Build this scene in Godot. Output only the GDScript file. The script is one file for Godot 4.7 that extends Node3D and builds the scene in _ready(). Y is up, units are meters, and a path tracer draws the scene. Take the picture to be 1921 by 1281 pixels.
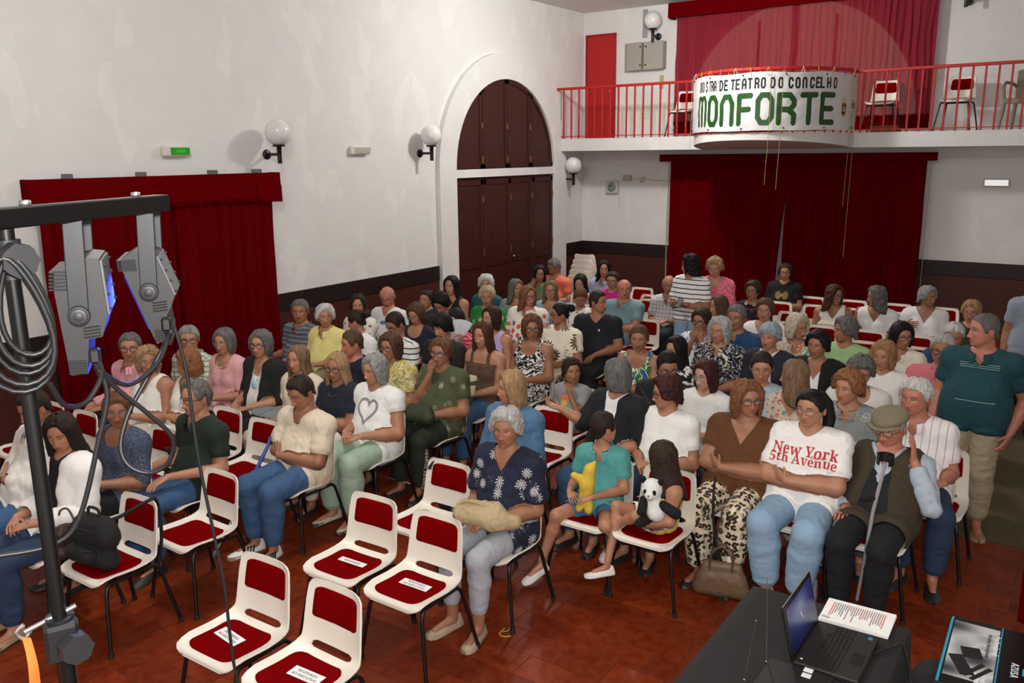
extends Node3D
# A village hall seen from the stage: rows of people on white shell chairs, a balcony with a banner at the back.
const LW := -8.68   # face of the left wall
const BW := -15.0   # face of the back wall
const TOP := 5.45   # ceiling

func _ready() -> void:
	var cam := Camera3D.new()
	cam.name = "camera"
	cam.fov = 43.86
	cam.near = 0.05
	cam.far = 60.0
	cam.position = Vector3(0, 2.85, 0)
	cam.basis = Basis.from_euler(Vector3(-0.2186, 0.6087, -0.011))
	add_child(cam)
	var we := WorldEnvironment.new()
	we.name = "environment"
	var env := Environment.new()
	env.background_mode = Environment.BG_COLOR
	env.background_color = Color(0.02, 0.02, 0.022)
	env.tonemap_mode = Environment.TONE_MAPPER_LINEAR
	env.tonemap_exposure = 1.6
	env.sdfgi_enabled = true
	env.ssao_enabled = true
	env.ssil_enabled = true
	we.environment = env
	add_child(we)
	# the photographer's flash, just above the lens
	var flash := OmniLight3D.new()
	flash.name = "camera_flash"
	flash.position = Vector3(0.03, 3.0, 0.02)
	flash.light_energy = 6.7
	flash.light_size = 0.06
	flash.light_color = Color(1.0, 0.985, 0.965)
	flash.omni_range = 40.0
	flash.omni_attenuation = 2.0
	flash.shadow_enabled = true
	add_child(flash)
	# unseen lamps above the view, placed to light the walls and ceiling
	pendant(Vector3(-4.6, 4.98, -3.4), 3.2, "unseen globe lamp above the view, lighting the front rows and side wall")
	pendant(Vector3(-5.4, 5.06, -11.0), 5.2, "unseen globe lamp above the view, lighting the balcony and far ceiling")
	build_room()
	build_balcony()
	build_wall_things()
	build_chairs()
	make_heads()
	build_people()
	build_foreground()
	print("built in ", Time.get_ticks_msec(), " ms")

func pendant(at: Vector3, energy: float, label: String) -> void:  # globe out of view, its strength set by how bright the hall is
	var o := thing("unseen_hall_lamp", at, 0.0, label, "lamp", "unseen hall lamps")
	var m := MB.new()
	m.ball(Vector3.ZERO, Vector3.ONE * 0.16, Basis(), 24, 16)
	var g := StandardMaterial3D.new()
	g.albedo_color = Color("f2f2f0")
	g.emission_enabled = true
	g.emission = Color(0.95, 0.98, 1.0)
	g.emission_energy_multiplier = 0.8
	put("globe", m, g, o)
	m = MB.new()
	m.tube([Vector3(0, 0.15, 0), Vector3(0, TOP - at.y, 0)], 0.012, 8)
	put("rod", m, mat("1a1a1a", 0.4), o)
	var l := OmniLight3D.new()
	l.name = "unseen_lamp_light"
	l.light_energy = energy
	l.light_size = 0.16
	l.light_color = Color(1.0, 0.985, 0.965)
	l.omni_range = 40.0
	l.omni_attenuation = 2.0
	l.shadow_enabled = true
	o.add_child(l)

# ------------------------------------------------------------------ mesh building
class MB:
	var v := PackedVector3Array()
	var n := PackedVector3Array()
	var c := PackedColorArray()
	var t := PackedVector2Array()
	var ix := PackedInt32Array()
	var col := Color.WHITE
	func vert(p: Vector3, nn: Vector3, uv := Vector2.ZERO) -> int:
		v.append(p)
		n.append(nn)
		c.append(col)
		t.append(uv)
		return v.size() - 1
	func tri(a: int, b: int, d: int) -> void:  # counter-clockwise seen from outside
		ix.append(a)
		ix.append(d)
		ix.append(b)
	func quad(a: int, b: int, d: int, e: int) -> void:
		tri(a, b, d)
		tri(a, d, e)
	func face(pts: Array, uvs := []) -> void:  # flat polygon (convex), counter-clockwise
		var nn: Vector3 = (pts[1] - pts[0]).cross(pts[2] - pts[0]).normalized()
		var f := v.size()
		for k in pts.size():
			vert(pts[k], nn, uvs[k] if uvs else Vector2.ZERO)
		for k in range(1, pts.size() - 1):
			tri(f, f + k, f + k + 1)
	func smooth(v0: int, i0: int) -> void:
		for k in range(v0, v.size()):
			n[k] = Vector3.ZERO
		for k in range(i0, ix.size(), 3):
			var a := ix[k]
			var b := ix[k + 2]
			var d := ix[k + 1]
			var f := (v[b] - v[a]).cross(v[d] - v[a])
			n[a] += f
			n[b] += f
			n[d] += f
		for k in range(v0, v.size()):
			n[k] = n[k].normalized() if n[k].length_squared() > 1e-20 else Vector3.UP
	func box(at: Vector3, size: Vector3, bas := Basis(), bev := 0.0) -> void:
		var s := size * 0.5
		bev = minf(bev, minf(s.x, minf(s.y, s.z)) * 0.9)
		if bev <= 0.0:
			for ax in 3:
				for sg in [-1.0, 1.0]:
					var u := Vector3.ZERO
					var w := Vector3.ZERO
					var f := Vector3.ZERO
					f[ax] = s[ax] * sg
					u[(ax + 1) % 3] = s[(ax + 1) % 3] * sg
					w[(ax + 2) % 3] = s[(ax + 2) % 3]
					face([at + bas * (f - u - w), at + bas * (f + u - w), at + bas * (f + u + w), at + bas * (f - u + w)], [Vector2(0, 1), Vector2(1, 1), Vector2(1, 0), Vector2(0, 0)])
			return
		var i := s - Vector3.ONE * bev
		for ax in 3:
			for sg in [-1.0, 1.0]:
				var u := Vector3.ZERO
				var w := Vector3.ZERO
				var f := Vector3.ZERO
				f[ax] = s[ax] * sg
				u[(ax + 1) % 3] = i[(ax + 1) % 3] * sg
				w[(ax + 2) % 3] = i[(ax + 2) % 3]
				face([at + bas * (f - u - w), at + bas * (f + u - w), at + bas * (f + u + w), at + bas * (f - u + w)])
		for ax in 3:
			var b1 := (ax + 1) % 3
			var b2 := (ax + 2) % 3
			for s1 in [-1.0, 1.0]:
				for s2 in [-1.0, 1.0]:
					var p1 := Vector3.ZERO
					var p2 := Vector3.ZERO
					p1[b1] = s[b1] * s1
					p1[b2] = i[b2] * s2
					p2[b1] = i[b1] * s1
					p2[b2] = s[b2] * s2
					var e := Vector3.ZERO
					e[ax] = i[ax]
					var q := [p1 - e, p1 + e, p2 + e, p2 - e]
					var out := Vector3.ZERO
					out[b1] = s1
					out[b2] = s2
					if (q[1] - q[0]).cross(q[2] - q[0]).dot(out) < 0:
						q.reverse()
					face(q.map(func(p): return at + bas * p))
		for sx in [-1.0, 1.0]:
			for sy in [-1.0, 1.0]:
				for sz in [-1.0, 1.0]:
					var q := [Vector3(s.x * sx, i.y * sy, i.z * sz), Vector3(i.x * sx, s.y * sy, i.z * sz), Vector3(i.x * sx, i.y * sy, s.z * sz)]
					if sx * sy * sz < 0:
						q.reverse()
					face(q.map(func(p): return at + bas * p))
	func span(a: Vector3, b: Vector3) -> void:
		box((a + b) * 0.5, (b - a).abs())
	func tube(pts: Array, radii, seg := 8, caps := true, closed := false) -> void:
		var count := pts.size()
		var v0 := v.size()
		var i0 := ix.size()
		var d0: Vector3 = (pts[1] - pts[0]).normalized()
		var side := d0.cross(Vector3.UP if absf(d0.y) < 0.9 else Vector3.RIGHT).normalized()
		for k in count:
			var d: Vector3
			if closed:
				d = (pts[(k + 1) % count] - pts[(k + count - 1) % count]).normalized()
			else:
				d = (pts[mini(k + 1, count - 1)] - pts[maxi(k - 1, 0)]).normalized()
			side = (side - d * side.dot(d)).normalized()
			var up := d.cross(side)
			var r: float = radii[k] if radii is Array else radii
			for j in seg:
				var a := TAU * j / seg
				var o := side * cos(a) + up * sin(a)
				vert(pts[k] + o * r, o, Vector2(float(j) / seg, float(k)))
		for k in (count if closed else count - 1):
			var k2 := (k + 1) % count
			for j in seg:
				var j2 := (j + 1) % seg
				quad(v0 + k * seg + j, v0 + k * seg + j2, v0 + k2 * seg + j2, v0 + k2 * seg + j)
		if caps and not closed:
			for e in [0, count - 1]:
				var d: Vector3 = (pts[0] - pts[1]).normalized() if e == 0 else (pts[e] - pts[e - 1]).normalized()
				var cc := vert(pts[e], d)
				var ring := []
				for j in seg:
					ring.append(vert(v[v0 + e * seg + j], d))
				for j in seg:
					if e == 0:
						tri(cc, ring[(j + 1) % seg], ring[j])
					else:
						tri(cc, ring[j], ring[(j + 1) % seg])
		var _u := i0
	func ball(at: Vector3, r: Vector3, bas := Basis(), nu := 10, nv := 7) -> void:
		var v0 := v.size()
		for k in nv + 1:
			var th := PI * k / nv
			for j in nu:
				var a := TAU * j / nu
				var d := Vector3(sin(th) * cos(a), cos(th), sin(th) * sin(a))
				vert(at + bas * (d * r), (bas * (d / r)).normalized())
		for k in nv:
			for j in nu:
				var j2 := (j + 1) % nu
				quad(v0 + k * nu + j, v0 + k * nu + j2, v0 + (k + 1) * nu + j2, v0 + (k + 1) * nu + j)
	func lathe(prof: Array, seg := 16, xf := Transform3D()) -> void:  # prof: Vector2(r, y) from top to bottom
		var v0 := v.size()
		var i0 := ix.size()
		for k in prof.size():
			for j in seg:
				var a := TAU * j / seg
				vert(xf * Vector3(prof[k].x * cos(a), prof[k].y, prof[k].x * sin(a)), Vector3.UP)
		for k in prof.size() - 1:
			for j in seg:
				var j2 := (j + 1) % seg
				quad(v0 + k * seg + j, v0 + k * seg + j2, v0 + (k + 1) * seg + j2, v0 + (k + 1) * seg + j)
		smooth(v0, i0)
	func grid(p: PackedVector3Array, nu: int, nv: int, wrap := false, flip := false, uvs := PackedVector2Array()) -> int:  # nu points per row, nv rows
		var v0 := v.size()
		var i0 := ix.size()
		for k in p.size():
			vert(p[k], Vector3.UP, uvs[k] if uvs.size() else Vector2(float(k % nu) / maxi(1, nu - 1), float(k / nu) / maxi(1, nv - 1)))
		for k in nv - 1:
			for j in (nu if wrap else nu - 1):
				var j2 := (j + 1) % nu
				if flip:
					quad(v0 + k * nu + j2, v0 + k * nu + j, v0 + (k + 1) * nu + j, v0 + (k + 1) * nu + j2)
				else:
					quad(v0 + k * nu + j, v0 + k * nu + j2, v0 + (k + 1) * nu + j2, v0 + (k + 1) * nu + j)
		smooth(v0, i0)
		return v0
	func sheet(p: PackedVector3Array, nu: int, nv: int, thick: float) -> void:  # a closed sheet of even thickness around a grid
		var m := MB.new()
		m.grid(p, nu, nv)
		var a := p.duplicate()
		var b := p.duplicate()
		for k in p.size():
			a[k] += m.n[k] * thick * 0.5
			b[k] -= m.n[k] * thick * 0.5
		grid(a, nu, nv)
		grid(b, nu, nv, false, true)
		var rim := PackedVector3Array()
		var order := []
		for j in nu:
			order.append(j)
		for k in range(1, nv):
			order.append(k * nu + nu - 1)
		for j in range(nu - 2, -1, -1):
			order.append((nv - 1) * nu + j)
		for k in range(nv - 2, 0, -1):
			order.append(k * nu)
		for q in order:
			rim.append(b[q])
		for q in order:
			rim.append(a[q])
		grid(rim, order.size(), 2, true)
	func prism(poly: PackedVector2Array, z0: float, z1: float, xf := Transform3D()) -> void:  # polygon in xy, walls along z
		var id := Geometry2D.triangulate_polygon(poly)
		var ccw := not Geometry2D.is_polygon_clockwise(poly)
		for zz in [z0, z1]:
			var f := v.size()
			var nn := (xf.basis * Vector3(0, 0, 1 if zz == z1 else -1)).normalized()
			for q in poly:
				vert(xf * Vector3(q.x, q.y, zz), nn, q)
			for k in range(0, id.size(), 3):
				var a: Vector2 = poly[id[k]]
				var b: Vector2 = poly[id[k + 1]]
				var d: Vector2 = poly[id[k + 2]]
				var pos := (b - a).cross(d - a) > 0
				if pos == (zz == z1):
					tri(f + id[k], f + id[k + 1], f + id[k + 2])
				else:
					tri(f + id[k], f + id[k + 2], f + id[k + 1])
		for k in poly.size():
			var a: Vector2 = poly[k]
			var b: Vector2 = poly[(k + 1) % poly.size()]
			var q := [xf * Vector3(a.x, a.y, z0), xf * Vector3(b.x, b.y, z0), xf * Vector3(b.x, b.y, z1), xf * Vector3(a.x, a.y, z1)]
			if not ccw:
				q.reverse()
			face(q)
	func arrays() -> Array:
		var a := []
		a.resize(Mesh.ARRAY_MAX)
		a[Mesh.ARRAY_VERTEX] = v
		a[Mesh.ARRAY_NORMAL] = n
		a[Mesh.ARRAY_COLOR] = c
		a[Mesh.ARRAY_TEX_UV] = t
		a[Mesh.ARRAY_INDEX] = ix
		return a
	func mesh() -> ArrayMesh:
		var m := ArrayMesh.new()
		m.add_surface_from_arrays(Mesh.PRIMITIVE_TRIANGLES, arrays())
		return m

# ------------------------------------------------------------------ scene tree
var used := {}
func numbered(called: String) -> String:
	var k: int = used.get(called, 0)
	used[called] = k + 1
	return called if k == 0 else "%s_%03d" % [called, k]

func tag(o: Node3D, label := "", category := "", group := "", kind := "") -> Node3D:
	if label: o.set_meta("label", label)
	if category: o.set_meta("category", category)
	if group: o.set_meta("group", group)
	if kind: o.set_meta("kind", kind)
	return o

func put(called: String, m, material: Material, parent: Node3D = null) -> MeshInstance3D:
	var o := MeshInstance3D.new()
	o.mesh = m.mesh() if m is MB else m
	o.material_override = material
	if parent:
		o.name = called
		parent.add_child(o, true)
	else:
		o.name = numbered(called)
		add_child(o, true)
	return o

func thing(called: String, at: Vector3, turn: float, label: String, category: String, group := "") -> Node3D:
	var o := Node3D.new()
	o.name = numbered(called)
	add_child(o, true)
	o.position = at
	o.rotation.y = turn
	return tag(o, label, category, group)

func struct(called: String, m, material: Material, label := "", category := "") -> MeshInstance3D:
	var o := put(called, m, material)
	tag(o, label, category, "", "structure")
	return o

# ------------------------------------------------------------------ materials
var mats := {}
func mat(hex: String, rough := 0.8, metal := 0.0, vc := false) -> StandardMaterial3D:
	var key := "%s/%s/%s/%s" % [hex, rough, metal, vc]
	if not mats.has(key):
		var m := StandardMaterial3D.new()
		m.albedo_color = Color(hex)
		m.roughness = rough
		m.metallic = metal
		m.vertex_color_use_as_albedo = vc
		mats[key] = m
	return mats[key]

func noise(freq: float, octaves := 3, sd := 1) -> FastNoiseLite:
	var f := FastNoiseLite.new()
	f.seed = sd
	f.noise_type = FastNoiseLite.TYPE_SIMPLEX_SMOOTH
	f.frequency = freq
	f.fractal_octaves = octaves
	return f

func noise_tex(freq: float, stops: Array, size := 256, octaves := 4, sd := 1) -> NoiseTexture2D:
	var x := NoiseTexture2D.new()
	x.width = size
	x.height = size
	x.seamless = true
	x.noise = noise(freq, octaves, sd)
	var g := Gradient.new()
	g.offsets = PackedFloat32Array(range(stops.size()).map(func(k): return float(k) / (stops.size() - 1)))
	g.colors = PackedColorArray(stops.map(func(s): return Color(s)))
	x.color_ramp = g
	return x

func tri_mat(tex: Texture2D, scale: float, rough := 0.8, world := false, tint := "ffffff") -> StandardMaterial3D:
	var m := StandardMaterial3D.new()
	m.albedo_color = Color(tint)
	m.albedo_texture = tex
	m.uv1_triplanar = true
	m.uv1_world_triplanar = world
	m.uv1_scale = Vector3.ONE * scale
	m.roughness = rough
	return m
# ------------------------------------------------------------------ the room
var plaster: StandardMaterial3D
var velvet: StandardMaterial3D
var wood_dark: StandardMaterial3D
var wood_rail: StandardMaterial3D
var dado_mat: StandardMaterial3D
var red_paint: StandardMaterial3D
var black_metal: StandardMaterial3D

func room_materials() -> void:
	plaster = StandardMaterial3D.new()
	# two whites rolled over each other, the patches where the wall was repaired
	plaster.albedo_texture = patch_tex()
	plaster.uv1_triplanar = true
	plaster.uv1_world_triplanar = true
	plaster.uv1_scale = Vector3.ONE / 6.0
	plaster.roughness = 0.75
	velvet = StandardMaterial3D.new()
	velvet.albedo_texture = noise_tex(0.03, ["520104", "620208", "590206"], 256, 4, 5)
	velvet.uv1_triplanar = true
	velvet.uv1_scale = Vector3.ONE * 1.3
	velvet.roughness = 1.0
	velvet.metallic_specular = 0.08
	wood_dark = tri_mat(grain_tex(Color("2b0f08"), Color("46190d"), 3), 0.9, 0.5)
	wood_rail = tri_mat(grain_tex(Color("140504"), Color("200906"), 4), 0.8, 0.55)
	dado_mat = tri_mat(noise_tex(0.012, ["3b1207", "461709", "3f1408"], 256, 4, 9), 0.6, 0.6)
	red_paint = mat("b3170f", 0.45)
	black_metal = mat("0a0a0b", 0.4)

func patch_tex() -> ImageTexture:
	var n1 := noise(0.02, 2, 3)
	var n2 := noise(0.011, 3, 41)
	var n3 := noise(0.09, 3, 8)
	var im := Image.create(512, 512, false, Image.FORMAT_RGB8)
	for y in 512:
		for x in 512:
			var e := minf(minf(x, 511 - x), minf(y, 511 - y)) / 40.0
			var k := smoothstep(0.3, 0.312, n2.get_noise_2d(x * 1.6, y * 0.8) * minf(1.0, e))
			var b := 0.87 + 0.012 * n1.get_noise_2d(x, y) * minf(1.0, e) + 0.006 * n3.get_noise_2d(x, y) + 0.02 * k
			im.set_pixel(x, y, Color(b, b * 0.995, b * 0.985))
	return ImageTexture.create_from_image(im)

func grain_tex(a: Color, b: Color, sd: int) -> ImageTexture:
	var n := noise(0.02, 3, sd)
	var im := Image.create(256, 256, false, Image.FORMAT_RGB8)
	for y in 256:
		for x in 256:
			var w := n.get_noise_2d(x * 5.0, y * 0.35)
			var f := 0.5 + 0.5 * sin(x * 0.4 + w * 9.0)
			im.set_pixel(x, y, a.lerp(b, clampf(0.35 * f + 0.65 * (0.5 + w), 0, 1)))
	return ImageTexture.create_from_image(im)

func build_room() -> void:
	room_materials()
	var m := MB.new()
	m.span(Vector3(LW - 0.3, -0.2, BW - 0.3), Vector3(LW, TOP + 0.2, 3.2))
	var wall_left := struct("wall_left", m, plaster)
	m = MB.new()
	m.span(Vector3(LW, -0.2, BW - 0.3), Vector3(2.3, TOP + 0.2, BW))
	var wall_back := struct("wall_back", m, plaster)
	m = MB.new()
	m.span(Vector3(2.0, -0.2, BW), Vector3(2.3, TOP + 0.2, 3.2))
	struct("wall_right", m, plaster)
	m = MB.new()
	m.span(Vector3(LW, -0.2, 3.0), Vector3(2.0, TOP + 0.2, 3.2))
	struct("wall_front", m, plaster)
	m = MB.new()
	m.span(Vector3(LW - 0.3, TOP, BW - 0.3), Vector3(2.3, TOP + 0.2, 3.2))
	struct("ceiling", m, mat("d9d8d4", 0.8))
	# --- floor: mortar bed, then every tile by itself where it shows large
	m = MB.new()
	m.span(Vector3(LW, -0.2, BW), Vector3(2.0, -0.0035, 3.0))
	var floor_ := struct("floor", m, mat("5a3a2c", 0.9))
	var px := 0.297
	var pz := 0.2055
	var tmats := []
	for k in 5:
		var c: Color = [Color("722406"), Color("6b2105"), Color("792808"), Color("651e05"), Color("6f2306")][k]
		var t := tri_mat(noise_tex(0.02, [c.darkened(0.14).to_html(false), c.to_html(false), c.lightened(0.06).to_html(false), c.darkened(0.05).to_html(false)], 256, 4, 60 + k), 1.7, 0.42, true)
		t.metallic_specular = 0.3
		tmats.append(t)
	var tm := MB.new()
	tm.box(Vector3(0, -0.006, 0), Vector3(px - 0.0032, 0.012, pz - 0.0032), Basis(), 0.0016)
	var tile := tm.mesh()
	var spots := []
	var eye := Vector3(0, 2.85, 0)
	var view := Basis.from_euler(Vector3(-0.2186, 0.6087, -0.011)).inverse()
	for j in range(0, 76):
		var z := 0.95 - j * pz
		for i in range(-1, 33):
			var x := -8.83 + i * px + (0.1485 if j % 2 else 0.0)
			if x < LW - 0.12 or x > 0.6 or (x > -0.76 and z < -6.78):
				continue
			var c := view * (Vector3(x, 0, z) - eye)
			var big := c.z < -1.0 and absf(c.x / c.z) < 0.66 and absf(c.y / c.z) < 0.43
			spots.append([0 if big else 1, c.length(), Vector3(x, 0, z), (i * 7 + j * 13 + i * j * 3) % 5])
	spots.sort_custom(func(a, b): return a[0] < b[0] if a[0] != b[0] else a[1] < b[1])
	var rest := MB.new()
	for k in spots.size():
		var q: Array = spots[k]
		if k < 300:
			put("tile", tile, tmats[absi(q[3])], floor_).position = q[2]
		else:
			rest.box(q[2] + Vector3(0, -0.006, 0), Vector3(px - 0.0032, 0.012, pz - 0.0032))
	tag(put("tiles", rest, tmats[0], floor_), "terracotta floor tiles", "", "", "stuff")
	m = MB.new()
	m.span(Vector3(-0.78, -0.004, BW), Vector3(2.0, 0.0, -6.8))
	put("aisle_flooring", m, tri_mat(noise_tex(0.02, ["4b4126", "574b2d", "4f4429"], 256, 4, 77), 1.0, 0.7, true), floor_)
	# --- dado: painted panel with a dark timber band and its screw heads
	for seg in [["baseboard_left", Vector3(LW, 0, -10.42), Vector3(LW, 0, 3.0)], ["baseboard_corner", Vector3(LW, 0, BW), Vector3(LW, 0, -14.3)], ["baseboard_back", Vector3(LW, 0, BW), Vector3(-6.5, 0, BW)], ["baseboard_right", Vector3(-2.6, 0, BW), Vector3(2.0, 0, BW)]]:
		var a: Vector3 = seg[1]
		var b: Vector3 = seg[2]
		var along_z: bool = a.x == b.x
		var dn := Vector3(1, 0, 0) if along_z else Vector3(0, 0, 1)
		m = MB.new()
		m.span(a, b + dn * 0.012 + Vector3(0, 0.87, 0))
		var o := struct(seg[0], m, dado_mat)
		m = MB.new()
		m.box((a + b) * 0.5 + dn * 0.013 + Vector3(0, 0.985, 0), (b - a).abs() + dn * 0.026 + Vector3(0, 0.235, 0), Basis(), 0.004)
		put("timber_band", m, wood_rail, o)
		m = MB.new()
		var n := int((b - a).length() / 0.62)
		for k in n:
			for y in [0.91, 1.06]:
				var p := a.lerp(b, (k + 0.5) / n) + dn * 0.027 + Vector3(0, y, 0)
				m.ball(p, Vector3.ONE * 0.0075, Basis(), 6, 4)
		tag(put("screw_heads", m, mat("8d7a4d", 0.4, 0.8), o), "", "", "", "stuff")
	# --- arched door in the left wall
	var zc := -12.32
	var r_in := 1.475
	var r_out := 1.9
	m = MB.new()
	var out_pts := PackedVector2Array()
	var prof := PackedVector2Array()
	out_pts.append(Vector2(-r_out, 0))
	for k in 33:
		var a := PI - PI * k / 32.0
		out_pts.append(Vector2(cos(a) * r_out, 2.6 + sin(a) * r_out))
	out_pts.append(Vector2(r_out, 0))
	prof = out_pts.duplicate()
	prof.append(Vector2(r_in, 0))
	for k in 33:
		var a := PI * k / 32.0
		prof.append(Vector2(cos(a) * r_in, 2.6 + sin(a) * r_in))
	prof.append(Vector2(-r_in, 0))
	# local x runs along -z of the room, local z out of the wall
	var wall_xf := Transform3D(Basis(Vector3(0, 0, -1), Vector3(0, 1, 0), Vector3(1, 0, 0)), Vector3(LW, 0, zc))
	m.prism(prof, 0.0, 0.085, wall_xf)
	struct("trim_1", m, plaster)
	m = MB.new()
	m.box(wall_xf * Vector3(0, 2.53, 0.04), Vector3(0.08, 0.13, r_in * 2.0))
	struct("trim_2", m, plaster)
	var door := thing("door_1", Vector3.ZERO, 0.0, "", "")
	door.set_meta("kind", "structure")
	m = MB.new()
	var back := PackedVector2Array([Vector2(-r_in, 0.0)])
	for k in 33:
		var a := PI - PI * k / 32.0
		back.append(Vector2(cos(a) * r_in, 2.6 + sin(a) * r_in))
	back.append(Vector2(r_in, 0))
	m.prism(back, 0.001, 0.01, wall_xf)
	put("frame", m, wood_dark, door)
	var cuts := [-r_in, -0.72, 0.09, 0.78, r_in]
	for k in 4:
		var a: float = cuts[k] + 0.008
		var b: float = cuts[k + 1] - 0.008
		# lower leaf: stiles and rails proud of the panel; one leaf stands a hand's width open
		var leaf := Node3D.new()
		leaf.name = "door_leaf"
		door.add_child(leaf, true)
		leaf.transform = wall_xf * Transform3D(Basis(Vector3.UP, -0.05 if k == 2 else 0.0), Vector3(b, 0, 0.012))
		var w := b - a
		m = MB.new()
		m.box(Vector3(-w / 2, 1.22, 0.008), Vector3(w, 2.4, 0.016))
		put("panel", m, wood_dark, leaf)
		m = MB.new()
		for q in [[0.035, 1.22, 0.07, 2.42], [w - 0.035, 1.22, 0.07, 2.42], [w / 2, 2.38, w, 0.09], [w / 2, 0.12, w, 0.2], [w / 2, 1.0, w - 0.1, 0.1]]:
			m.box(Vector3(-q[0], q[1], 0.022), Vector3(q[2], q[3], 0.022), Basis(), 0.004)
		put("stile", m, wood_dark, leaf)
		m = MB.new()
		for y in [0.35, 1.2, 2.1]:
			m.tube([Vector3(-0.004, y - 0.06, 0.036), Vector3(-0.004, y + 0.06, 0.036)], 0.009, 8)
		put("hinge", m, mat("a08a5a", 0.35, 0.9), leaf)
		if k == 2:
			m = MB.new()
			m.ball(Vector3(-w + 0.06, 1.05, 0.06), Vector3(0.025, 0.025, 0.03))
			m.tube([Vector3(-w + 0.06, 1.05, 0.02), Vector3(-w + 0.06, 1.05, 0.05)], 0.01, 8)
			put("knob", m, mat("b8b4a8", 0.25, 0.9), leaf)
		# upper leaf under the arch
		var ucut := [-r_in, -0.72, 0.0, 0.72, r_in]
		a = ucut[k] + 0.008
		b = ucut[k + 1] - 0.008
		var sh := PackedVector2Array([Vector2(a, 2.61), Vector2(b, 2.61)])
		for j in 13:
			var x := lerpf(b, a, j / 12.0)
			sh.append(Vector2(x, maxf(2.62, 2.6 + sqrt(maxf(0.0, pow(r_in - 0.01, 2) - x * x)))))
		m = MB.new()
		m.prism(sh, 0.01, 0.03, wall_xf)
		var ul := put("arch_leaf", m, wood_dark, door)
		var ins := Geometry2D.offset_polygon(sh, -0.07)
		if ins.size():
			var ring := sh.duplicate()
			for q in Geometry2D.clip_polygons(sh, ins[0]):
				ring = q
			m = MB.new()
			for j in sh.size():
				var p: Vector2 = sh[j]
				var q2: Vector2 = sh[(j + 1) % sh.size()]
				if p.distance_to(q2) < 0.02:
					continue
				var mid := (p + q2) * 0.5
				var inw := (q2 - p).orthogonal().normalized()
				if Geometry2D.is_point_in_polygon(mid + inw * 0.03, sh) == false:
					inw = -inw
				m.prism(PackedVector2Array([p, q2, q2 + inw * 0.06, p + inw * 0.06]), 0.03, 0.045, wall_xf)
			put("stile", m, wood_dark, ul)
		m = MB.new()
		for y in [2.75, 3.3]:
			m.tube([wall_xf * Vector3(b, y - 0.05, 0.05), wall_xf * Vector3(b, y + 0.05, 0.05)], 0.009, 8)
		if k < 3:
			put("hinge", m, mat("a08a5a", 0.35, 0.9), ul)
	var _w := [wall_left, wall_back]
	build_curtains()

# a hanging cloth with folds: a to b along the top, drop down, wave depth
func drape(a: Vector3, b: Vector3, y_top: float, y_bot: float, folds: float, depth: float, sd: int, pinch := 0.0, pinch_left := 0.0, thick := 0.006) -> MB:
	var m := MB.new()
	var nu := int(folds * 10) + 1
	var nv := 14
	var nn := noise(1.0, 2, sd)
	var along := (b - a).normalized()
	var outw := Vector3(-along.z, 0, along.x)
	if outw.dot(Vector3(0, 0, 0) - a) < 0:
		outw = -outw
	var p := PackedVector3Array()
	for k in nv:
		var v := float(k) / (nv - 1)
		for j in nu:
			var u := float(j) / (nu - 1)
			var uu := u + 0.012 * nn.get_noise_2d(u * 14.0, v * 2.0)
			var ph := TAU * folds * uu + 2.2 * nn.get_noise_2d(u * 6.0, v * 1.2)
			var amp := depth * (0.55 + 0.45 * v) * (0.7 + 0.5 * nn.get_noise_2d(u * 9.0, 5.0))
			var d := amp * (sin(ph) + 0.35 * sin(ph * 2.3 + 1.0))
			var x := lerpf(u * pinch_left * v, 1.0 - pinch * sin(v * PI * 0.55), u) if pinch > 0.0 or pinch_left > 0.0 else u
			var q := a.lerp(b, x) + outw * (d + depth)
			q.y = lerpf(y_top, y_bot, v)
			p.append(q)
	m.sheet(p, nu, nv, thick)
	return m

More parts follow.
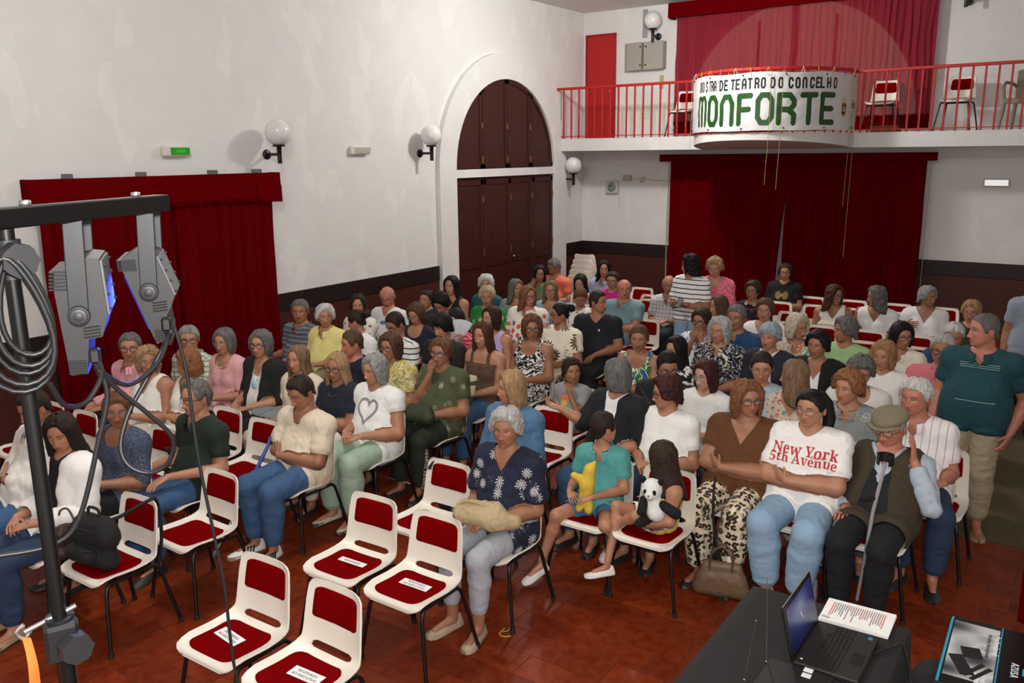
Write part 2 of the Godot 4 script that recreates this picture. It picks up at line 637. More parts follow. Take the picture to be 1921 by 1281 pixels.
func build_curtains() -> void:
	# left wall
	var x := -8.5
	var o := thing("curtain_valance", Vector3(x, 0, 0), 0.0, "flat red velvet pelmet with fringe above the side wall curtains", "valance")
	var m := MB.new()
	m.box(Vector3(0.0, 2.5, -5.66), Vector3(0.03, 0.3, 3.04), Basis(), 0.006)
	m.box(Vector3(-0.08, 2.5, -4.15), Vector3(0.17, 0.3, 0.03), Basis(), 0.006)
	m.box(Vector3(-0.08, 2.5, -7.17), Vector3(0.17, 0.3, 0.03), Basis(), 0.006)
	put("pelmet", m, velvet, o)
	m = MB.new()
	for k in 150:
		var z := -4.2 - k * 0.0198
		m.box(Vector3(0.012, 2.335 - (0.02 if z < -6.85 else 0.0), z), Vector3(0.006, 0.045, 0.011))
	tag(put("fringe", m, velvet, o), "", "", "", "stuff")
	m = MB.new()
	m.sheet(PackedVector3Array([Vector3(0.02, 2.5, -6.8), Vector3(0.02, 2.5, -7.18), Vector3(0.024, 2.36, -6.82), Vector3(0.024, 2.34, -7.18), Vector3(0.022, 2.305, -6.86), Vector3(0.022, 2.29, -7.18)]), 2, 3, 0.004)
	put("loose_hem", m, velvet, o)
	for z in [-4.55, -5.35, -6.25, -6.88]:
		m = MB.new()
		m.box(Vector3(-0.06, 2.67, z), Vector3(0.14, 0.05, 0.05), Basis(), 0.003)
		put("bracket", m, mat("77797a", 0.4, 0.7), o)
	var c := put("curtain", drape(Vector3(-8.6, 0, -4.22), Vector3(-8.6, 0, -5.74), 2.4, 0.02, 10.0, 0.045, 31), velvet)
	tag(c, "red velvet curtain panel on the side wall nearer the stage lights", "curtain", "side wall curtains")
	c = put("curtain", drape(Vector3(-8.58, 0, -5.7), Vector3(-8.6, 0, -7.08), 2.4, 0.02, 9.0, 0.045, 32), velvet)
	tag(c, "red velvet curtain panel on the side wall next to bare plaster", "curtain", "side wall curtains")
	# back wall, under the balcony
	o = thing("curtain_valance", Vector3(-4.58, 2.73, -14.72), 0.0, "narrow dark red pelmet under the balcony above the back curtains", "valance")
	m = MB.new()
	m.box(Vector3(0, 0, 0.0), Vector3(4.62, 0.13, 0.03), Basis(), 0.006)
	for s in [-1.0, 1.0]:
		m.box(Vector3(s * 2.3, 0, -0.13), Vector3(0.03, 0.13, 0.26), Basis(), 0.006)
	put("pelmet", m, velvet, o)
	c = put("curtain", drape(Vector3(-6.7, 0, -14.85), Vector3(-4.5, 0, -14.85), 2.7, 0.03, 17.0, 0.04, 33, 0.07), velvet)
	tag(c, "dark red velvet curtain under the balcony on the side of the stacked chairs", "curtain", "back curtains")
	c = put("curtain", drape(Vector3(-4.56, 0, -14.84), Vector3(-2.38, 0, -14.84), 2.7, 0.03, 17.0, 0.04, 34), velvet)
	tag(c, "dark red velvet curtain under the balcony on the side of the emergency light", "curtain", "back curtains")
	# upper floor: an arched panel, set to glow and lighten the thin curtain
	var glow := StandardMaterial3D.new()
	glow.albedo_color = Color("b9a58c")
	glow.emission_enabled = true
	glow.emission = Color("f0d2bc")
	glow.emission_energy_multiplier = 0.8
	m = MB.new()
	var poly := PackedVector2Array([Vector2(-1.92, 3.2), Vector2(1.92, 3.2)])
	for k in 33:
		var a := PI * k / 32.0
		poly.append(Vector2(cos(a) * 1.92, 3.35 + sin(a) * 1.92))
	m.prism(poly, 0.0, 0.02, Transform3D(Basis(), Vector3(-4.58, 0, BW)))
	var arch_panel := struct("glowing_arch_1", m, glow)
	m = MB.new()
	for xx in [-0.64, 0.64]:
		m.box(Vector3(-4.58 + xx, 4.1, BW + 0.03), Vector3(0.05, 1.8, 0.03))
	put("panel_bar", m, mat("6f5a48", 0.6), arch_panel)
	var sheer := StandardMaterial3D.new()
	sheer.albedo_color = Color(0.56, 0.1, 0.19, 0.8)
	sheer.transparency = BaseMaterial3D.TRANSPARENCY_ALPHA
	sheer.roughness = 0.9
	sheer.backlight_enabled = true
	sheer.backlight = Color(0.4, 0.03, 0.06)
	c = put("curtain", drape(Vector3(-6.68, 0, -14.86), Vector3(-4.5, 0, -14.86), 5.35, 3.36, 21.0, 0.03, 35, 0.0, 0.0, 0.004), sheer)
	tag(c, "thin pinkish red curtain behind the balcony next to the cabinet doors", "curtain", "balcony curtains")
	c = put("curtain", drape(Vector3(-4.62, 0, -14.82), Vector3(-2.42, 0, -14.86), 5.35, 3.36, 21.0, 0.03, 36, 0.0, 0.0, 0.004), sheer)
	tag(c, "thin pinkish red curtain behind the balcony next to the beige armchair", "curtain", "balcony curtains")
	for q in [[-6.68, -4.57, 37, "dark red hem band below the thin curtain beside the cabinet doors"], [-4.55, -2.42, 38, "dark red hem band below the thin curtain beside the beige armchair"]]:
		c = put("curtain_hem", drape(Vector3(q[0], 0, -14.85), Vector3(q[1], 0, -14.85), 3.38, 3.16, 18.0, 0.03, q[2]), velvet)
		tag(c, q[3], "curtain", "balcony curtains")
	o = thing("curtain_valance", Vector3(-4.58, 5.28, -14.7), 0.0, "dark red pelmet above the balcony curtains just below the ceiling", "valance")
	m = MB.new()
	m.box(Vector3.ZERO, Vector3(4.42, 0.25, 0.03), Basis(), 0.006)
	for s in [-1.0, 1.0]:
		m.box(Vector3(s * 2.2, 0, -0.14), Vector3(0.03, 0.25, 0.28), Basis(), 0.006)
	put("pelmet", m, velvet, o)
	# a red curtain at the side passage, by the standing people
	c = put("curtain", drape(Vector3(-0.16, 0, -5.62), Vector3(1.2, 0, -5.62), 2.6, 0.02, 8.0, 0.04, 39), velvet)
	tag(c, "long red velvet curtain hanging at the side passage near the black equipment box", "curtain")

# ------------------------------------------------------------------ the balcony
const BX := -4.56   # middle of the round bay
const BA := 1.22    # half width of the bay
const BD := 1.5    # how far it comes forward
const BZ := -14.03  # front of the balcony
func bay(t: float, grow := 0.0) -> Vector3:  # t from 0 (at the side of the cabinet) to 1
	var a := PI - PI * t
	return Vector3(BX + cos(a) * (BA + grow), 0, BZ + sin(a) * (BD + grow))

func build_balcony() -> void:
	var m := MB.new()
	m.span(Vector3(LW, 2.875, BW), Vector3(2.0, 3.1, BZ))
	# the bay: a half ellipse whose underside rises towards its tip
	var v0 := m.v.size()
	var i0 := m.ix.size()
	var n := 40
	for k in n + 1:
		var p := bay(float(k) / n)
		var low := 2.875 + 0.125 * sin(PI * k / n)
		m.vert(Vector3(p.x, 3.1, p.z), Vector3.UP)
		m.vert(Vector3(p.x, low, p.z), Vector3.UP)
	for k in n:
		var a := v0 + k * 2
		m.quad(a, a + 1, a + 3, a + 2)
	m.smooth(v0, i0)
	v0 = m.v.size()
	i0 = m.ix.size()
	for k in n + 1:
		var p := bay(float(k) / n)
		m.vert(Vector3(p.x, 3.1, p.z), Vector3.UP)
		m.vert(Vector3(p.x, 3.1, BZ), Vector3.UP)
		m.vert(Vector3(p.x, 2.875 + 0.125 * sin(PI * k / n), p.z), Vector3.UP)
		m.vert(Vector3(p.x, 2.875, BZ), Vector3.UP)
	for k in n:
		var a := v0 + k * 4
		m.quad(a, a + 4, a + 5, a + 1)
		m.quad(a + 2, a + 3, a + 7, a + 6)
	m.smooth(v0, i0)
	var slab := struct("floor_balcony", m, plaster, "white rendered balcony slab with a rounded bay", "balcony")
	# railing
	var o := thing("balcony_railing", Vector3.ZERO, 0.0, "red painted iron railing with square balusters along the balcony edge", "railing")
	var path := [Vector3(LW, 4.0, BZ), Vector3(BX - BA, 4.0, BZ)]
	for k in range(1, 32):
		path.append(bay(k / 32.0) + Vector3(0, 4.0, 0))
	path.append(Vector3(BX + BA, 4.0, BZ))
	path.append(Vector3(1.9, 4.0, BZ))
	for part in [[0, 1], [1, 33], [33, 34]]:
		m = MB.new()
		for k in range(part[0], part[1]):
			var a: Vector3 = path[k]
			var b: Vector3 = path[k + 1]
			var d := (b - a).normalized()
			m.box((a + b) * 0.5, Vector3(a.distance_to(b) + 0.006, 0.045, 0.05), Basis(d, Vector3.UP, d.cross(Vector3.UP)), 0.006)
		put("handrail", m, red_paint, o)
		m = MB.new()
		for k in range(part[0], part[1]):
			var a: Vector3 = path[k] - Vector3(0, 0.86, 0)
			var b: Vector3 = path[k + 1] - Vector3(0, 0.86, 0)
			var d := (b - a).normalized()
			m.box((a + b) * 0.5, Vector3(a.distance_to(b) + 0.004, 0.014, 0.03), Basis(d, Vector3.UP, d.cross(Vector3.UP)))
		put("bottom_rail", m, red_paint, o)
	var bm := MB.new()
	bm.box(Vector3(0, 0.44, 0), Vector3(0.026, 0.88, 0.026), Basis(), 0.003)
	var bar := bm.mesh()
	var x := LW + 0.14
	while x < BX - BA - 0.05:
		put("baluster", bar, red_paint, o).position = Vector3(x, 3.1, BZ)
		x += 0.163
	for k in 24:
		put("baluster", bar, red_paint, o).position = bay((k + 0.5) / 24.0) + Vector3(0, 3.1, 0)
	x = BX + BA + 0.1
	while x < 0.6:
		put("baluster", bar, red_paint, o).position = Vector3(x, 3.1, BZ)
		x += 0.163
	# banner round the bay
	var cloth := PackedVector3Array()
	var uvs := PackedVector2Array()
	var nw := noise(1.0, 3, 91)
	var nu := 90
	var nv := 14
	for j in nv:
		for k in nu:
			var t := lerpf(0.015, 0.985, k / (nu - 1.0))
			var p := bay(t, 0.035 + 0.012 * nw.get_noise_2d(k * 0.16 + j * 0.25, j * 0.3))
			p.y = lerpf(3.945, 3.13, j / (nv - 1.0)) + 0.01 * sin(k * 0.28) * (1.0 if j == 0 else 0.4)
			cloth.append(p)
			uvs.append(Vector2(k / (nu - 1.0), j / (nv - 1.0)))
	m = MB.new()
	m.grid(cloth, nu, nv, false, true, uvs)
	var ban := StandardMaterial3D.new()
	ban.albedo_texture = banner_tex()
	ban.roughness = 0.38
	var bo := put("banner", m, ban)
	tag(bo, "white vinyl banner with black and green lettering wrapped round the balcony bay", "banner")
	for k in 7:
		for y in [3.915, 3.165]:
			m = MB.new()
			var t := lerpf(0.05, 0.95, k / 6.0)
			var p := bay(t, 0.042) + Vector3(0, y, 0)
			m.ball(p, Vector3.ONE * 0.013, Basis(), 8, 5)
			put("eyelet", m, mat("1a1a1a", 0.4), bo)
	# cable ties and strings that hold it
	for k in 16:
		var tie := MB.new()
		var t := 0.05 + 0.9 * k / 15.0
		var p := bay(t, 0.03)
		var q := []
		for j in 9:
			var a := TAU * j / 8.0
			q.append(p + Vector3(0.012 * sin(k * 3.0 + j), 3.96 + 0.055 * cos(a), 0.02 + 0.03 * sin(a)))
		tie.tube(q, 0.004, 4)
		put("tie", tie, mat(["b59a3a", "c9b25a", "7a5a9a", "d8d0c0"][(k * 5) % 4], 0.6), bo)
	for q in [[0.60, 2.35], [0.64, 2.28], [0.93, 2.0], [0.965, 1.2], [0.16, 2.9]]:
		m = MB.new()
		var p := bay(q[0], 0.06)
		m.tube([p + Vector3(0, 3.96, 0), p + Vector3(0.01, 3.4, 0.01), p + Vector3(0.0, 2.9, 0.015), p + Vector3(-0.02, q[1], 0.01)], 0.0035, 5)
		put("string", m, mat("a59a62", 0.7), bo)
	var _s := slab

# strokes of the banner's letters in a box one wide and one high; rounded corners come from the corner lists
func glyph(ch: String) -> Array:
	match ch:
		"A": return [[0, 1, 0, 0.25, 0.25, 0, 0.75, 0, 1, 0.25, 1, 1], [0, 0.6, 1, 0.6]]
		"C": return [[1, 0.25, 0.75, 0, 0.25, 0, 0, 0.25, 0, 0.75, 0.25, 1, 0.75, 1, 1, 0.75]]
		"D": return [[0, 0, 0.7, 0, 1, 0.25, 1, 0.75, 0.7, 1, 0, 1, 0, 0]]
		"E": return [[1, 0, 0, 0, 0, 1, 1, 1], [0, 0.5, 0.85, 0.5]]
		"F": return [[1, 0, 0, 0, 0, 1], [0, 0.5, 0.85, 0.5]]
		"H": return [[0, 0, 0, 1], [1, 0, 1, 1], [0, 0.62, 0.3, 0.5, 0.7, 0.5, 1, 0.38]]
		"L": return [[0, 0, 0, 1, 1, 1]]
		"M": return [[0, 1, 0, 0.15, 0.15, 0, 0.35, 0, 0.5, 0.15, 0.5, 1], [0.5, 0.15, 0.65, 0, 0.85, 0, 1, 0.15, 1, 1]]
		"N": return [[0, 1, 0, 0.25, 0.25, 0, 0.75, 0, 1, 0.25, 1, 1]]
		"O": return [[0.25, 0, 0.75, 0, 1, 0.2, 1, 0.8, 0.75, 1, 0.25, 1, 0, 0.8, 0, 0.2, 0.25, 0]]
		"R": return [[0, 1, 0, 0, 0.7, 0, 1, 0.2, 1, 0.35, 0.75, 0.52, 0, 0.52], [0.6, 0.52, 1, 0.7, 1, 1]]
		"S": return [[1, 0.18, 0.75, 0, 0.25, 0, 0, 0.18, 0, 0.35, 1, 0.62, 1, 0.82, 0.75, 1, 0.25, 1, 0, 0.82]]
		"T": return [[0, 0, 1, 0], [0.5, 0, 0.5, 1]]
	return []

func stroke(im: Image, a: Vector2, b: Vector2, r: float, c: Color) -> void:
	var lo := a.min(b) - Vector2.ONE * (r + 1)
	var hi := a.max(b) + Vector2.ONE * (r + 1)
	var ab := b - a
	var inv := 1.0 / maxf(ab.length_squared(), 1e-6)
	for y in range(maxi(0, int(lo.y)), mini(im.get_height(), int(hi.y) + 1)):
		for x in range(maxi(0, int(lo.x)), mini(im.get_width(), int(hi.x) + 1)):
			var p := Vector2(x + 0.5, y + 0.5)
			var t := clampf((p - a).dot(ab) * inv, 0, 1)
			var d := p.distance_to(a + ab * t) - r
			if d < 0.5:
				im.set_pixel(x, y, im.get_pixel(x, y).lerp(c, clampf(0.5 - d, 0, 1)))

func write(im: Image, text: String, at: Vector2, w: float, h: float, gap: float, r: float, c: Color) -> void:
	var x := at.x
	for ch in text:
		if ch == " ":
			x += w * 0.62
			continue
		var cw := w * (1.35 if ch == "M" else 1.0)
		for st in glyph(ch):
			for k in range(0, st.size() - 2, 2):
				stroke(im, Vector2(x + r + st[k] * (cw - 2 * r), at.y + r + st[k + 1] * (h - 2 * r)), Vector2(x + r + st[k + 2] * (cw - 2 * r), at.y + r + st[k + 3] * (h - 2 * r)), r, c)
		x += cw + gap

func banner_tex() -> ImageTexture:
	var im := Image.create(2048, 384, false, Image.FORMAT_RGB8)
	im.fill(Color(0.86, 0.86, 0.87))
	# the cloth goes round the bay, so every letter has its own place along it
	var first := [0.278, 0.3, 0.3237, 0.3447, 0.3592, 0.3743, 0.4061, 0.4289, 0.4594, 0.4793, 0.5048, 0.5271, 0.5528, 0.5759, 0.6099, 0.638, 0.6738, 0.6986, 0.7239, 0.7521, 0.7752, 0.7937, 0.8202, 0.8499]
	var line := "MOSTRADETEATRODOCONCELHO"
	for k in line.length():
		var cw := 30.0 if k < 6 else 38.0
		write(im, line[k], Vector2(first[k] * 2048.0 - cw * 0.5, 34), cw, 74, 0, 6.5 if k > 5 else 5.5, Color(0.03, 0.03, 0.035))
	var second := [[0.262, 0.3274], [0.3345, 0.3954], [0.4035, 0.4684], [0.4793, 0.5411], [0.5508, 0.6193], [0.6268, 0.6986], [0.7102, 0.7795], [0.7882, 0.8552]]
	for k in 8:
		var x0: float = second[k][0] * 2048.0
		var x1: float = second[k][1] * 2048.0
		write(im, "MONFORTE"[k], Vector2(x0, 132), (x1 - x0) / (1.35 if k == 0 else 1.0), 220, 0, 15.0 if k == 0 else 19.0, Color(0.1, 0.3, 0.08))
	# crest: a gold shield with a dark field and a small tower, a white crown above
	for y in range(190, 300):
		for x in range(1817, 1887):
			var u := absf(x - 1852) / 30.0
			var v := (y - 195) / 92.0
			var edge := u - (1.0 if v < 0.6 else sqrt(maxf(0.0, 1.0 - pow((v - 0.6) / 0.45, 2))))
			if edge < 0.0 and v >= 0.0:
				im.set_pixel(x, y, Color(0.72, 0.5, 0.08))
				if edge < -0.28 and v > 0.12 and v < 0.85:
					im.set_pixel(x, y, Color(0.12, 0.11, 0.1))
	for q in [[1842, 250, 1842, 228], [1862, 250, 1862, 228], [1852, 250, 1852, 220], [1838, 252, 1966, 252]]:
		stroke(im, Vector2(q[0], q[1]), Vector2(q[2], q[3]), 3.5, Color(0.8, 0.8, 0.78))
	for q in [[1828, 182, 1828, 160], [1840, 182, 1840, 154], [1852, 182, 1852, 150], [1964, 182, 1964, 154], [1876, 182, 1876, 160], [1824, 184, 1880, 184]]:
		stroke(im, Vector2(q[0], q[1]), Vector2(q[2], q[3]), 2.5, Color(0.62, 0.62, 0.6))
	# emblem of three dark loops on a stem
	for q in [[1984, 190, 16], [1966, 214, 16], [2002, 214, 16]]:
		for k in 14:
			var a := TAU * k / 14.0
			var b := TAU * (k + 1) / 14.0
			stroke(im, Vector2(q[0] + cos(a) * q[2] * 0.7, q[1] + sin(a) * q[2]), Vector2(q[0] + cos(b) * q[2] * 0.7, q[1] + sin(b) * q[2]), 3.2, Color(0.05, 0.05, 0.05))
	stroke(im, Vector2(1984, 215), Vector2(1984, 250), 2.6, Color(0.05, 0.05, 0.05))
	for k in 3:
		stroke(im, Vector2(1964, 274 + k * 12), Vector2(2004, 274 + k * 12), 1.6, Color(0.55, 0.57, 0.62))
	return ImageTexture.create_from_image(im)

# ------------------------------------------------------------------ things on the walls
func wall_globe(at: Vector3, turn: float, label: String) -> void:  # at: middle of the globe; the wall lies behind local -z
	var o := thing("wall_lamp", at, turn, label, "wall lamp", "globe wall lamps")
	var m := MB.new()
	m.ball(Vector3.ZERO, Vector3.ONE * 0.157, Basis(), 28, 20)
	var g := mat("e2e2e0", 0.12)
	put("globe", m, g, o)
	m = MB.new()
	m.lathe([Vector2(0.001, -0.145), Vector2(0.075, -0.145), Vector2(0.075, -0.165), Vector2(0.03, -0.168), Vector2(0.027, -0.3), Vector2(0.027, -0.37), Vector2(0.001, -0.37)], 16)
	put("stem", m, black_metal, o)
	m = MB.new()
	m.tube([Vector3(0, -0.26, 0), Vector3(0, -0.26, -0.22)], 0.019, 10)
	put("arm", m, black_metal, o)
	m = MB.new()
	m.lathe([Vector2(0.001, 0.03), Vector2(0.05, 0.03), Vector2(0.062, 0.012), Vector2(0.062, 0.0), Vector2(0.001, 0.0)], 18, Transform3D(Basis(Vector3.RIGHT, PI / 2), Vector3(0, -0.26, -0.24)))
	put("wall_plate", m, black_metal, o)

func build_wall_things() -> void:
	wall_globe(Vector3(-8.44, 3.125, -7.15), PI / 2, "black bracket lamp with white globe above the side wall curtain")
	wall_globe(Vector3(-8.44, 3.12, -10.05), PI / 2, "black bracket lamp with white globe beside the arch moulding")
	wall_globe(Vector3(-8.44, 2.61, -14.22), PI / 2, "black bracket lamp with white globe under the balcony by the corner")
	wall_globe(Vector3(-7.1, 5.16, -14.74), 0.0, "black bracket lamp with white globe above the cabinet doors")
	wall_globe(Vector3(-2.05, 5.25, -14.74), 0.0, "black bracket lamp beside the upper curtain over the balcony chairs")
	# exit sign and emergency light on the left wall
	for q in [[-5.86, true, "white emergency exit light with a green face on the side wall"], [-8.74, false, "white emergency light with a blank ribbed face on the side wall"]]:
		var o := thing("emergency_light", Vector3(LW, 2.91, q[0]), PI / 2, q[2], "emergency light")
		var m := MB.new()
		m.box(Vector3(0, 0, 0.035), Vector3(0.36, 0.115, 0.07), Basis(), 0.014)
		put("case", m, mat("d6d3c6", 0.35), o)
		m = MB.new()
		m.box(Vector3(0.03, 0, 0.072), Vector3(0.24 if q[1] else 0.3, 0.08, 0.008), Basis(), 0.002)
		if q[1]:
			var g := mat("1fa01a", 0.3)
			var pl := put("sign_face", m, g, o)
			var t := TextMesh.new()
			t.text = "SAÍDA"
			t.font_size = 40
			t.pixel_size = 0.001
			t.depth = 0.001
			put("lettering", t, mat("7fcf6a", 0.4), pl).position = Vector3(0.03, 0, 0.078)
		else:
			put("diffuser", m, mat("b3aea0", 0.3), o)
	# emergency light on the back wall, lit
	var e := thing("emergency_light", Vector3(-1.42, 2.33, BW), 0.0, "lit white emergency light on the back wall under the balcony", "emergency light")
	var m2 := MB.new()
	m2.box(Vector3(0, 0, 0.03), Vector3(0.36, 0.115, 0.06), Basis(), 0.012)
	put("case", m2, mat("cfcfca", 0.4), e)
	m2 = MB.new()
	m2.box(Vector3(0, 0, 0.062), Vector3(0.31, 0.085, 0.008), Basis(), 0.002)
	var lit := StandardMaterial3D.new()
	lit.albedo_color = Color("f4f4f4")
	lit.emission_enabled = true
	lit.emission = Color(1, 1, 1)
	lit.emission_energy_multiplier = 0.35
	put("diffuser", m2, lit, e)
	var el := AreaLight3D.new()
	el.name = "emergency_glow"
	el.area_size = Vector2(0.31, 0.085)
	el.light_energy = 0.02
	el.shadow_enabled = true
	el.area_range = 20.0
	e.add_child(el)
	el.position = Vector3(0, 0, 0.07)
	el.rotation.y = PI
	# red door on the balcony
	var d := thing("door_2", Vector3(-8.29, 3.1, BW), 0.0, "", "")
	d.set_meta("kind", "structure")
	var m := MB.new()
	m.box(Vector3(0, 0.96, 0.02), Vector3(0.6, 1.92, 0.04), Basis(), 0.006)
	put("leaf", m, mat("ad0d0a", 0.5), d)
	m = MB.new()
	for q in [[-0.31, 0.96, 0.02, 1.94], [0.31, 0.96, 0.02, 1.94], [0, 1.93, 0.64, 0.02]]:
		m.box(Vector3(q[0], q[1], 0.025), Vector3(q[2], q[3], 0.05))
	put("frame", m, mat("9b0c09", 0.5), d)
	m = MB.new()
	m.ball(Vector3(0.22, 0.88, 0.06), Vector3(0.022, 0.022, 0.025))
	put("knob", m, mat("c8c2b4", 0.3, 0.8), d)
	# grey cabinet with two doors
	var c := thing("electrical_cabinet", Vector3(-7.33, 4.57, BW), 0.0, "grey two door electrical cabinet on the wall above the balcony", "cabinet")
	m = MB.new()
	m.box(Vector3(0, 0, 0.06), Vector3(0.78, 0.48, 0.12), Basis(), 0.006)
	put("box", m, mat("8f8c82", 0.5), c)
	for s in [-1.0, 1.0]:
		m = MB.new()
		m.box(Vector3(s * 0.2 - 0.02, 0, 0.13), Vector3(0.36 if s < 0 else 0.4, 0.49, 0.022), Basis(Vector3.UP, -0.16 if s < 0 else 0.0), 0.005)
		var dd := put("door", m, mat("a3a096", 0.5), c)
		for y in [-0.16, 0.16]:
			m = MB.new()
			m.lathe([Vector2(0.001, 0.012), Vector2(0.016, 0.01), Vector2(0.016, 0), Vector2(0.001, 0)], 10, Transform3D(Basis(Vector3.RIGHT, PI / 2), Vector3(-0.06 if s < 0 else 0.04, y, 0.16 if s < 0 else 0.142)))
			put("lock", m, mat("151515", 0.4), dd)
	m = MB.new()
	m.box(Vector3(-0.015, 0, 0.128), Vector3(0.025, 0.44, 0.03))
	put("seal", m, mat("6d5a30", 0.7), c)
	m = MB.new()
	m.box(Vector3(0, 0, 0.006), Vector3(0.1, 0.5, 0.012), Basis(), 0.003)
	tag(put("cable_cover", m, mat("9c9c98", 0.6)), "flat grey cover strip on the wall behind the upper globe lamp", "cover strip").position = Vector3(-7.38, 5.15, BW)
	m = MB.new()
	m.box(Vector3(0, 0, 0.008), Vector3(0.085, 0.24, 0.016), Basis(), 0.01)
	tag(put("switch_plate", m, mat("b9a77c", 0.5)), "tall beige switch plate on the wall behind the balcony rail", "switch").position = Vector3(-7.02, 4.1, BW)
	m = MB.new()
	m.box(Vector3(0, 0, 0.006), Vector3(0.21, 0.2, 0.012), Basis(), 0.004)
	tag(put("cover_plate", m, mat("d8d4c8", 0.5)), "square pale cover plate low on the wall behind the balcony rail", "plate").position = Vector3(-7.33, 3.56, BW)
	# thermostat box, junction box and wiring under the balcony
	var t := thing("wall_speaker_box", Vector3(-8.0, 2.18, BW), 0.0, "square white wall unit with a round grey dial and dangling cord", "wall unit")
	m = MB.new()
	m.box(Vector3(0, 0, 0.035), Vector3(0.25, 0.24, 0.07), Basis(), 0.01)
	put("case", m, mat("c2c2bd", 0.5), t)
	m = MB.new()
	m.lathe([Vector2(0.001, 0.02), Vector2(0.08, 0.018), Vector2(0.09, 0.0), Vector2(0.001, 0.0)], 20, Transform3D(Basis(Vector3.RIGHT, PI / 2), Vector3(0, 0.0, 0.07)))
	put("dial", m, mat("7f8584", 0.5), t)
	m = MB.new()
	m.box(Vector3(0.0, 0.03, 0.092), Vector3(0.06, 0.02, 0.004))
	put("display", m, mat("161a1a", 0.3), t)
	m = MB.new()
	m.tube([Vector3(0.13, 0.08, 0.03), Vector3(0.145, 0.0, 0.03), Vector3(0.15, -0.2, 0.02), Vector3(0.155, -0.34, 0.02), Vector3(0.18, -0.36, 0.02), Vector3(0.19, -0.34, 0.02)], 0.006, 6)
	put("cord", m, mat("c9c9c2", 0.5), t)
	var j := thing("junction_box", Vector3(-7.68, 2.36, BW), 0.0, "small beige junction box with a wire run along the back wall", "junction box")
	m = MB.new()
	m.box(Vector3(0, 0, 0.03), Vector3(0.17, 0.11, 0.06), Basis(), 0.006)
	put("case", m, mat("b7ae9a", 0.6), j)
	m = MB.new()
	m.ball(Vector3(0.34, -0.02, 0.03), Vector3(0.045, 0.05, 0.03))
	m.ball(Vector3(0.3, -0.06, 0.03), Vector3(0.03, 0.03, 0.03))
	put("clip", m, mat("bdb6a4", 0.6), j)
	m = MB.new()
	m.tube([Vector3(0.08, 0, 0.02), Vector3(0.2, -0.02, 0.02), Vector3(0.34, 0.0, 0.03), Vector3(0.55, -0.04, 0.02), Vector3(1.0, -0.05, 0.02)], 0.006, 6)
	put("wire", m, mat("b9b3a2", 0.6), j)
	m = MB.new()
	m.tube([Vector3(-6.78, 2.64, -14.9), Vector3(-6.8, 1.4, -14.9), Vector3(-6.79, 0.02, -14.9)], 0.005, 6)
	m.tube([Vector3(-6.77, 2.64, -14.9), Vector3(-6.77, 1.4, -14.88), Vector3(-6.79, 0.02, -14.9)], 0.005, 6)
	tag(put("draw_string", m, mat("b9b09a", 0.6)), "thin looped draw string beside the back curtain on the stacked chairs side", "string")
	m = MB.new()
	m.tube([Vector3(-2.33, 2.64, -14.9), Vector3(-2.33, 1.4, -14.9), Vector3(-2.34, 0.02, -14.9)], 0.005, 6)
	tag(put("draw_string", m, mat("b9b09a", 0.6)), "thin draw string beside the back curtain near the lit emergency light", "string")
	m = MB.new()
	m.box(Vector3(0, 0.05, 0), Vector3(0.4, 0.1, 0.16), Basis(), 0.006)
	tag(put("wooden_block", m, mat("7c4422", 0.6)), "low brown wooden block lying on the balcony floor beside a chair", "wooden block").position = Vector3(-2.95, 3.1, -14.3)
	armchair(Vector3(-1.1, 3.1, -14.45), -0.25)

func armchair(at: Vector3, turn: float) -> void:
	var o := thing("plastic_armchair", at, turn, "beige moulded plastic armchair standing on the balcony", "armchair")
	var m := MB.new()
	var c := mat("8a7f6a", 0.45)
	m.box(Vector3(0, 0.42, 0), Vector3(0.46, 0.03, 0.44), Basis(), 0.01)
	m.box(Vector3(0, 0.39, 0.21), Vector3(0.48, 0.07, 0.03), Basis(), 0.01)
	put("seat", m, c, o)
	var p := PackedVector3Array()
	for k in 8:
		for i in 9:
			var u := i / 4.0 - 1.0
			var v := k / 7.0
			p.append(Vector3(u * (0.22 + 0.02 * v), 0.43 + v * (0.44 - 0.04 * u * u), -0.2 - 0.07 * v + 0.05 * u * u))
	m = MB.new()
	m.sheet(p, 9, 8, 0.014)
	put("backrest", m, c, o)
	for s in [-1.0, 1.0]:
		m = MB.new()
		m.tube([Vector3(s * 0.24, 0.42, 0.2), Vector3(s * 0.26, 0.6, 0.2), Vector3(s * 0.26, 0.66, 0.12), Vector3(s * 0.25, 0.65, -0.1), Vector3(s * 0.22, 0.6, -0.22)], 0.022, 8)
		put("armrest", m, c, o)
		for z in [0.2, -0.2]:
			m = MB.new()
			m.tube([Vector3(s * 0.22, 0.42, z), Vector3(s * 0.26, 0.0, z * 1.25)], [0.03, 0.02], 8)
			put("leg", m, c, o)

# ------------------------------------------------------------------ the chairs: white plastic shell, red pads, black tube frame
var shell_mat: StandardMaterial3D
var pad_mat: StandardMaterial3D
var tube_mat: StandardMaterial3D
var chair_proto: Node3D
var bare_proto: Node3D

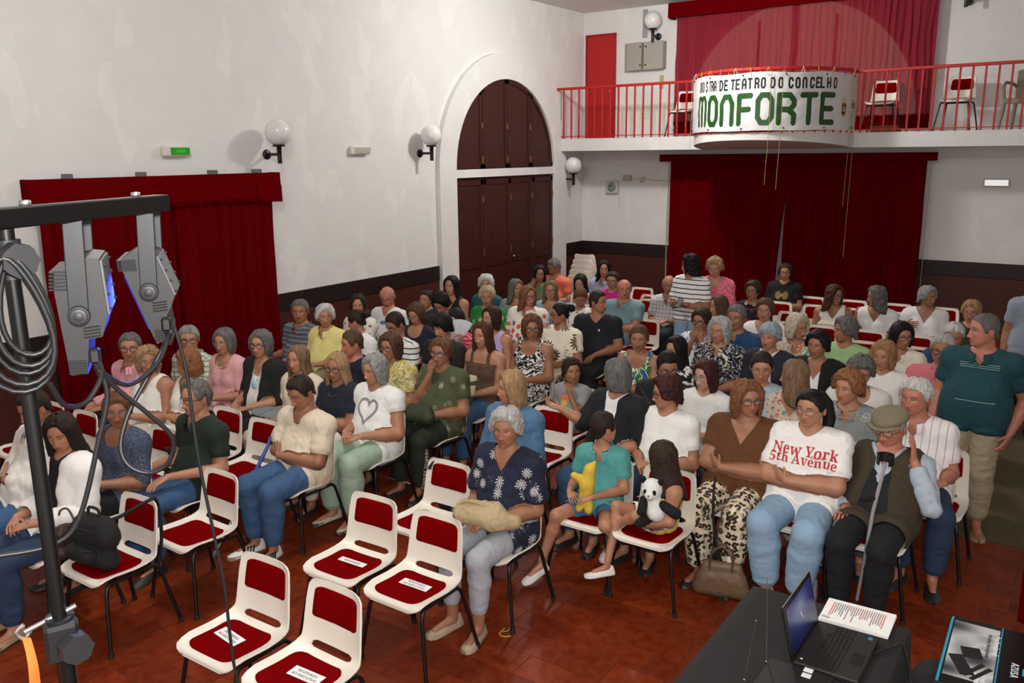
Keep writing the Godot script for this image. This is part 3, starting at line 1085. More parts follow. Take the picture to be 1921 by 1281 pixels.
# the shell: v runs from the front lip (0) to the top of the back (1), u from side to side (-1..1)
const PROFILE := [[0.0, 0.238, 0.418], [0.04, 0.236, 0.436], [0.1, 0.215, 0.447], [0.25, 0.13, 0.441], [0.4, 0.02, 0.433], [0.5, -0.07, 0.436], [0.57, -0.128, 0.449], [0.63, -0.163, 0.477], [0.69, -0.178, 0.52], [0.78, -0.19, 0.592], [0.9, -0.208, 0.7], [1.0, -0.226, 0.79]]
const WIDTHS := [[0.0, 0.135], [0.015, 0.16], [0.04, 0.185], [0.09, 0.206], [0.2, 0.218], [0.45, 0.222], [0.58, 0.215], [0.65, 0.204], [0.75, 0.198], [0.9, 0.19], [0.97, 0.178], [1.0, 0.15]]
func prof(v: float) -> Vector2:
	for k in PROFILE.size() - 1:
		if v <= PROFILE[k + 1][0]:
			var t: float = (v - PROFILE[k][0]) / (PROFILE[k + 1][0] - PROFILE[k][0])
			var p: Array = PROFILE[maxi(k - 1, 0)]
			var q: Array = PROFILE[mini(k + 2, PROFILE.size() - 1)]
			return Vector2(PROFILE[k][1], PROFILE[k][2]).cubic_interpolate(Vector2(PROFILE[k + 1][1], PROFILE[k + 1][2]), Vector2(p[1], p[2]), Vector2(q[1], q[2]), t)
	return Vector2(PROFILE[-1][1], PROFILE[-1][2])

func wide(v: float) -> float:
	for k in WIDTHS.size() - 1:
		if v <= WIDTHS[k + 1][0]:
			return lerpf(WIDTHS[k][1], WIDTHS[k + 1][1], (v - WIDTHS[k][0]) / (WIDTHS[k + 1][0] - WIDTHS[k][0]))
	return WIDTHS[-1][1]

func seat_point(u: float, v: float, lift := 0.0) -> Vector3:
	var p := prof(v)
	var a := prof(clampf(v + 0.01, 0, 1))
	var b := prof(clampf(v - 0.01, 0, 1))
	var tn := (a - b).normalized()
	var nn := Vector2(tn.y, -tn.x)  # towards the sitter
	if nn.y < 0 and v < 0.5:
		nn = -nn
	if v >= 0.5 and nn.x < 0:
		nn = -nn
	var dish := 0.03 * pow(absf(u), 3.0) * smoothstep(0.0, 0.25, v)
	var q := p + nn * (dish + lift)
	return Vector3(u * wide(v), q.y, q.x)

func make_shell() -> MB:
	var us := []
	for i in 19:
		us.append(-1.0 + i / 9.0)
	var vs := [0.0, 0.02, 0.05, 0.09, 0.15, 0.23, 0.32, 0.41, 0.49, 0.55, 0.59, 0.615, 0.645, 0.675, 0.71, 0.76, 0.82, 0.88, 0.93, 0.96, 0.985, 1.0]
	var nu := us.size()
	var nv := vs.size()
	var h0 := 10  # slot rows: vs[10] .. vs[12]
	var h1 := 12
	var i0 := 3
	var i1 := 15
	var m := MB.new()
	var pts := [PackedVector3Array(), PackedVector3Array()]
	for side in 2:
		for k in nv:
			for i in nu:
				var v: float = vs[k]
				var u: float = us[i]
				if i == i0 or i == i1:
					if k == h0: v = lerpf(vs[h0], vs[h0 + 1], 0.55)
					if k == h1: v = lerpf(vs[h1], vs[h0 + 1], 0.55)
				if (i == i0 - 1 or i == i1 + 1) and k == h0 + 1:
					u = u * 0.97
				pts[side].append(seat_point(u, v, 0.0035 if side == 0 else -0.0035))
	for side in 2:
		var v0 := m.v.size()
		var s0 := m.ix.size()
		for q in pts[side]:
			m.vert(q, Vector3.UP)
		for k in nv - 1:
			for i in nu - 1:
				if k >= h0 and k < h1 and i >= i0 and i < i1:
					continue
				var a := v0 + k * nu + i
				if side == 0:
					m.quad(a, a + 1, a + nu + 1, a + nu)
				else:
					m.quad(a + 1, a, a + nu, a + nu + 1)
		m.smooth(v0, s0)
	# outer rim, rolled a little outwards, and the inside of the slot
	for loop in 2:
		var ids := []
		if loop == 0:
			for i in nu: ids.append(i)
			for k in range(1, nv): ids.append(k * nu + nu - 1)
			for i in range(nu - 2, -1, -1): ids.append((nv - 1) * nu + i)
			for k in range(nv - 2, 0, -1): ids.append(k * nu)
		else:
			for i in range(i0, i1 + 1): ids.append(h0 * nu + i)
			ids.append((h0 + 1) * nu + i1)
			for i in range(i1, i0 - 1, -1): ids.append(h1 * nu + i)
			ids.append((h0 + 1) * nu + i0)
		var rim := PackedVector3Array()
		for q in ids: rim.append(pts[1][q])
		if loop == 0:
			for q in ids:
				var c: Vector3 = (pts[0][q] + pts[1][q]) * 0.5
				var out := Vector3(c.x, 0, 0).normalized() * 0.006
				rim.append(c + out + (pts[1][q] - pts[0][q]) * 0.5)
		for q in ids: rim.append(pts[0][q])
		m.grid(rim, ids.size(), 3 if loop == 0 else 2, true, loop == 1)
	return m

func make_pad(u0: float, u1: float, v0: float, v1: float, high: float, corner: float) -> MB:
	var m := MB.new()
	var p := PackedVector3Array()
	var nu := 13
	var nv := 11
	for k in nv + 2:
		for i in nu + 2:
			var a := clampf((i - 1.0) / (nu - 1.0), 0, 1) * 2.0 - 1.0
			var b := clampf((k - 1.0) / (nv - 1.0), 0, 1) * 2.0 - 1.0
			# squeeze the square grid into a rounded rectangle
			var r := corner
			var ax := maxf(absf(a) - (1.0 - r), 0.0) / r
			var bx := maxf(absf(b) - (1.0 - r), 0.0) / r
			var l := sqrt(ax * ax + bx * bx)
			if l > 1.0:
				a = signf(a) * ((1.0 - r) + r * ax / l)
				b = signf(b) * ((1.0 - r) + r * bx / l)
			var edge := i == 0 or k == 0 or i == nu + 1 or k == nv + 1
			var dome := pow(1.0 - pow(maxf(absf(a), absf(b)), 6.0), 0.5)
			var lift := -0.002 if edge else 0.005 + high * dome
			p.append(seat_point(lerpf(u0, u1, a * 0.5 + 0.5), lerpf(v0, v1, b * 0.5 + 0.5), lift))
	m.grid(p, nu + 2, nv + 2)
	return m

func make_chair(called: String, pads: bool) -> Node3D:
	var o := Node3D.new()
	o.name = called
	put("shell", make_shell(), shell_mat, o)
	if pads:
		put("back_pad", make_pad(-0.8, 0.8, 0.79, 0.955, 0.008, 0.3), pad_mat, o)
		put("seat_pad", make_pad(-0.78, 0.78, 0.12, 0.53, 0.009, 0.42), pad_mat, o)
	for s in [-1.0, 1.0]:
		var m := MB.new()
		m.tube([Vector3(s * 0.178, 0.412, 0.16), Vector3(s * 0.178, 0.412, -0.14)], 0.011, 8)
		put("seat_rail", m, tube_mat, o)
		for z in [1.0, -1.0]:
			m = MB.new()
			var zt := 0.16 if z > 0 else -0.14
			m.tube([Vector3(s * 0.178, 0.412, zt - z * 0.02), Vector3(s * 0.18, 0.41, zt), Vector3(s * 0.187, 0.39, zt + z * 0.02), Vector3(s * 0.196, 0.34, zt + z * 0.032), Vector3(s * 0.248, 0.012, z * 0.235)], 0.0115, 8)
			var leg := put("leg", m, tube_mat, o)
			m = MB.new()
			m.tube([Vector3(s * 0.2445, 0.03, z * 0.232), Vector3(s * 0.249, 0.0, z * 0.2365)], 0.0155, 8)
			put("foot_cap", m, mat("111111", 0.7), leg)
	var mb := MB.new()
	mb.tube([Vector3(-0.178, 0.408, 0.1), Vector3(0.178, 0.408, 0.1)], 0.01, 8)
	put("crossbar", mb, tube_mat, o)
	mb = MB.new()
	mb.tube([Vector3(-0.178, 0.408, -0.1), Vector3(0.178, 0.408, -0.1)], 0.01, 8)
	put("crossbar", mb, tube_mat, o)
	return o

func chair(at: Vector3, turn: float, label: String, group: String, proto: Node3D = null) -> Node3D:
	var o: Node3D = (proto if proto else chair_proto).duplicate()
	o.name = numbered("shell_chair")
	add_child(o, true)
	o.position = at
	o.rotation.y = turn
	tag(o, label, "chair", group)
	return o

func note(at: Vector3, turn: float, lines: Array, size: Vector2, label: String, group := "") -> void:
	var o := thing("paper_notice", at, 0.0, label, "paper", group)
	o.basis = Basis(Vector3.UP, turn) * Basis(Vector3.RIGHT, 0.03)
	var m := MB.new()
	m.box(Vector3.ZERO, Vector3(size.x, 0.0015, size.y))
	var s := put("sheet", m, mat("f0f0ee", 0.7), o)
	var k := 0
	for ln in lines:
		var t := TextMesh.new()
		t.text = ln
		t.font_size = 22
		t.pixel_size = 0.001
		t.depth = 0.0006
		var x := put("lettering", t, mat("3a3a3c", 0.7), s)
		x.basis = Basis(Vector3.RIGHT, -PI / 2)
		x.position = Vector3(0, 0.0011, (k - (lines.size() - 1) * 0.5) * 0.027)
		k += 1

func build_chairs() -> void:
	shell_mat = mat("e4ded2", 0.36)
	pad_mat = StandardMaterial3D.new()
	pad_mat.albedo_texture = noise_tex(0.25, ["640103", "740206", "6b0104"], 128, 2, 15)
	pad_mat.uv1_triplanar = true
	pad_mat.uv1_scale = Vector3.ONE * 9.0
	pad_mat.roughness = 1.0
	pad_mat.metallic_specular = 0.1
	tube_mat = mat("0c0c0d", 0.35)
	chair_proto = make_chair("shell_chair", true)
	bare_proto = make_chair("shell_chair", false)
	var E := "empty front chairs"
	chair(Vector3(-2.88, 0, -2.4), -0.02, "empty white shell chair, paper notice on seat, nearest the equipment table", E)
	chair(Vector3(-3.4, 0, -2.41), 0.02, "empty white shell chair with a paper notice lying askew on its seat", E)
	chair(Vector3(-3.0, 0, -3.33), 0.0, "empty white shell chair with two line notice before the navy medallion blouse", E)
	chair(Vector3(-3.5, 0, -3.33), 0.03, "empty white shell chair with one line notice on its red seat pad", E)
	chair(Vector3(-3.49, 0, -4.05), 0.0, "empty white shell chair with navy bag strap hung over its back", E)
	chair(Vector3(-4.72, 0, -2.52), 0.02, "white shell chair carrying a black backpack", E)
	chair(Vector3(-4.66, 0, -3.07), -0.02, "empty white shell chair behind the one with the backpack", E)
	chair(Vector3(-5.32, 0, -3.98), 0.0, "empty white shell chair beside the person with crossed arms in beige tee", E)
	chair(Vector3(-5.84, 0, -4.02), 0.0, "empty white shell chair with a dark bag strap, two seats from the beige tee", E)
	chair(Vector3(-5.83, 0, -3.42), 0.0, "empty white shell chair with a walking cane hooked on its back", E)
	chair(Vector3(-6.76, 0, -3.31), 0.0, "empty white shell chair behind the person in navy speckled blouse", E)
	chair(Vector3(-7.26, 0, -3.3), 0.0, "empty white shell chair behind the person in cream shirt", E)
	chair(Vector3(-3.56, 0, -5.5), 0.0, "empty white shell chair in front of the child in grey printed tee", E)
	for q in [[-2.03, -9.47], [-1.52, -9.47], [-3.17, -10.1], [-2.64, -10.1], [-2.11, -10.1], [-1.6, -10.1], [-3.2, -10.8], [-3.6, -11.48], [-3.08, -11.48], [-2.55, -11.48], [-2.04, -11.48], [-3.33, -12.13], [-2.76, -12.13], [-2.19, -12.13], [-1.62, -12.13], [-4.6, -9.36], [-5.34, -11.1], [-5.78, -11.65], [-4.85, -10.5], [-5.2, -10.75], [-3.0, -9.47]]:
		chair(Vector3(q[0], 0, q[1]), 0.0, "empty white shell chair with red pads among the far rows under the balcony", "empty far chairs")
	# stacked in the corner
	for k in 6:
		chair(Vector3(-7.02 + 0.012 * k, 0.085 * k, -12.1 - 0.035 * k), PI + 0.05, "bare white shell chair without pads, %s in the corner stack" % ["lowest", "second from the floor", "third from the floor", "fourth from the floor", "second from the top", "topmost"][k], "stacked chairs", bare_proto)
	# on the balcony
	for q in [[-6.35, -14.5, 0.05, "white shell chair on the balcony beside the red door side of the banner"], [-5.75, -14.5, 0.0, "white shell chair on the balcony mostly hidden by the banner edge"], [-3.05, -14.5, 0.0, "white shell chair on the balcony beside the wooden block"], [-2.0, -14.5, -0.1, "white shell chair on the balcony beside the beige armchair"]]:
		chair(Vector3(q[0], 3.1, q[1]), q[2], q[3], "balcony chairs")
	note(Vector3(-2.85, 0.4565, -2.36), 0.05, ["RESERVADO", "AO EXECUTIVO"], Vector2(0.19, 0.07), "white notice reading RESERVADO AO EXECUTIVO on the chair nearest the equipment table", "reserved notices")
	note(Vector3(-3.43, 0.4565, -2.37), -0.12, ["RESERVADO", "AO EXECUTIVO"], Vector2(0.19, 0.07), "white notice reading RESERVADO AO EXECUTIVO lying askew on a front chair", "reserved notices")
	note(Vector3(-2.99, 0.4565, -3.3), 0.02, ["RESERVADO", "AO EXECUTIVO"], Vector2(0.2, 0.06), "white notice reading RESERVADO AO EXECUTIVO on the chair before the navy medallion blouse", "reserved notices")
	note(Vector3(-3.49, 0.4565, -3.3), 0.04, ["RESERVADO"], Vector2(0.2, 0.045), "narrow white notice reading only RESERVADO on a red seat pad", "reserved notices")

# ------------------------------------------------------------------ people: a smooth body from bones, then head, hands, hair and clothes
var wob := noise(1.0, 2, 7)
var fine := noise(1.0, 2, 23)

func bone(a: Vector3, b: Vector3, ra: float, rb: float, k: float, part: int, flat := 1.0) -> Array:
	return [a, b, ra, rb, k, part, flat]

func sdf_mesh(bones: Array, h: float) -> Dictionary:
	var lo := Vector3.ONE * 99.0
	var hi := -lo
	for b in bones:
		var r := Vector3.ONE * maxf(b[2], b[3])
		lo = lo.min((b[0] as Vector3).min(b[1]) - r)
		hi = hi.max((b[0] as Vector3).max(b[1]) + r)
	lo -= Vector3.ONE * h * 3.0
	hi += Vector3.ONE * h * 3.0
	var nx := int((hi.x - lo.x) / h) + 2
	var ny := int((hi.y - lo.y) / h) + 2
	var nz := int((hi.z - lo.z) / h) + 2
	var F := PackedFloat32Array()
	F.resize(nx * ny * nz)
	F.fill(9.0)
	var T := PackedByteArray()
	T.resize(nx * ny * nz)
	var bi := 0
	for b in bones:
		var a: Vector3 = b[0]
		var ab: Vector3 = b[1] - b[0]
		var inv := 1.0 / maxf(ab.length_squared(), 1e-9)
		var ra: float = b[2]
		var dr: float = b[3] - b[2]
		var k: float = b[4]
		var isz: float = 1.0 / b[6]
		var reach := maxf(b[2], b[3]) + h * 2.2 + k * 0.5
		var l: Vector3 = ((b[0] as Vector3).min(b[1]) - Vector3.ONE * reach - lo) / h
		var u: Vector3 = ((b[0] as Vector3).max(b[1]) + Vector3.ONE * reach - lo) / h
		var x0 := maxi(int(l.x), 0)
		var x1 := mini(int(u.x) + 1, nx - 1)
		var y0 := maxi(int(l.y), 0)
		var y1 := mini(int(u.y) + 1, ny - 1)
		var z0 := maxi(int(l.z), 0)
		var z1 := mini(int(u.z) + 1, nz - 1)
		var far := h * 2.2 + k * 0.5
		for iz in range(z0, z1 + 1):
			for iy in range(y0, y1 + 1):
				var row := (iz * ny + iy) * nx
				var q0 := lo + Vector3(0, iy, iz) * h - a
				for i in range(x0, x1 + 1):
					var q := q0
					q.x += i * h
					var tt := clampf(q.dot(ab) * inv, 0.0, 1.0)
					q -= ab * tt
					q.z *= isz
					var d := q.length() - ra - dr * tt
					if d < far:
						var f := F[row + i]
						var e := k - absf(f - d)
						if e > 0.0:
							F[row + i] = minf(f, d) - e * e / (4.0 * k)
						elif d < f:
							F[row + i] = d
						if d < f:
							T[row + i] = bi
		bi += 1
	# surface nets
	var id := PackedInt32Array()
	id.resize(nx * ny * nz)
	id.fill(-1)
	var V := PackedVector3Array()
	var W := PackedByteArray()
	var I := PackedInt32Array()
	var sxy := nx * ny
	var off := [0, 1, nx, nx + 1, sxy, sxy + 1, sxy + nx, sxy + nx + 1]
	for iz in range(nz - 1):
		for iy in range(ny - 1):
			var row := iz * sxy + iy * nx
			for i in range(nx - 1):
				var o := row + i
				var f0 := F[o]
				if f0 > 0.3:
					continue
				var f7 := F[o + sxy + nx + 1]
				if f7 > 0.3:
					continue
				var f1 := F[o + 1]
				var f2 := F[o + nx]
				var f3 := F[o + nx + 1]
				var f4 := F[o + sxy]
				var f5 := F[o + sxy + 1]
				var f6 := F[o + sxy + nx]
				var m := (1 if f0 < 0 else 0) + (1 if f1 < 0 else 0) + (1 if f2 < 0 else 0) + (1 if f3 < 0 else 0) + (1 if f4 < 0 else 0) + (1 if f5 < 0 else 0) + (1 if f6 < 0 else 0) + (1 if f7 < 0 else 0)
				if m == 0 or m == 8:
					continue
				var s := Vector3.ZERO
				var c := 0
				if (f0 < 0) != (f1 < 0):
					s += Vector3(f0 / (f0 - f1), 0, 0); c += 1
				if (f2 < 0) != (f3 < 0):
					s += Vector3(f2 / (f2 - f3), 1, 0); c += 1
				if (f4 < 0) != (f5 < 0):
					s += Vector3(f4 / (f4 - f5), 0, 1); c += 1
				if (f6 < 0) != (f7 < 0):
					s += Vector3(f6 / (f6 - f7), 1, 1); c += 1
				if (f0 < 0) != (f2 < 0):
					s += Vector3(0, f0 / (f0 - f2), 0); c += 1
				if (f1 < 0) != (f3 < 0):
					s += Vector3(1, f1 / (f1 - f3), 0); c += 1
				if (f4 < 0) != (f6 < 0):
					s += Vector3(0, f4 / (f4 - f6), 1); c += 1
				if (f5 < 0) != (f7 < 0):
					s += Vector3(1, f5 / (f5 - f7), 1); c += 1
				if (f0 < 0) != (f4 < 0):
					s += Vector3(0, 0, f0 / (f0 - f4)); c += 1
				if (f1 < 0) != (f5 < 0):
					s += Vector3(1, 0, f1 / (f1 - f5)); c += 1
				if (f2 < 0) != (f6 < 0):
					s += Vector3(0, 1, f2 / (f2 - f6)); c += 1
				if (f3 < 0) != (f7 < 0):
					s += Vector3(1, 1, f3 / (f3 - f7)); c += 1
				id[o] = V.size()
				V.append(lo + (Vector3(i, iy, iz) + s / c) * h)
				var best := o
				for k in 8:
					if F[o + off[k]] < F[best]:
						best = o + off[k]
				W.append(T[best])
				if i == 0 or iy == 0 or iz == 0:
					continue
				# quads round the three edges that leave corner 0
				if (f0 < 0) != (f1 < 0):
					quad_into(I, id[o], id[o - nx], id[o - nx - sxy], id[o - sxy], f0 < 0)
				if (f0 < 0) != (f2 < 0):
					quad_into(I, id[o], id[o - sxy], id[o - sxy - 1], id[o - 1], f0 < 0)
				if (f0 < 0) != (f4 < 0):
					quad_into(I, id[o], id[o - 1], id[o - 1 - nx], id[o - nx], f0 < 0)
	return {"v": V, "i": I, "w": W}

func quad_into(I: PackedInt32Array, a: int, b: int, c: int, d: int, fw: bool) -> void:
	if a < 0 or b < 0 or c < 0 or d < 0:
		return
	if fw:
		I.append_array(PackedInt32Array([a, c, b, a, d, c]))
	else:
		I.append_array(PackedInt32Array([a, b, c, a, c, d]))

# --- the head: slices of a skull with a face pushed out of it; eye level at y = 0, chin at -0.117, crown at 0.115
const SLICES := [[0.115, 0.001, -0.008, 0.012], [0.108, 0.034, 0.03, 0.05], [0.09, 0.055, 0.06, 0.075], [0.06, 0.071, 0.082, 0.09], [0.025, 0.0765, 0.09, 0.096], [-0.01, 0.0755, 0.089, 0.093], [-0.04, 0.071, 0.087, 0.08], [-0.07, 0.0625, 0.086, 0.055], [-0.092, 0.0495, 0.082, 0.025], [-0.107, 0.034, 0.075, 0.0], [-0.117, 0.014, 0.06, -0.03], [-0.119, 0.002, 0.05, -0.045]]
func slice(y: float) -> Vector3:
	var k := 0
	while k < SLICES.size() - 2 and y < SLICES[k + 1][0]:
		k += 1
	var a: Array = SLICES[k]
	var b: Array = SLICES[k + 1]
	var p: Array = SLICES[maxi(k - 1, 0)]
	var q: Array = SLICES[mini(k + 2, SLICES.size() - 1)]
	var t := clampf((a[0] - y) / (a[0] - b[0]), 0, 1)
	if k == 0:
		return Vector3(a[1], a[2], a[3]).lerp(Vector3(b[1], b[2], b[3]), sqrt(t))
	return Vector3(a[1], a[2], a[3]).cubic_interpolate(Vector3(b[1], b[2], b[3]), Vector3(p[1], p[2], p[3]), Vector3(q[1], q[2], q[3]), t)

func skull(y: float, az: float) -> Vector3:
	var s := slice(y)
	var zc := (s.y - s.z) * 0.5
	var hd := (s.y + s.z) * 0.5
	var ca := cos(az)
	return Vector3(s.x * sin(az), y, zc + hd * signf(ca) * pow(absf(ca), 0.92 if ca > 0 else 1.0))

func bump(x: float, y: float, x0: float, y0: float, sx: float, sy: float) -> float:
	var a := (x - x0) / sx
	var b := (y - y0) / sy
	var e := a * a + b * b
	return exp(-e) if e < 7.0 else 0.0

func face_push(x: float, y: float, k: int) -> float:  # k: 0 woman, 1 man, 2 child
	var ax := absf(x)
	var nose: float = [1.0, 1.22, 0.68][k]
	var d := 0.0
	d += nose * (0.021 * bump(x, y, 0, -0.043, 0.0115, 0.013) + 0.013 * bump(x, y, 0, -0.018, 0.0085, 0.022) + 0.009 * bump(ax, y, 0.0135, -0.047, 0.007, 0.008))
	d -= 0.0095 * bump(ax, y, 0.031, 0.001, 0.0165, 0.0105)
	d += (0.005 if k == 1 else 0.0025) * bump(ax, y, 0.03, 0.023, 0.024, 0.009)
	d += 0.005 * bump(ax, y, 0.041, -0.032, 0.02, 0.018)
	d += 0.007 * bump(x, y, 0, -0.0665, 0.02, 0.0052) + 0.0075 * bump(x, y, 0, -0.08, 0.017, 0.0062)
	d -= 0.004 * bump(x, y, 0, -0.0728, 0.024, 0.0028) + 0.003 * bump(x, y, 0, -0.091, 0.02, 0.005)
	d += (0.008 if k == 1 else 0.006) * bump(x, y, 0, -0.105, 0.02, 0.012)
	return d

func face_z(x: float, y: float, k: int) -> float:
	var s := slice(y)
	var sn := clampf(x / s.x, -1, 1)
	return skull(y, asin(sn)).z + face_push(x, y, k)

var heads := {}
func make_heads() -> void:
	for k in 3:
		for lod in 2:
			var ys := []
			for q in [0.115, 0.1145, 0.112, 0.106, 0.096, 0.083, 0.068, 0.052]:
				ys.append(q)
			var y := 0.044
			var st := 0.0046 if lod else 0.0078
			while y > -0.112:
				ys.append(y)
				y -= st
			ys.append_array([-0.115, -0.118, -0.119])
			var az := []
			var a := -58.0
			var sa := 3.3 if lod else 5.8
			while a < 57.0:
				az.append(deg_to_rad(a))
				a += sa
			a = 58.0
			while a < 300.0:
				az.append(deg_to_rad(a))
				a += 11.0 if lod else 16.0
			var m := MB.new()
			var p := PackedVector3Array()
			var tint := PackedColorArray()
			for yy: float in ys:
				for aa: float in az:
					var q := skull(yy, aa)
					if k == 0 and yy < -0.03:
						q.x *= 1.0 - 0.9 * (-0.03 - yy) * 1.4
					if k == 1 and yy < -0.03:
						q.x *= 1.0 + 0.4 * (-0.03 - yy)
					if k == 2:
						q.x *= 1.0 + (0.06 if yy < -0.02 else 0.0)
					var fw := smoothstep(0.0, 0.03, q.z) * (1.0 if cos(aa) > 0 else 0.0)
					q.z += face_push(q.x, yy, k) * fw
					p.append(q)
					var ly := (yy + 0.0735) / 0.0095
					var lx := q.x / 0.0225
					var lip := exp(-ly * ly * ly * ly - lx * lx * lx * lx) * fw
					var beard := fw * smoothstep(-0.04, -0.06, yy) if k == 1 else 0.0
					var blush := fw * (bump(absf(q.x), yy, 0.044, -0.035, 0.02, 0.018) + 0.7 * bump(q.x, yy, 0, -0.045, 0.012, 0.014))
					tint.append(Color(lip, beard, blush))
			m.grid(p, az.size(), ys.size(), true, true)
			heads[k * 2 + lod] = [m.v, m.n, m.ix, tint]

func add_head(m: MB, xf: Transform3D, k: int, lod: int, skin: Color, hairc: Color, stubble: float) -> void:
	var hd: Array = heads[k * 2 + lod]
	var f := m.v.size()
	var hv: PackedVector3Array = hd[0]
	var hn: PackedVector3Array = hd[1]
	var ti: PackedColorArray = hd[3]
	var lipc := Color(skin.r * 0.82, skin.g * 0.5, skin.b * 0.5)
	var red := Color(skin.r * 1.02, skin.g * 0.83, skin.b * 0.8)
	for i in hv.size():
		m.v.append(xf * hv[i])
		m.n.append((xf.basis * hn[i]).normalized())
		m.t.append(Vector2.ZERO)
		var t: Color = ti[i]
		m.c.append(skin.lerp(red, t.b * 0.8).lerp(lipc, t.r).lerp(hairc, t.g * stubble))
	for q in hd[2]:
		m.ix.append(f + q)
	# eyes, brows, ears
	for s in [-1.0, 1.0]:
		m.col = Color(0.72, 0.68, 0.64)
		m.ball(xf * Vector3(s * 0.031, -0.001, 0.0665), Vector3(0.0145, 0.0078, 0.009), xf.basis, 10, 6)
		m.col = Color(0.045, 0.025, 0.015)
		m.ball(xf * Vector3(s * 0.0305, -0.0005, 0.0705), Vector3(0.0068, 0.007, 0.0062), xf.basis, 8, 5)
		var lid := []
		var lash := []
		for j in 5:
			var x := lerpf(0.0155, 0.047, j / 4.0)
			var arch := 0.0075 * sin(PI * clampf((x - 0.014) / 0.034, 0, 1))
			lash.append(xf * Vector3(s * x, arch - 0.0015, maxf(face_z(x, arch, k), 0.0655 + 0.0085 * cos((x - 0.031) * 60.0)) + 0.001))
			lid.append(xf * Vector3(s * x, arch + 0.0025, maxf(face_z(x, arch + 0.003, k), 0.064 + 0.0085 * cos((x - 0.031) * 60.0))))
		m.col = skin * 0.9
		m.tube(lid, 0.0034, 5)
		m.col = Color(0.05, 0.03, 0.025)
		m.tube(lash, 0.0017, 4)
		m.col = hairc.lerp(Color(0.04, 0.024, 0.016), 0.75)
		var brow := []
		for j in 5:
			var x := lerpf(0.013, 0.05, j / 4.0)
			var y := 0.0205 + 0.006 * sin(PI * (0.2 + 0.65 * j / 4.0)) - (0.004 if j == 4 else 0.0)
			brow.append(xf * Vector3(s * x, y, face_z(x, y, k) - 0.0005))
		m.tube(brow, [0.0026, 0.0033, 0.0031, 0.0025, 0.0012] if k != 1 else [0.0032, 0.0042, 0.004, 0.0032, 0.0015], 5)
		m.col = skin.lerp(red, 0.5)
		var eb := xf.basis * Basis(Vector3.UP, s * 0.35) * Basis(Vector3.RIGHT, -0.15)
		m.ball(xf * Vector3(s * 0.0775, -0.012, -0.012), Vector3(0.007, 0.031, 0.017), eb, 8, 6)
		m.ball(xf * Vector3(s * 0.084, -0.008, -0.019), Vector3(0.004, 0.027, 0.008), eb, 6, 5)
	m.col = Color(skin.r * 0.35, skin.g * 0.2, skin.b * 0.2)
	var mouth := []
	for j in 7:
		var x := lerpf(-0.0225, 0.0225, j / 6.0)
		mouth.append(xf * Vector3(x, -0.0728 + 0.9 * x * x * 2.0, face_z(x, -0.0728, k) - 0.0006))
	m.tube(mouth, [0.0005, 0.0014, 0.0017, 0.0016, 0.0017, 0.0014, 0.0005], 4)

func add_hand(m: MB, w: Vector3, dir: Vector3, pn: Vector3, sgn: float, sc: float, curl: float, thumb_up := false) -> void:
	var d := dir.normalized()
	var nrm := (pn - d * pn.dot(d)).normalized()
	var sd := d.cross(nrm).normalized()  # across the palm
	var th := sd * (-sgn if not thumb_up else sgn)
	var p := PackedVector3Array()
	for r in [[-0.012, 0.026, 0.021], [0.02, 0.03, 0.018], [0.05, 0.038, 0.0155], [0.08, 0.041, 0.0125], [0.094, 0.036, 0.006]]:
		for j in 10:
			var a := TAU * j / 10.0
			p.append(w + (d * r[0] + sd * cos(a) * r[1] + nrm * sin(a) * r[2]) * sc)
	m.grid(p, 10, 5, true, true)
	var lens := [0.066, 0.074, 0.069, 0.054]
	for f in 4:
		var base := w + (d * (0.084 - 0.003 * absf(f - 1.2)) + th * (0.031 - 0.0205 * f)) * sc
		var pts := [base - d * 0.012 * sc]
		var at := base
		var ang := 0.0
		pts.append(at)
		for j in 3:
			ang += curl * [0.6, 0.75, 0.55][j]
			at += (d * cos(ang) + nrm * sin(ang) + th * (0.06 * (1.2 - f))) * lens[f] * [0.44, 0.32, 0.26][j] * sc
			pts.append(at)
		m.tube(pts, [0.0088 * sc, 0.0088 * sc, 0.0082 * sc, 0.0074 * sc, 0.0058 * sc], 6)
	var tb := w + (d * 0.024 + th * 0.026) * sc
	var t1 := tb + (d * 0.55 + th * 0.75 + nrm * 0.35).normalized() * 0.034 * sc
	var t2 := t1 + (d * 0.85 + th * 0.35 + nrm * (0.2 + 0.5 * curl)).normalized() * 0.03 * sc
	m.tube([tb - th * 0.01 * sc, tb, t1, t2], [0.011 * sc, 0.0125 * sc, 0.0098 * sc, 0.007 * sc], 6)

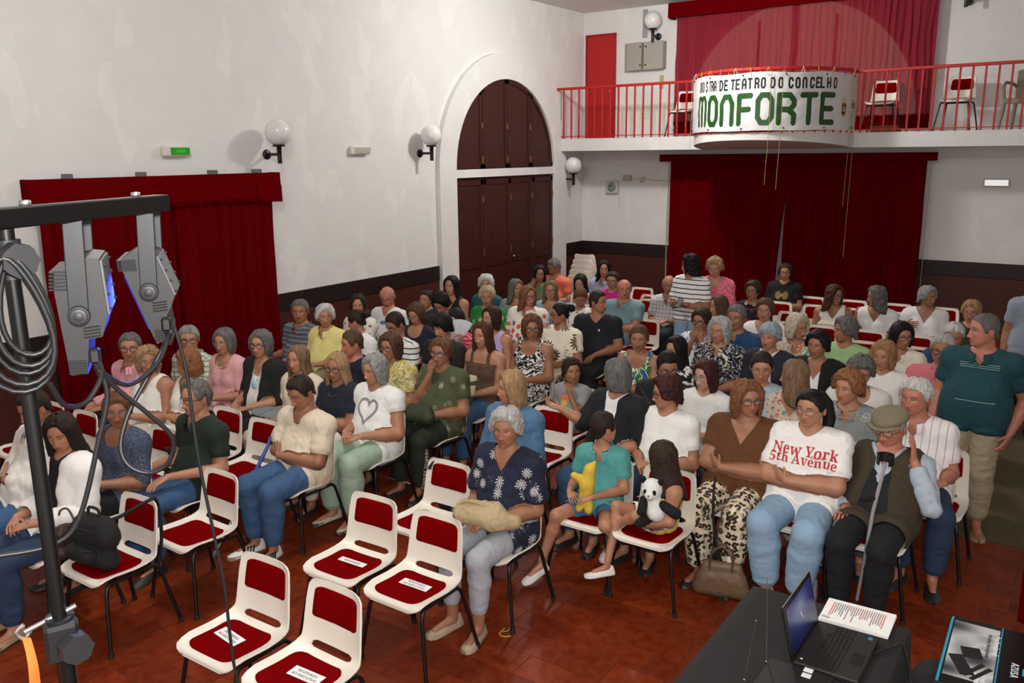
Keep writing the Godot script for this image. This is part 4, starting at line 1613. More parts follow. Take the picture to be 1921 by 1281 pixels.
func add_shoe(m: MB, heel: Vector3, dir: Vector3, sc: float, upper: Color, sole: Color, open := false) -> void:
	var d := Vector3(dir.x, 0, dir.z).normalized()
	var pit := Basis(d.cross(Vector3.UP).normalized(), asin(clampf(dir.normalized().y, -1, 1)))
	var sd := Vector3.UP.cross(d)
	var up := pit * Vector3.UP
	d = pit * d
	var rows := [[-0.012, 0.02, 0.05], [0.0, 0.034, 0.082], [0.04, 0.037, 0.088], [0.085, 0.038, 0.07], [0.13, 0.044, 0.058], [0.18, 0.049, 0.046], [0.225, 0.045, 0.036], [0.255, 0.028, 0.026], [0.264, 0.008, 0.016]]
	for layer in 2:
		var p := PackedVector3Array()
		m.col = upper if layer == 0 else sole
		for r in rows:
			for j in 10:
				var a := TAU * j / 10.0
				var yy: float
				var wd: float = r[1] * (1.0 if layer == 0 else 1.07)
				if layer == 0:
					yy = 0.012 + maxf(0.0, sin(a)) * (r[2] - 0.012)
				else:
					yy = 0.022 if sin(a) > 0.01 else 0.0
				var x := cos(a) * wd * (1.0 if layer == 1 else (1.0 - 0.35 * maxf(0.0, sin(a))))
				p.append(heel + (d * (r[0] + (0.004 * signf(r[0] - 0.1) if layer == 1 else 0.0)) + sd * x + up * yy) * sc)
		m.grid(p, 10, rows.size(), true, true)
	var _o := open

# --- hair
const HAIRLINE := {
	"short": [[0, 0.07], [28, 0.072], [50, 0.057], [60, 0.03], [70, -0.004], [79, -0.014], [85, 0.02], [104, 0.022], [112, -0.03], [140, -0.062], [180, -0.07]],
	"recede": [[0, 0.088], [18, 0.086], [34, 0.102], [48, 0.08], [60, 0.035], [70, -0.004], [79, -0.014], [85, 0.02], [104, 0.022], [112, -0.03], [140, -0.065], [180, -0.075]],
	"bald": [[0, 0.114], [50, 0.1], [66, 0.03], [74, -0.002], [80, -0.012], [85, 0.02], [104, 0.022], [112, -0.03], [140, -0.062], [180, -0.07]],
	"crop": [[0, 0.073], [30, 0.066], [47, 0.03], [60, -0.015], [78, -0.03], [95, -0.03], [110, -0.06], [145, -0.085], [180, -0.09]],
	"fringe": [[0, 0.03], [30, 0.03], [46, 0.0], [58, -0.035], [80, -0.04], [110, -0.07], [180, -0.09]],
	"bob": [[0, 0.076], [26, 0.07], [44, 0.03], [58, -0.06], [70, -0.108], [110, -0.12], [180, -0.125]],
	"long": [[0, 0.082], [22, 0.078], [42, 0.03], [56, -0.1], [68, -0.22], [90, -0.26], [125, -0.28], [180, -0.29]],
	"tied": [[0, 0.074], [35, 0.066], [55, 0.035], [68, -0.002], [78, -0.01], [86, 0.012], [104, 0.01], [115, -0.03], [145, -0.055], [180, -0.06]],
	"wrap": [[0, 0.045], [40, 0.04], [60, 0.02], [80, -0.02], [110, -0.04], [180, -0.07]],
}
func hairline(keys: Array, deg: float) -> float:
	for k in keys.size() - 1:
		if deg <= keys[k + 1][0]:
			var t: float = (deg - keys[k][0]) / (keys[k + 1][0] - keys[k][0])
			return lerpf(keys[k][1], keys[k + 1][1], t * t * (3.0 - 2.0 * t))
	return keys[-1][1]

# vol: thickness, curl: lumpiness, drop: extra length below the jaw
func add_hair(m: MB, xf: Transform3D, style: String, vol: float, curl: float, drop: float, hc: Color, lod: int, sd: float) -> void:
	var keys: Array = HAIRLINE[style]
	var na := 72 if lod else 48
	var nr := 22 if lod else 15
	if style == "long" or style == "bob":
		nr += 5
	var p := PackedVector3Array()
	var cols := PackedColorArray()
	for r in nr + 1:
		for j in na:
			var az := TAU * j / na
			var deg := absf(rad_to_deg(wrapf(az, -PI, PI)))
			var ye := hairline(keys, deg)
			if ye < -0.1:
				ye -= drop
			ye += 0.006 * fine.get_noise_2d(az * 9.0 + sd, sd) * (1.0 if style != "wrap" else 0.0)
			if style == "bald" and deg < 66.0:
				ye = 0.03
			var y0 := 0.1148 if style != "bald" else lerpf(ye, 0.062, smoothstep(66, 86, deg))
			var s := minf(1.0, float(r) / (nr - 1))
			var y := y0 - (y0 - ye) * pow(s, 1.35 if style != "bald" else 1.0)
			var q := skull(clampf(y, -0.012, 0.1148), az)
			if y < -0.012:
				q.y = y
			var nn := Vector3(q.x / 0.0058, clampf(y, 0, 1) / 0.0132, (q.z + 0.003) / 0.0085).normalized()
			var front := smoothstep(62.0, 40.0, deg)
			var edge := 1.0 - front * smoothstep(0.6, 1.0, s) * 0.75
			var o := vol * edge
			if style == "short" or style == "recede" or style == "bald" or style == "tied":
				o *= 1.0 - 0.75 * smoothstep(0.03, -0.06, y)
			elif y < -0.03:
				o += clampf(-0.03 - y, 0, 0.2) * (0.10 if style == "long" else 0.03) - smoothstep(0.75, 1.0, s) * 0.018 * (1.0 if style == "bob" else 0.0)
			if style == "long" and y < -0.1:
				q.z -= clampf(-0.1 - y, 0, 0.3) * 0.1
			var g := fine.get_noise_3d(az * 26.0 + sd * 3.0, y * (24.0 if curl > 0.0 else 9.0), sd)
			var lump := wob.get_noise_3d(q.x * 30.0 + sd, y * 30.0, q.z * 30.0)
			var lump2 := wob.get_noise_3d(q.x * 70.0 + sd, y * 70.0 + 9.0, q.z * 70.0)
			o += (0.0022 if style != "wrap" else 0.0006) * g * minf(1.0, vol / 0.01) + (0.15 * vol + curl) * lump + curl * 0.9 * lump2
			if style == "wrap":
				o += 0.004 * sin((y * 0.8 + absf(q.x)) * 190.0)
			if r == 0:
				o = vol
			if style == "bald" and deg < 66.0:
				o = -0.006
			if r == nr:
				o = -0.004
				q.y += 0.004
			elif r == 0 and style == "bald":
				o = -0.002
			q += nn * maxf(o, -0.006 if r == nr or style == "bald" else 0.0012)
			p.append(xf * q)
			var k := 0.86 + 0.5 * g + 0.25 * lump2
			cols.append(Color(hc.r * k, hc.g * k, hc.b * k))
	var f := m.grid(p, na, nr + 1, true, true)
	for k in cols.size():
		m.c[f + k] = cols[k]

func add_tail(m: MB, xf: Transform3D, pts: Array, rad: Array, hc: Color, sd: float) -> void:  # a bun or a pony tail
	var f := m.v.size()
	m.tube(pts.map(func(q): return xf * q), rad, 12)
	for k in range(f, m.v.size()):
		var g := fine.get_noise_3d(m.t[k].x * 24.0 + sd, m.v[k].y * 12.0, 1.0)
		m.v[k] += m.n[k] * g * 0.006
		m.c[k] = hc * (0.85 + 0.5 * g)

func add_glasses(m: MB, xf: Transform3D, thick: float, k: int) -> void:
	var zf := 0.094 if k != 2 else 0.09
	for s in [-1.0, 1.0]:
		var ring := []
		for j in 14:
			var a := TAU * j / 14.0
			var cx := cos(a)
			var sy := sin(a)
			ring.append(xf * Vector3(s * 0.033 + 0.0255 * signf(cx) * pow(absf(cx), 0.8), -0.004 + 0.0195 * signf(sy) * pow(absf(sy), 0.85), zf - 0.012 * pow((absf(s * 0.033 + 0.0255 * cx) / 0.06), 2)))
		m.tube(ring, thick, 5, false, true)
		m.tube([xf * Vector3(s * 0.0575, 0.004, zf - 0.011), xf * Vector3(s * 0.074, 0.005, zf - 0.02), xf * Vector3(s * 0.0785, 0.003, 0.0), xf * Vector3(s * 0.078, -0.012, -0.028)], thick, 5)
	m.tube([xf * Vector3(-0.0085, 0.002, zf), xf * Vector3(0, 0.006, zf + 0.004), xf * Vector3(0.0085, 0.002, zf)], thick, 5)

func add_lenses(m: MB, xf: Transform3D) -> void:
	for s in [-1.0, 1.0]:
		var f := m.vert(xf * Vector3(s * 0.033, -0.004, 0.0905), xf.basis.z)
		for j in 12:
			var a := TAU * j / 12.0
			m.vert(xf * Vector3(s * 0.033 + 0.0245 * cos(a), -0.004 + 0.0185 * sin(a), 0.0905), xf.basis.z)
		for j in 12:
			m.tri(f, f + 1 + j, f + 1 + (j + 1) % 12)

# --- arms: elbow, wrist, hand direction, palm direction, curl
func arm(pose: String, s: float, S: Vector3, C: Vector3, HC: Vector3, sc: float, g: float, hip: Vector3) -> Array:
	var fat := (g - 1.0) * 0.1
	if pose.begins_with("c:"):
		var f := pose.substr(2).split_floats(",")
		var e := S + Vector3(s * f[0], f[1], f[2])
		var w := S + Vector3(s * f[3], f[4], f[5])
		var dd := Vector3(s * f[6], f[7], f[8]) if f.size() > 8 else w - e
		var pp := Vector3(s * f[9], f[10], f[11]) if f.size() > 11 else Vector3(-s, 0, -0.3)
		return [e, w, dd, pp, f[12] if f.size() > 12 else 0.5]
	match pose:
		"cross":
			var zf := C.z + 0.17 + (g - 1.0) * 0.2
			var e := Vector3(S.x + s * (0.02 + fat * 0.6), S.y - 0.235 * sc, zf - 0.075)
			if s > 0:
				return [e, Vector3(-0.075 * s, e.y + 0.02, zf + 0.035), Vector3(-0.85, 0.22, -0.5), Vector3(0.35, 0, -0.9), 0.25]
			return [e, Vector3(-0.075 * s, e.y - 0.005, zf - 0.01), Vector3(0.8, 0.05, -0.62), Vector3(-0.5, 0, -0.8), 0.25]
		"thigh":
			return [S + Vector3(s * (0.05 + fat), -0.26 * sc, 0.03), Vector3(s * 0.13, hip.y + 0.145, hip.z + 0.3), Vector3(-s * 0.15, -0.25, 1), Vector3(0, -1, 0), 0.4]
		"face":
			return [S + Vector3(s * 0.03, -0.23 * sc, 0.15), HC + Vector3(s * 0.045, -0.19, 0.11), Vector3(-s * 0.2, 1, 0.05), Vector3(-s * 0.2, 0, -1), 0.5]
		"phone":
			return [S + Vector3(s * (0.05 + fat), -0.26 * sc, 0.05), Vector3(s * 0.075, S.y - 0.24 * sc, C.z + 0.27 + fat), Vector3(-s * 0.35, 0.25, 0.9), Vector3(-s * 0.3, 0.9, -0.2), 0.8]
		"down":
			return [S + Vector3(s * (0.06 + fat), -0.28 * sc, -0.02), S + Vector3(s * (0.07 + fat), -0.52 * sc, 0.06), Vector3(0, -1, 0.12), Vector3(-s, 0, 0), 0.5]
		_:
			return [S + Vector3(s * (0.05 + fat), -0.265 * sc, 0.045), Vector3(s * 0.085, hip.y + 0.14 + fat * 0.3, hip.z + 0.25 + fat), Vector3(-s * 0.75, -0.2, 0.65), Vector3(-s * 0.2, -1, -0.2), 0.55]

# --- one person; d holds the description (see the table), the result holds mesh builders by part name
func person_parts(d: Dictionary) -> Dictionary:
	var out := {}
	var kind: int = {"f": 0, "m": 1, "c": 2}[d.sex]
	var g: float = d.get("g", 1.0)
	var sc: float = d.get("sc", 1.0)
	var hs: float = d.get("hs", 1.0 if kind < 2 else 0.93) * (1.03 if kind == 1 else 0.98)
	var lod: int = d.get("lod", 0)
	var h: float = d.get("h", 0.02)
	var stand: bool = d.get("stand", false)
	var HC: Vector3 = d.head
	var hip := Vector3(0, (0.93 if stand else 0.54) * (sc if stand else lerpf(1.0, sc, 0.25)), -0.05)
	hip += d.get("hip", Vector3.ZERO)
	var hb := Basis.from_euler(Vector3(d.get("pitch", 0.0), d.yaw, d.get("roll", 0.0)))
	var hx := Transform3D(hb * Basis.from_scale(Vector3(hs * 1.05 * pow(g, 0.22), hs, hs)), HC)
	var up := (HC - hip).normalized()
	var NB: Vector3 = HC - up.lerp(Vector3.UP, 0.5) * 0.172 * hs + Vector3(0, 0, -0.022) - Basis(Vector3.UP, d.yaw).z * 0.012
	var C := hip.lerp(NB, 0.64) + Vector3(0, 0, -0.035 * sc)
	var Wa := hip.lerp(NB, 0.3) + Vector3(0, 0, -0.01)
	var sw: float = [0.158, 0.182, 0.165][kind] * sc * pow(g, 0.45)
	var tw := Basis(Vector3.UP, d.get("twist", 0.0))
	var bones := []
	var fem := kind == 0
	var gt := pow(g, 0.85)
	var X := tw * Vector3.RIGHT
	var Z := tw * Vector3.BACK
	bones.append(bone(hip - X * 0.075 * g * sc, hip + X * 0.075 * g * sc, 0.122 * gt * sc, 0.122 * gt * sc, 0.05, 0, 0.92))
	bones.append(bone(Wa - X * 0.045 * g * sc, Wa + X * 0.045 * g * sc, (0.108 if fem else 0.116) * gt * sc, (0.108 if fem else 0.116) * gt * sc, 0.09, 0, 0.82))
	bones.append(bone(C - X * 0.062 * sc * g, C + X * 0.062 * sc * g, 0.112 * pow(g, 0.6) * sc, 0.112 * pow(g, 0.6) * sc, 0.09, 0, 0.84))
	var uc := C.lerp(NB, 0.55)
	bones.append(bone(uc - X * 0.085 * sc, uc + X * 0.085 * sc, 0.085 * sc, 0.085 * sc, 0.08, 0, 0.85))
	if g > 1.08 or d.get("belly", 0.0) > 0.0:
		var bel: float = d.get("belly", 0.0) + (g - 1.0) * 0.35
		var bc := hip.lerp(NB, 0.3) + Z * (0.02 + bel * 0.16)
		bones.append(bone(bc - X * 0.05 * g, bc + X * 0.05 * g, 0.105 * gt * sc, 0.105 * gt * sc, 0.1, 0))
	if fem:
		for s in [-1.0, 1.0]:
			var b: Vector3 = C + X * s * 0.072 * sc + Z * (0.055 + (g - 1.0) * 0.05) * sc + Vector3(0, 0.005, 0)
			bones.append(bone(b, b + Vector3(0, -0.03, 0.01), 0.062 * g * sc, 0.066 * g * sc, 0.05, 0))
	bones.append(bone(NB + Vector3(0, -0.03, 0.0) - X * 0.05, NB + Vector3(0, -0.03, 0.0) + X * 0.05, 0.052 * sc, 0.052 * sc, 0.06, 0))
	var nr: float = [0.05, 0.06, 0.041][kind] * pow(g, 0.35)
	bones.append(bone(NB + Vector3(0, -0.02, 0), HC + hb * Vector3(0, -0.06, -0.018) * hs, nr * 1.08, nr * 0.95, 0.045, 1))
	var poses: PackedStringArray = (d.get("pose", "lap") as String).split("|")
	var hands := []
	for s in [-1.0, 1.0]:
		var S: Vector3 = NB + X * s * sw + Vector3(0, -0.062 * sc, 0) - Z * 0.005
		var a := arm(poses[0] if s < 0 or poses.size() == 1 else poses[1], s, S, C, HC, sc, g, hip)
		var b0 := 2 if s < 0 else 4
		var ga := pow(g, 0.75) * sc
		bones.append(bone(NB + X * s * 0.03 + Vector3(0, -0.035, 0), S, 0.046 * sc, 0.058 * ga, 0.06, 0))
		bones.append(bone(S, a[0], 0.055 * ga, 0.043 * ga, 0.04, b0))
		var mid: Vector3 = (a[0] as Vector3).lerp(a[1], 0.35)
		bones.append(bone(a[0], mid, 0.041 * ga, 0.041 * ga, 0.012, b0 + 1))
		bones.append(bone(mid, a[1], 0.041 * ga, 0.0265 * sc, 0.012, b0 + 1))
		hands.append([a[1], a[2], a[3], s, a[4]])
	var feet := []
	var legs: Array = d.get("legs", [])
	for s in [-1.0, 1.0]:
		var hj: Vector3 = hip + X * s * 0.085 * sc * pow(g, 0.6) + Vector3(0, -0.02, 0.02)
		var kn: Vector3
		var an: Vector3
		var lg := sc
		if legs:
			var L: Array = legs[0 if s < 0 else 1]
			kn = L[0]
			an = L[1]
		elif stand:
			kn = Vector3(s * 0.095 * lg, 0.5 * sc, -0.02)
			an = Vector3(s * 0.1 * lg, 0.085, -0.06)
		else:
			kn = Vector3(s * (0.1 + (g - 1.0) * 0.12) * lg, 0.51 * lerpf(1.0, sc, 0.3), hip.z + 0.44 * lg)
			an = Vector3(s * 0.1 * lg, 0.085, hip.z + 0.43 * lg)
		var gl := pow(g, 0.8) * sc
		var b0 := 6 if s < 0 else 8
		bones.append(bone(hj, kn, 0.088 * gl, 0.058 * gl, 0.035, b0))
		var cm := kn.lerp(an, 0.33) + Vector3(0, 0, -0.012)
		bones.append(bone(kn, cm, 0.054 * gl, 0.053 * gl, 0.02, b0 + 1))
		bones.append(bone(cm, an, 0.053 * gl, 0.034 * sc, 0.02, b0 + 1))
		var fd: Vector3 = Vector3(s * 0.22, 0, 1) if not legs or legs[0].size() < 3 else legs[0 if s < 0 else 1][2]
		bones.append(bone(an + Vector3(0, -0.035, 0.0), an + fd.normalized() * 0.14 * sc + Vector3(0, -0.055, 0), 0.032 * sc, 0.024 * sc, 0.02, 10))
		feet.append([an - fd.normalized() * 0.055 * sc + Vector3(0, -0.083, 0), fd])
	var r := sdf_mesh(bones, h)
	var V: PackedVector3Array = r.v
	var I: PackedInt32Array = r.i
	var W: PackedByteArray = r.w
	var skin: Color = d.skin
	var hairc: Color = d.hairc
	var m := MB.new()
	m.v = V.duplicate()
	m.n.resize(V.size())
	m.c.resize(V.size())
	m.c.fill(skin)
	m.t.resize(V.size())
	m.ix = I.duplicate()
	m.smooth(0, 0)
	var N := m.n.duplicate()
	# clothes: a shell over the covered part of the body, cut clean at its hems
	var axis := (HC + hb * Vector3(0, -0.06, -0.018) * hs - NB).normalized().lerp(Vector3.UP, 0.3).normalized()
	var lim := PackedFloat32Array()  # how far along the arm or leg
	lim.resize(V.size())
	for i in V.size():
		var b: Array = bones[W[i]]
		var part: int = b[5]
		if part >= 2 and part < 10:
			var ab: Vector3 = b[1] - b[0]
			var t := clampf((V[i] - b[0]).dot(ab) / ab.length_squared(), 0, 1)
			if part % 2 == 1:
				var first: bool = bones[W[i] - 1][5] == part - 1
				t = 1.0 + (t * 0.35 if first else 0.35 + t * 0.65)
			lim[i] = t
	for gm in d.wear:
		var s := PackedFloat32Array()
		s.resize(V.size())
		var off := PackedFloat32Array()
		off.resize(V.size())
		var o0: float = gm.get("off", 0.012)
		for i in V.size():
			var part: int = bones[W[i]][5]
			var p := V[i]
			var q := tw.inverse() * (p - NB)
			var e := 1.0
			var o := o0
			if gm.on == "top":
				if part <= 1:
					var na := (p - NB) - axis * (p - NB).dot(axis)
					e = na.length() - (nr + 0.024 + gm.get("gap", 0.0))
					if q.z > 0.0:
						e = maxf(e, -0.058 - q.y)
					if gm.neck == "strap":
						e = maxf(-0.095 - q.y, 0.016 - absf(absf(q.x) - 0.095))
					elif q.z > 0.0:
						match gm.neck:
							"v": e = minf(e, (absf(q.x) * 1.7 - (q.y + 0.045 + gm.get("deep", 0.1))) * 0.6)
							"scoop": e = minf(e, (Vector2(q.x / 0.1, (q.y + 0.01) / (gm.get("deep", 0.05) + 0.05)).length() - 1.0) * 0.08)
					if gm.sl <= 0.0:
						e = minf(e, sw * gm.get("wide", 0.93) - absf(q.x) + maxf(0.0, -0.05 - q.y) * 0.8)
					if gm.has("open") and q.z > 0.0:
						e = minf(e, absf(q.x) - gm.open - maxf(0.0, -q.y - 0.1) * gm.get("slant", 0.05))
					if gm.has("hem"):
						e = minf(e, p.y - hip.y - gm.hem)
				elif part < 6:
					e = (gm.sl - lim[i]) * 0.26
					if gm.sl <= 0.0:
						e = minf(e, sw * gm.get("wide", 0.93) - absf(q.x))
					o = o0 + gm.get("loose", 0.007) * smoothstep(0.2, 0.9, lim[i] / maxf(gm.sl, 0.1))
				else:
					e = 1.0 if part % 2 == 0 and part != 10 else -1.0
					o = o0 + 0.014
					if gm.has("hem"):
						e = minf(e, p.y - hip.y - gm.hem)
			else:
				if part <= 1:
					e = hip.y + gm.get("waist", 0.1) - p.y
					o = 0.004
				elif part < 6:
					e = -1.0
				elif part < 10:
					e = (gm.len - lim[i]) * 0.4
					o = o0 + gm.get("flare", 0.012) * smoothstep(0.3, 1.9, lim[i])
				else:
					e = -1.0
			if gm.on == "top" and (part <= 1 or part >= 6):
				e = minf(e, (p.y - hip.y + 0.06 + gm.get("skirt", 0.12) * 0.5) if stand else (hip.z + 0.06 + (g - 1.0) * 0.2 + gm.get("skirt", 0.12) * 0.5 - p.z + (maxf(0.0, p.y - hip.y - 0.065 * g) * 6.0 if part <= 1 else 0.0)))
			s[i] = e
			var wp := Vector3(p.x * 15.0 + p.y * 5.0 + d.seed, p.y * 7.0 - p.x * 3.0, p.z * 12.0) if gm.on == "top" else Vector3(p.x * 10.0 + d.seed, p.y * 11.0 + p.z * 5.0, p.z * 11.0)
			var wr: float = (0.5 - absf(wob.get_noise_3dv(wp)) * 1.6) * gm.get("wr", 0.006)
			off[i] = maxf(0.004, (o + wr) * lerpf(0.55, 1.0, smoothstep(0.0, 0.03, e)))
		out[gm.name] = shell(V, N, I, s, off)
		out[gm.name + "/m"] = gm.mat
	for q in hands:
		m.col = skin
		add_hand(m, q[0], q[1], q[2], q[3], (0.95 if kind == 0 else 1.05 if kind == 1 else 0.75) * lerpf(1.0, sc, 0.3), q[4])
	add_head(m, hx, kind, lod, skin, hairc, d.get("stubble", 0.0))
	out["body"] = m
	if d.hair != "none":
		var hm := MB.new()
		hm.col = hairc
		add_hair(hm, hx, d.hair, d.vol, d.get("curl", 0.0), d.get("drop", 0.0), hairc, lod, d.seed)
		if d.has("bun"):
			add_tail(hm, hx, [Vector3(0, 0.055, -0.08), Vector3(0, 0.07, -0.105), Vector3(0, 0.06, -0.135), Vector3(0, 0.035, -0.145), Vector3(0, 0.015, -0.12)], [0.015, 0.035, 0.042, 0.035, 0.012], hairc, d.seed)
		if d.has("pony"):
			add_tail(hm, hx, [Vector3(0, 0.05, -0.08), Vector3(0.01, 0.06, -0.12), Vector3(0.03, 0.0, -0.15), Vector3(0.05, -0.1, -0.145), Vector3(0.05, -0.2, -0.12), Vector3(0.05, -0.28, -0.1)], [0.016, 0.03, 0.04, 0.042, 0.034, 0.01], hairc, d.seed)
		out["hair"] = hm
	if d.has("specs"):
		var gmx := MB.new()
		add_glasses(gmx, hx, d.specs, kind)
		out["glasses"] = gmx
		var lm := MB.new()
		add_lenses(lm, hx)
		out["lens"] = lm
	if d.get("collar", false):
		var cm := MB.new()
		var p := PackedVector3Array()
		var nj := 22
		for r_ in [[0.004, -0.006, 0.0], [0.006, 0.03, 0.0], [0.018, 0.026, -0.01], [0.032, -0.012, -0.022], [0.026, -0.02, -0.026]]:
			for j in nj:
				var a := lerpf(0.3, TAU - 0.3, j / (nj - 1.0))
				var fr := (1.0 + cos(a)) * 0.5
				p.append(NB + tw * Vector3(sin(a) * (nr + 0.016 + r_[0]), r_[1] + 0.02 - fr * 0.04 + r_[2] * fr, cos(a) * (nr + 0.02 + r_[0]) + fr * 0.02))
		cm.grid(p, nj, 5, false, true)
		out["collar"] = cm
		out["collar/m"] = d.collar_mat
	var fi := 0
	for f in feet:
		var sm := MB.new()
		add_shoe(sm, f[0], f[1], sc * (0.97 if fem else 1.06), d.get("shoe", Color(0.02, 0.018, 0.016)), d.get("sole", Color(0.03, 0.025, 0.02)))
		out["shoe" if fi == 0 else "shoe_001"] = sm
		fi += 1
	out["info"] = {"NB": NB, "C": C, "hip": hip, "hands": hands, "hx": hx, "tw": tw, "feet": feet}
	return out

func shell(V: PackedVector3Array, N: PackedVector3Array, I: PackedInt32Array, s: PackedFloat32Array, off: PackedFloat32Array) -> MB:
	var P := PackedVector3Array()
	P.resize(V.size())
	for i in V.size():
		P[i] = V[i] + N[i] * off[i]
	var Q := PackedVector3Array()
	Q.resize(V.size())
	var keep := PackedInt32Array()
	for k in range(0, I.size(), 3):
		var a := I[k]
		var b := I[k + 1]
		var c := I[k + 2]
		if s[a] <= 0.0 and s[b] <= 0.0 and s[c] <= 0.0:
			continue
		keep.append(k)
		var f := (P[c] - P[a]).cross(P[b] - P[a])
		Q[a] += f
		Q[b] += f
		Q[c] += f
	var m := MB.new()
	var id := PackedInt32Array()
	id.resize(V.size())
	id.fill(-1)
	for k in keep:
		var poly := []
		for j in 3:
			var a := I[k + j]
			var b := I[k + (j + 1) % 3]
			if s[a] > 0.0:
				if id[a] < 0:
					id[a] = m.vert(P[a], Q[a].normalized())
				poly.append(id[a])
			if (s[a] > 0.0) != (s[b] > 0.0):
				var t := s[a] / (s[a] - s[b])
				poly.append(m.vert(P[a].lerp(P[b], t), Q[a].lerp(Q[b], t).normalized()))
		for j in range(1, poly.size() - 1):
			m.ix.append(poly[0])
			m.ix.append(poly[j])
			m.ix.append(poly[j + 1])
	return m
# ------------------------------------------------------------------ cloth: patterns are computed pictures laid on by triplanar mapping
var cloths := {}
var rng := RandomNumberGenerator.new()

func paint(called: String, size: int, base: Color, fn: Callable, scale := 2.2) -> void:
	var im := Image.create(size, size, false, Image.FORMAT_RGB8)
	im.fill(base)
	fn.call(im)
	cloths[called] = cloth_mat(ImageTexture.create_from_image(im), scale)

func cloth_mat(tex: Texture2D, scale: float) -> StandardMaterial3D:
	var m := tri_mat(tex, scale, 0.88)
	m.uv1_triplanar_sharpness = 6.0
	return m

func dot(im: Image, at: Vector2, r: float, c: Color) -> void:  # a disc that wraps round the edges
	var n := im.get_width()
	for y in range(int(at.y - r) - 1, int(at.y + r) + 2):
		for x in range(int(at.x - r) - 1, int(at.x + r) + 2):
			if Vector2(x, y).distance_to(at) < r:
				im.set_pixel(posmod(x, n), posmod(y, n), c)

func petals(im: Image, at: Vector2, n: int, r0: float, r1: float, w: float, c: Color) -> void:
	for k in n:
		var a := TAU * k / n
		var d := Vector2(cos(a), sin(a))
		for j in 6:
			dot(im, at + d * lerpf(r0, r1, j / 5.0), w * (0.5 + 0.5 * sin(PI * (j + 1) / 6.5)), c)

func field(im: Image, sd: int, freq: float, fn: Callable) -> void:  # tiles: the noise is read on a torus
	var nz := noise(1.0, 2, sd)
	var n := im.get_width()
	var rad := freq / TAU
	var cs := []
	for k in n:
		cs.append(Vector2(cos(TAU * k / n), sin(TAU * k / n)) * rad)
	for y in n:
		for x in n:
			var v := nz.get_noise_3d(cs[x].x + cs[y].x * 0.9, cs[x].y + cs[y].y * 0.9, cs[x].x * 0.7 - cs[y].y * 1.1) * 1.6
			im.set_pixel(x, y, fn.call(x, y, v))

func scatter(im: Image, sd: int, count: int, fn: Callable) -> void:
	rng.seed = sd
	var side := ceili(sqrt(count))
	for k in count:  # jittered places, so that motifs keep their distance
		fn.call(Vector2(k % side + rng.randf() * 0.7, k / side + rng.randf() * 0.7 + 0.5 * (k % 2)) * im.get_width() / side, rng.randf(), k)

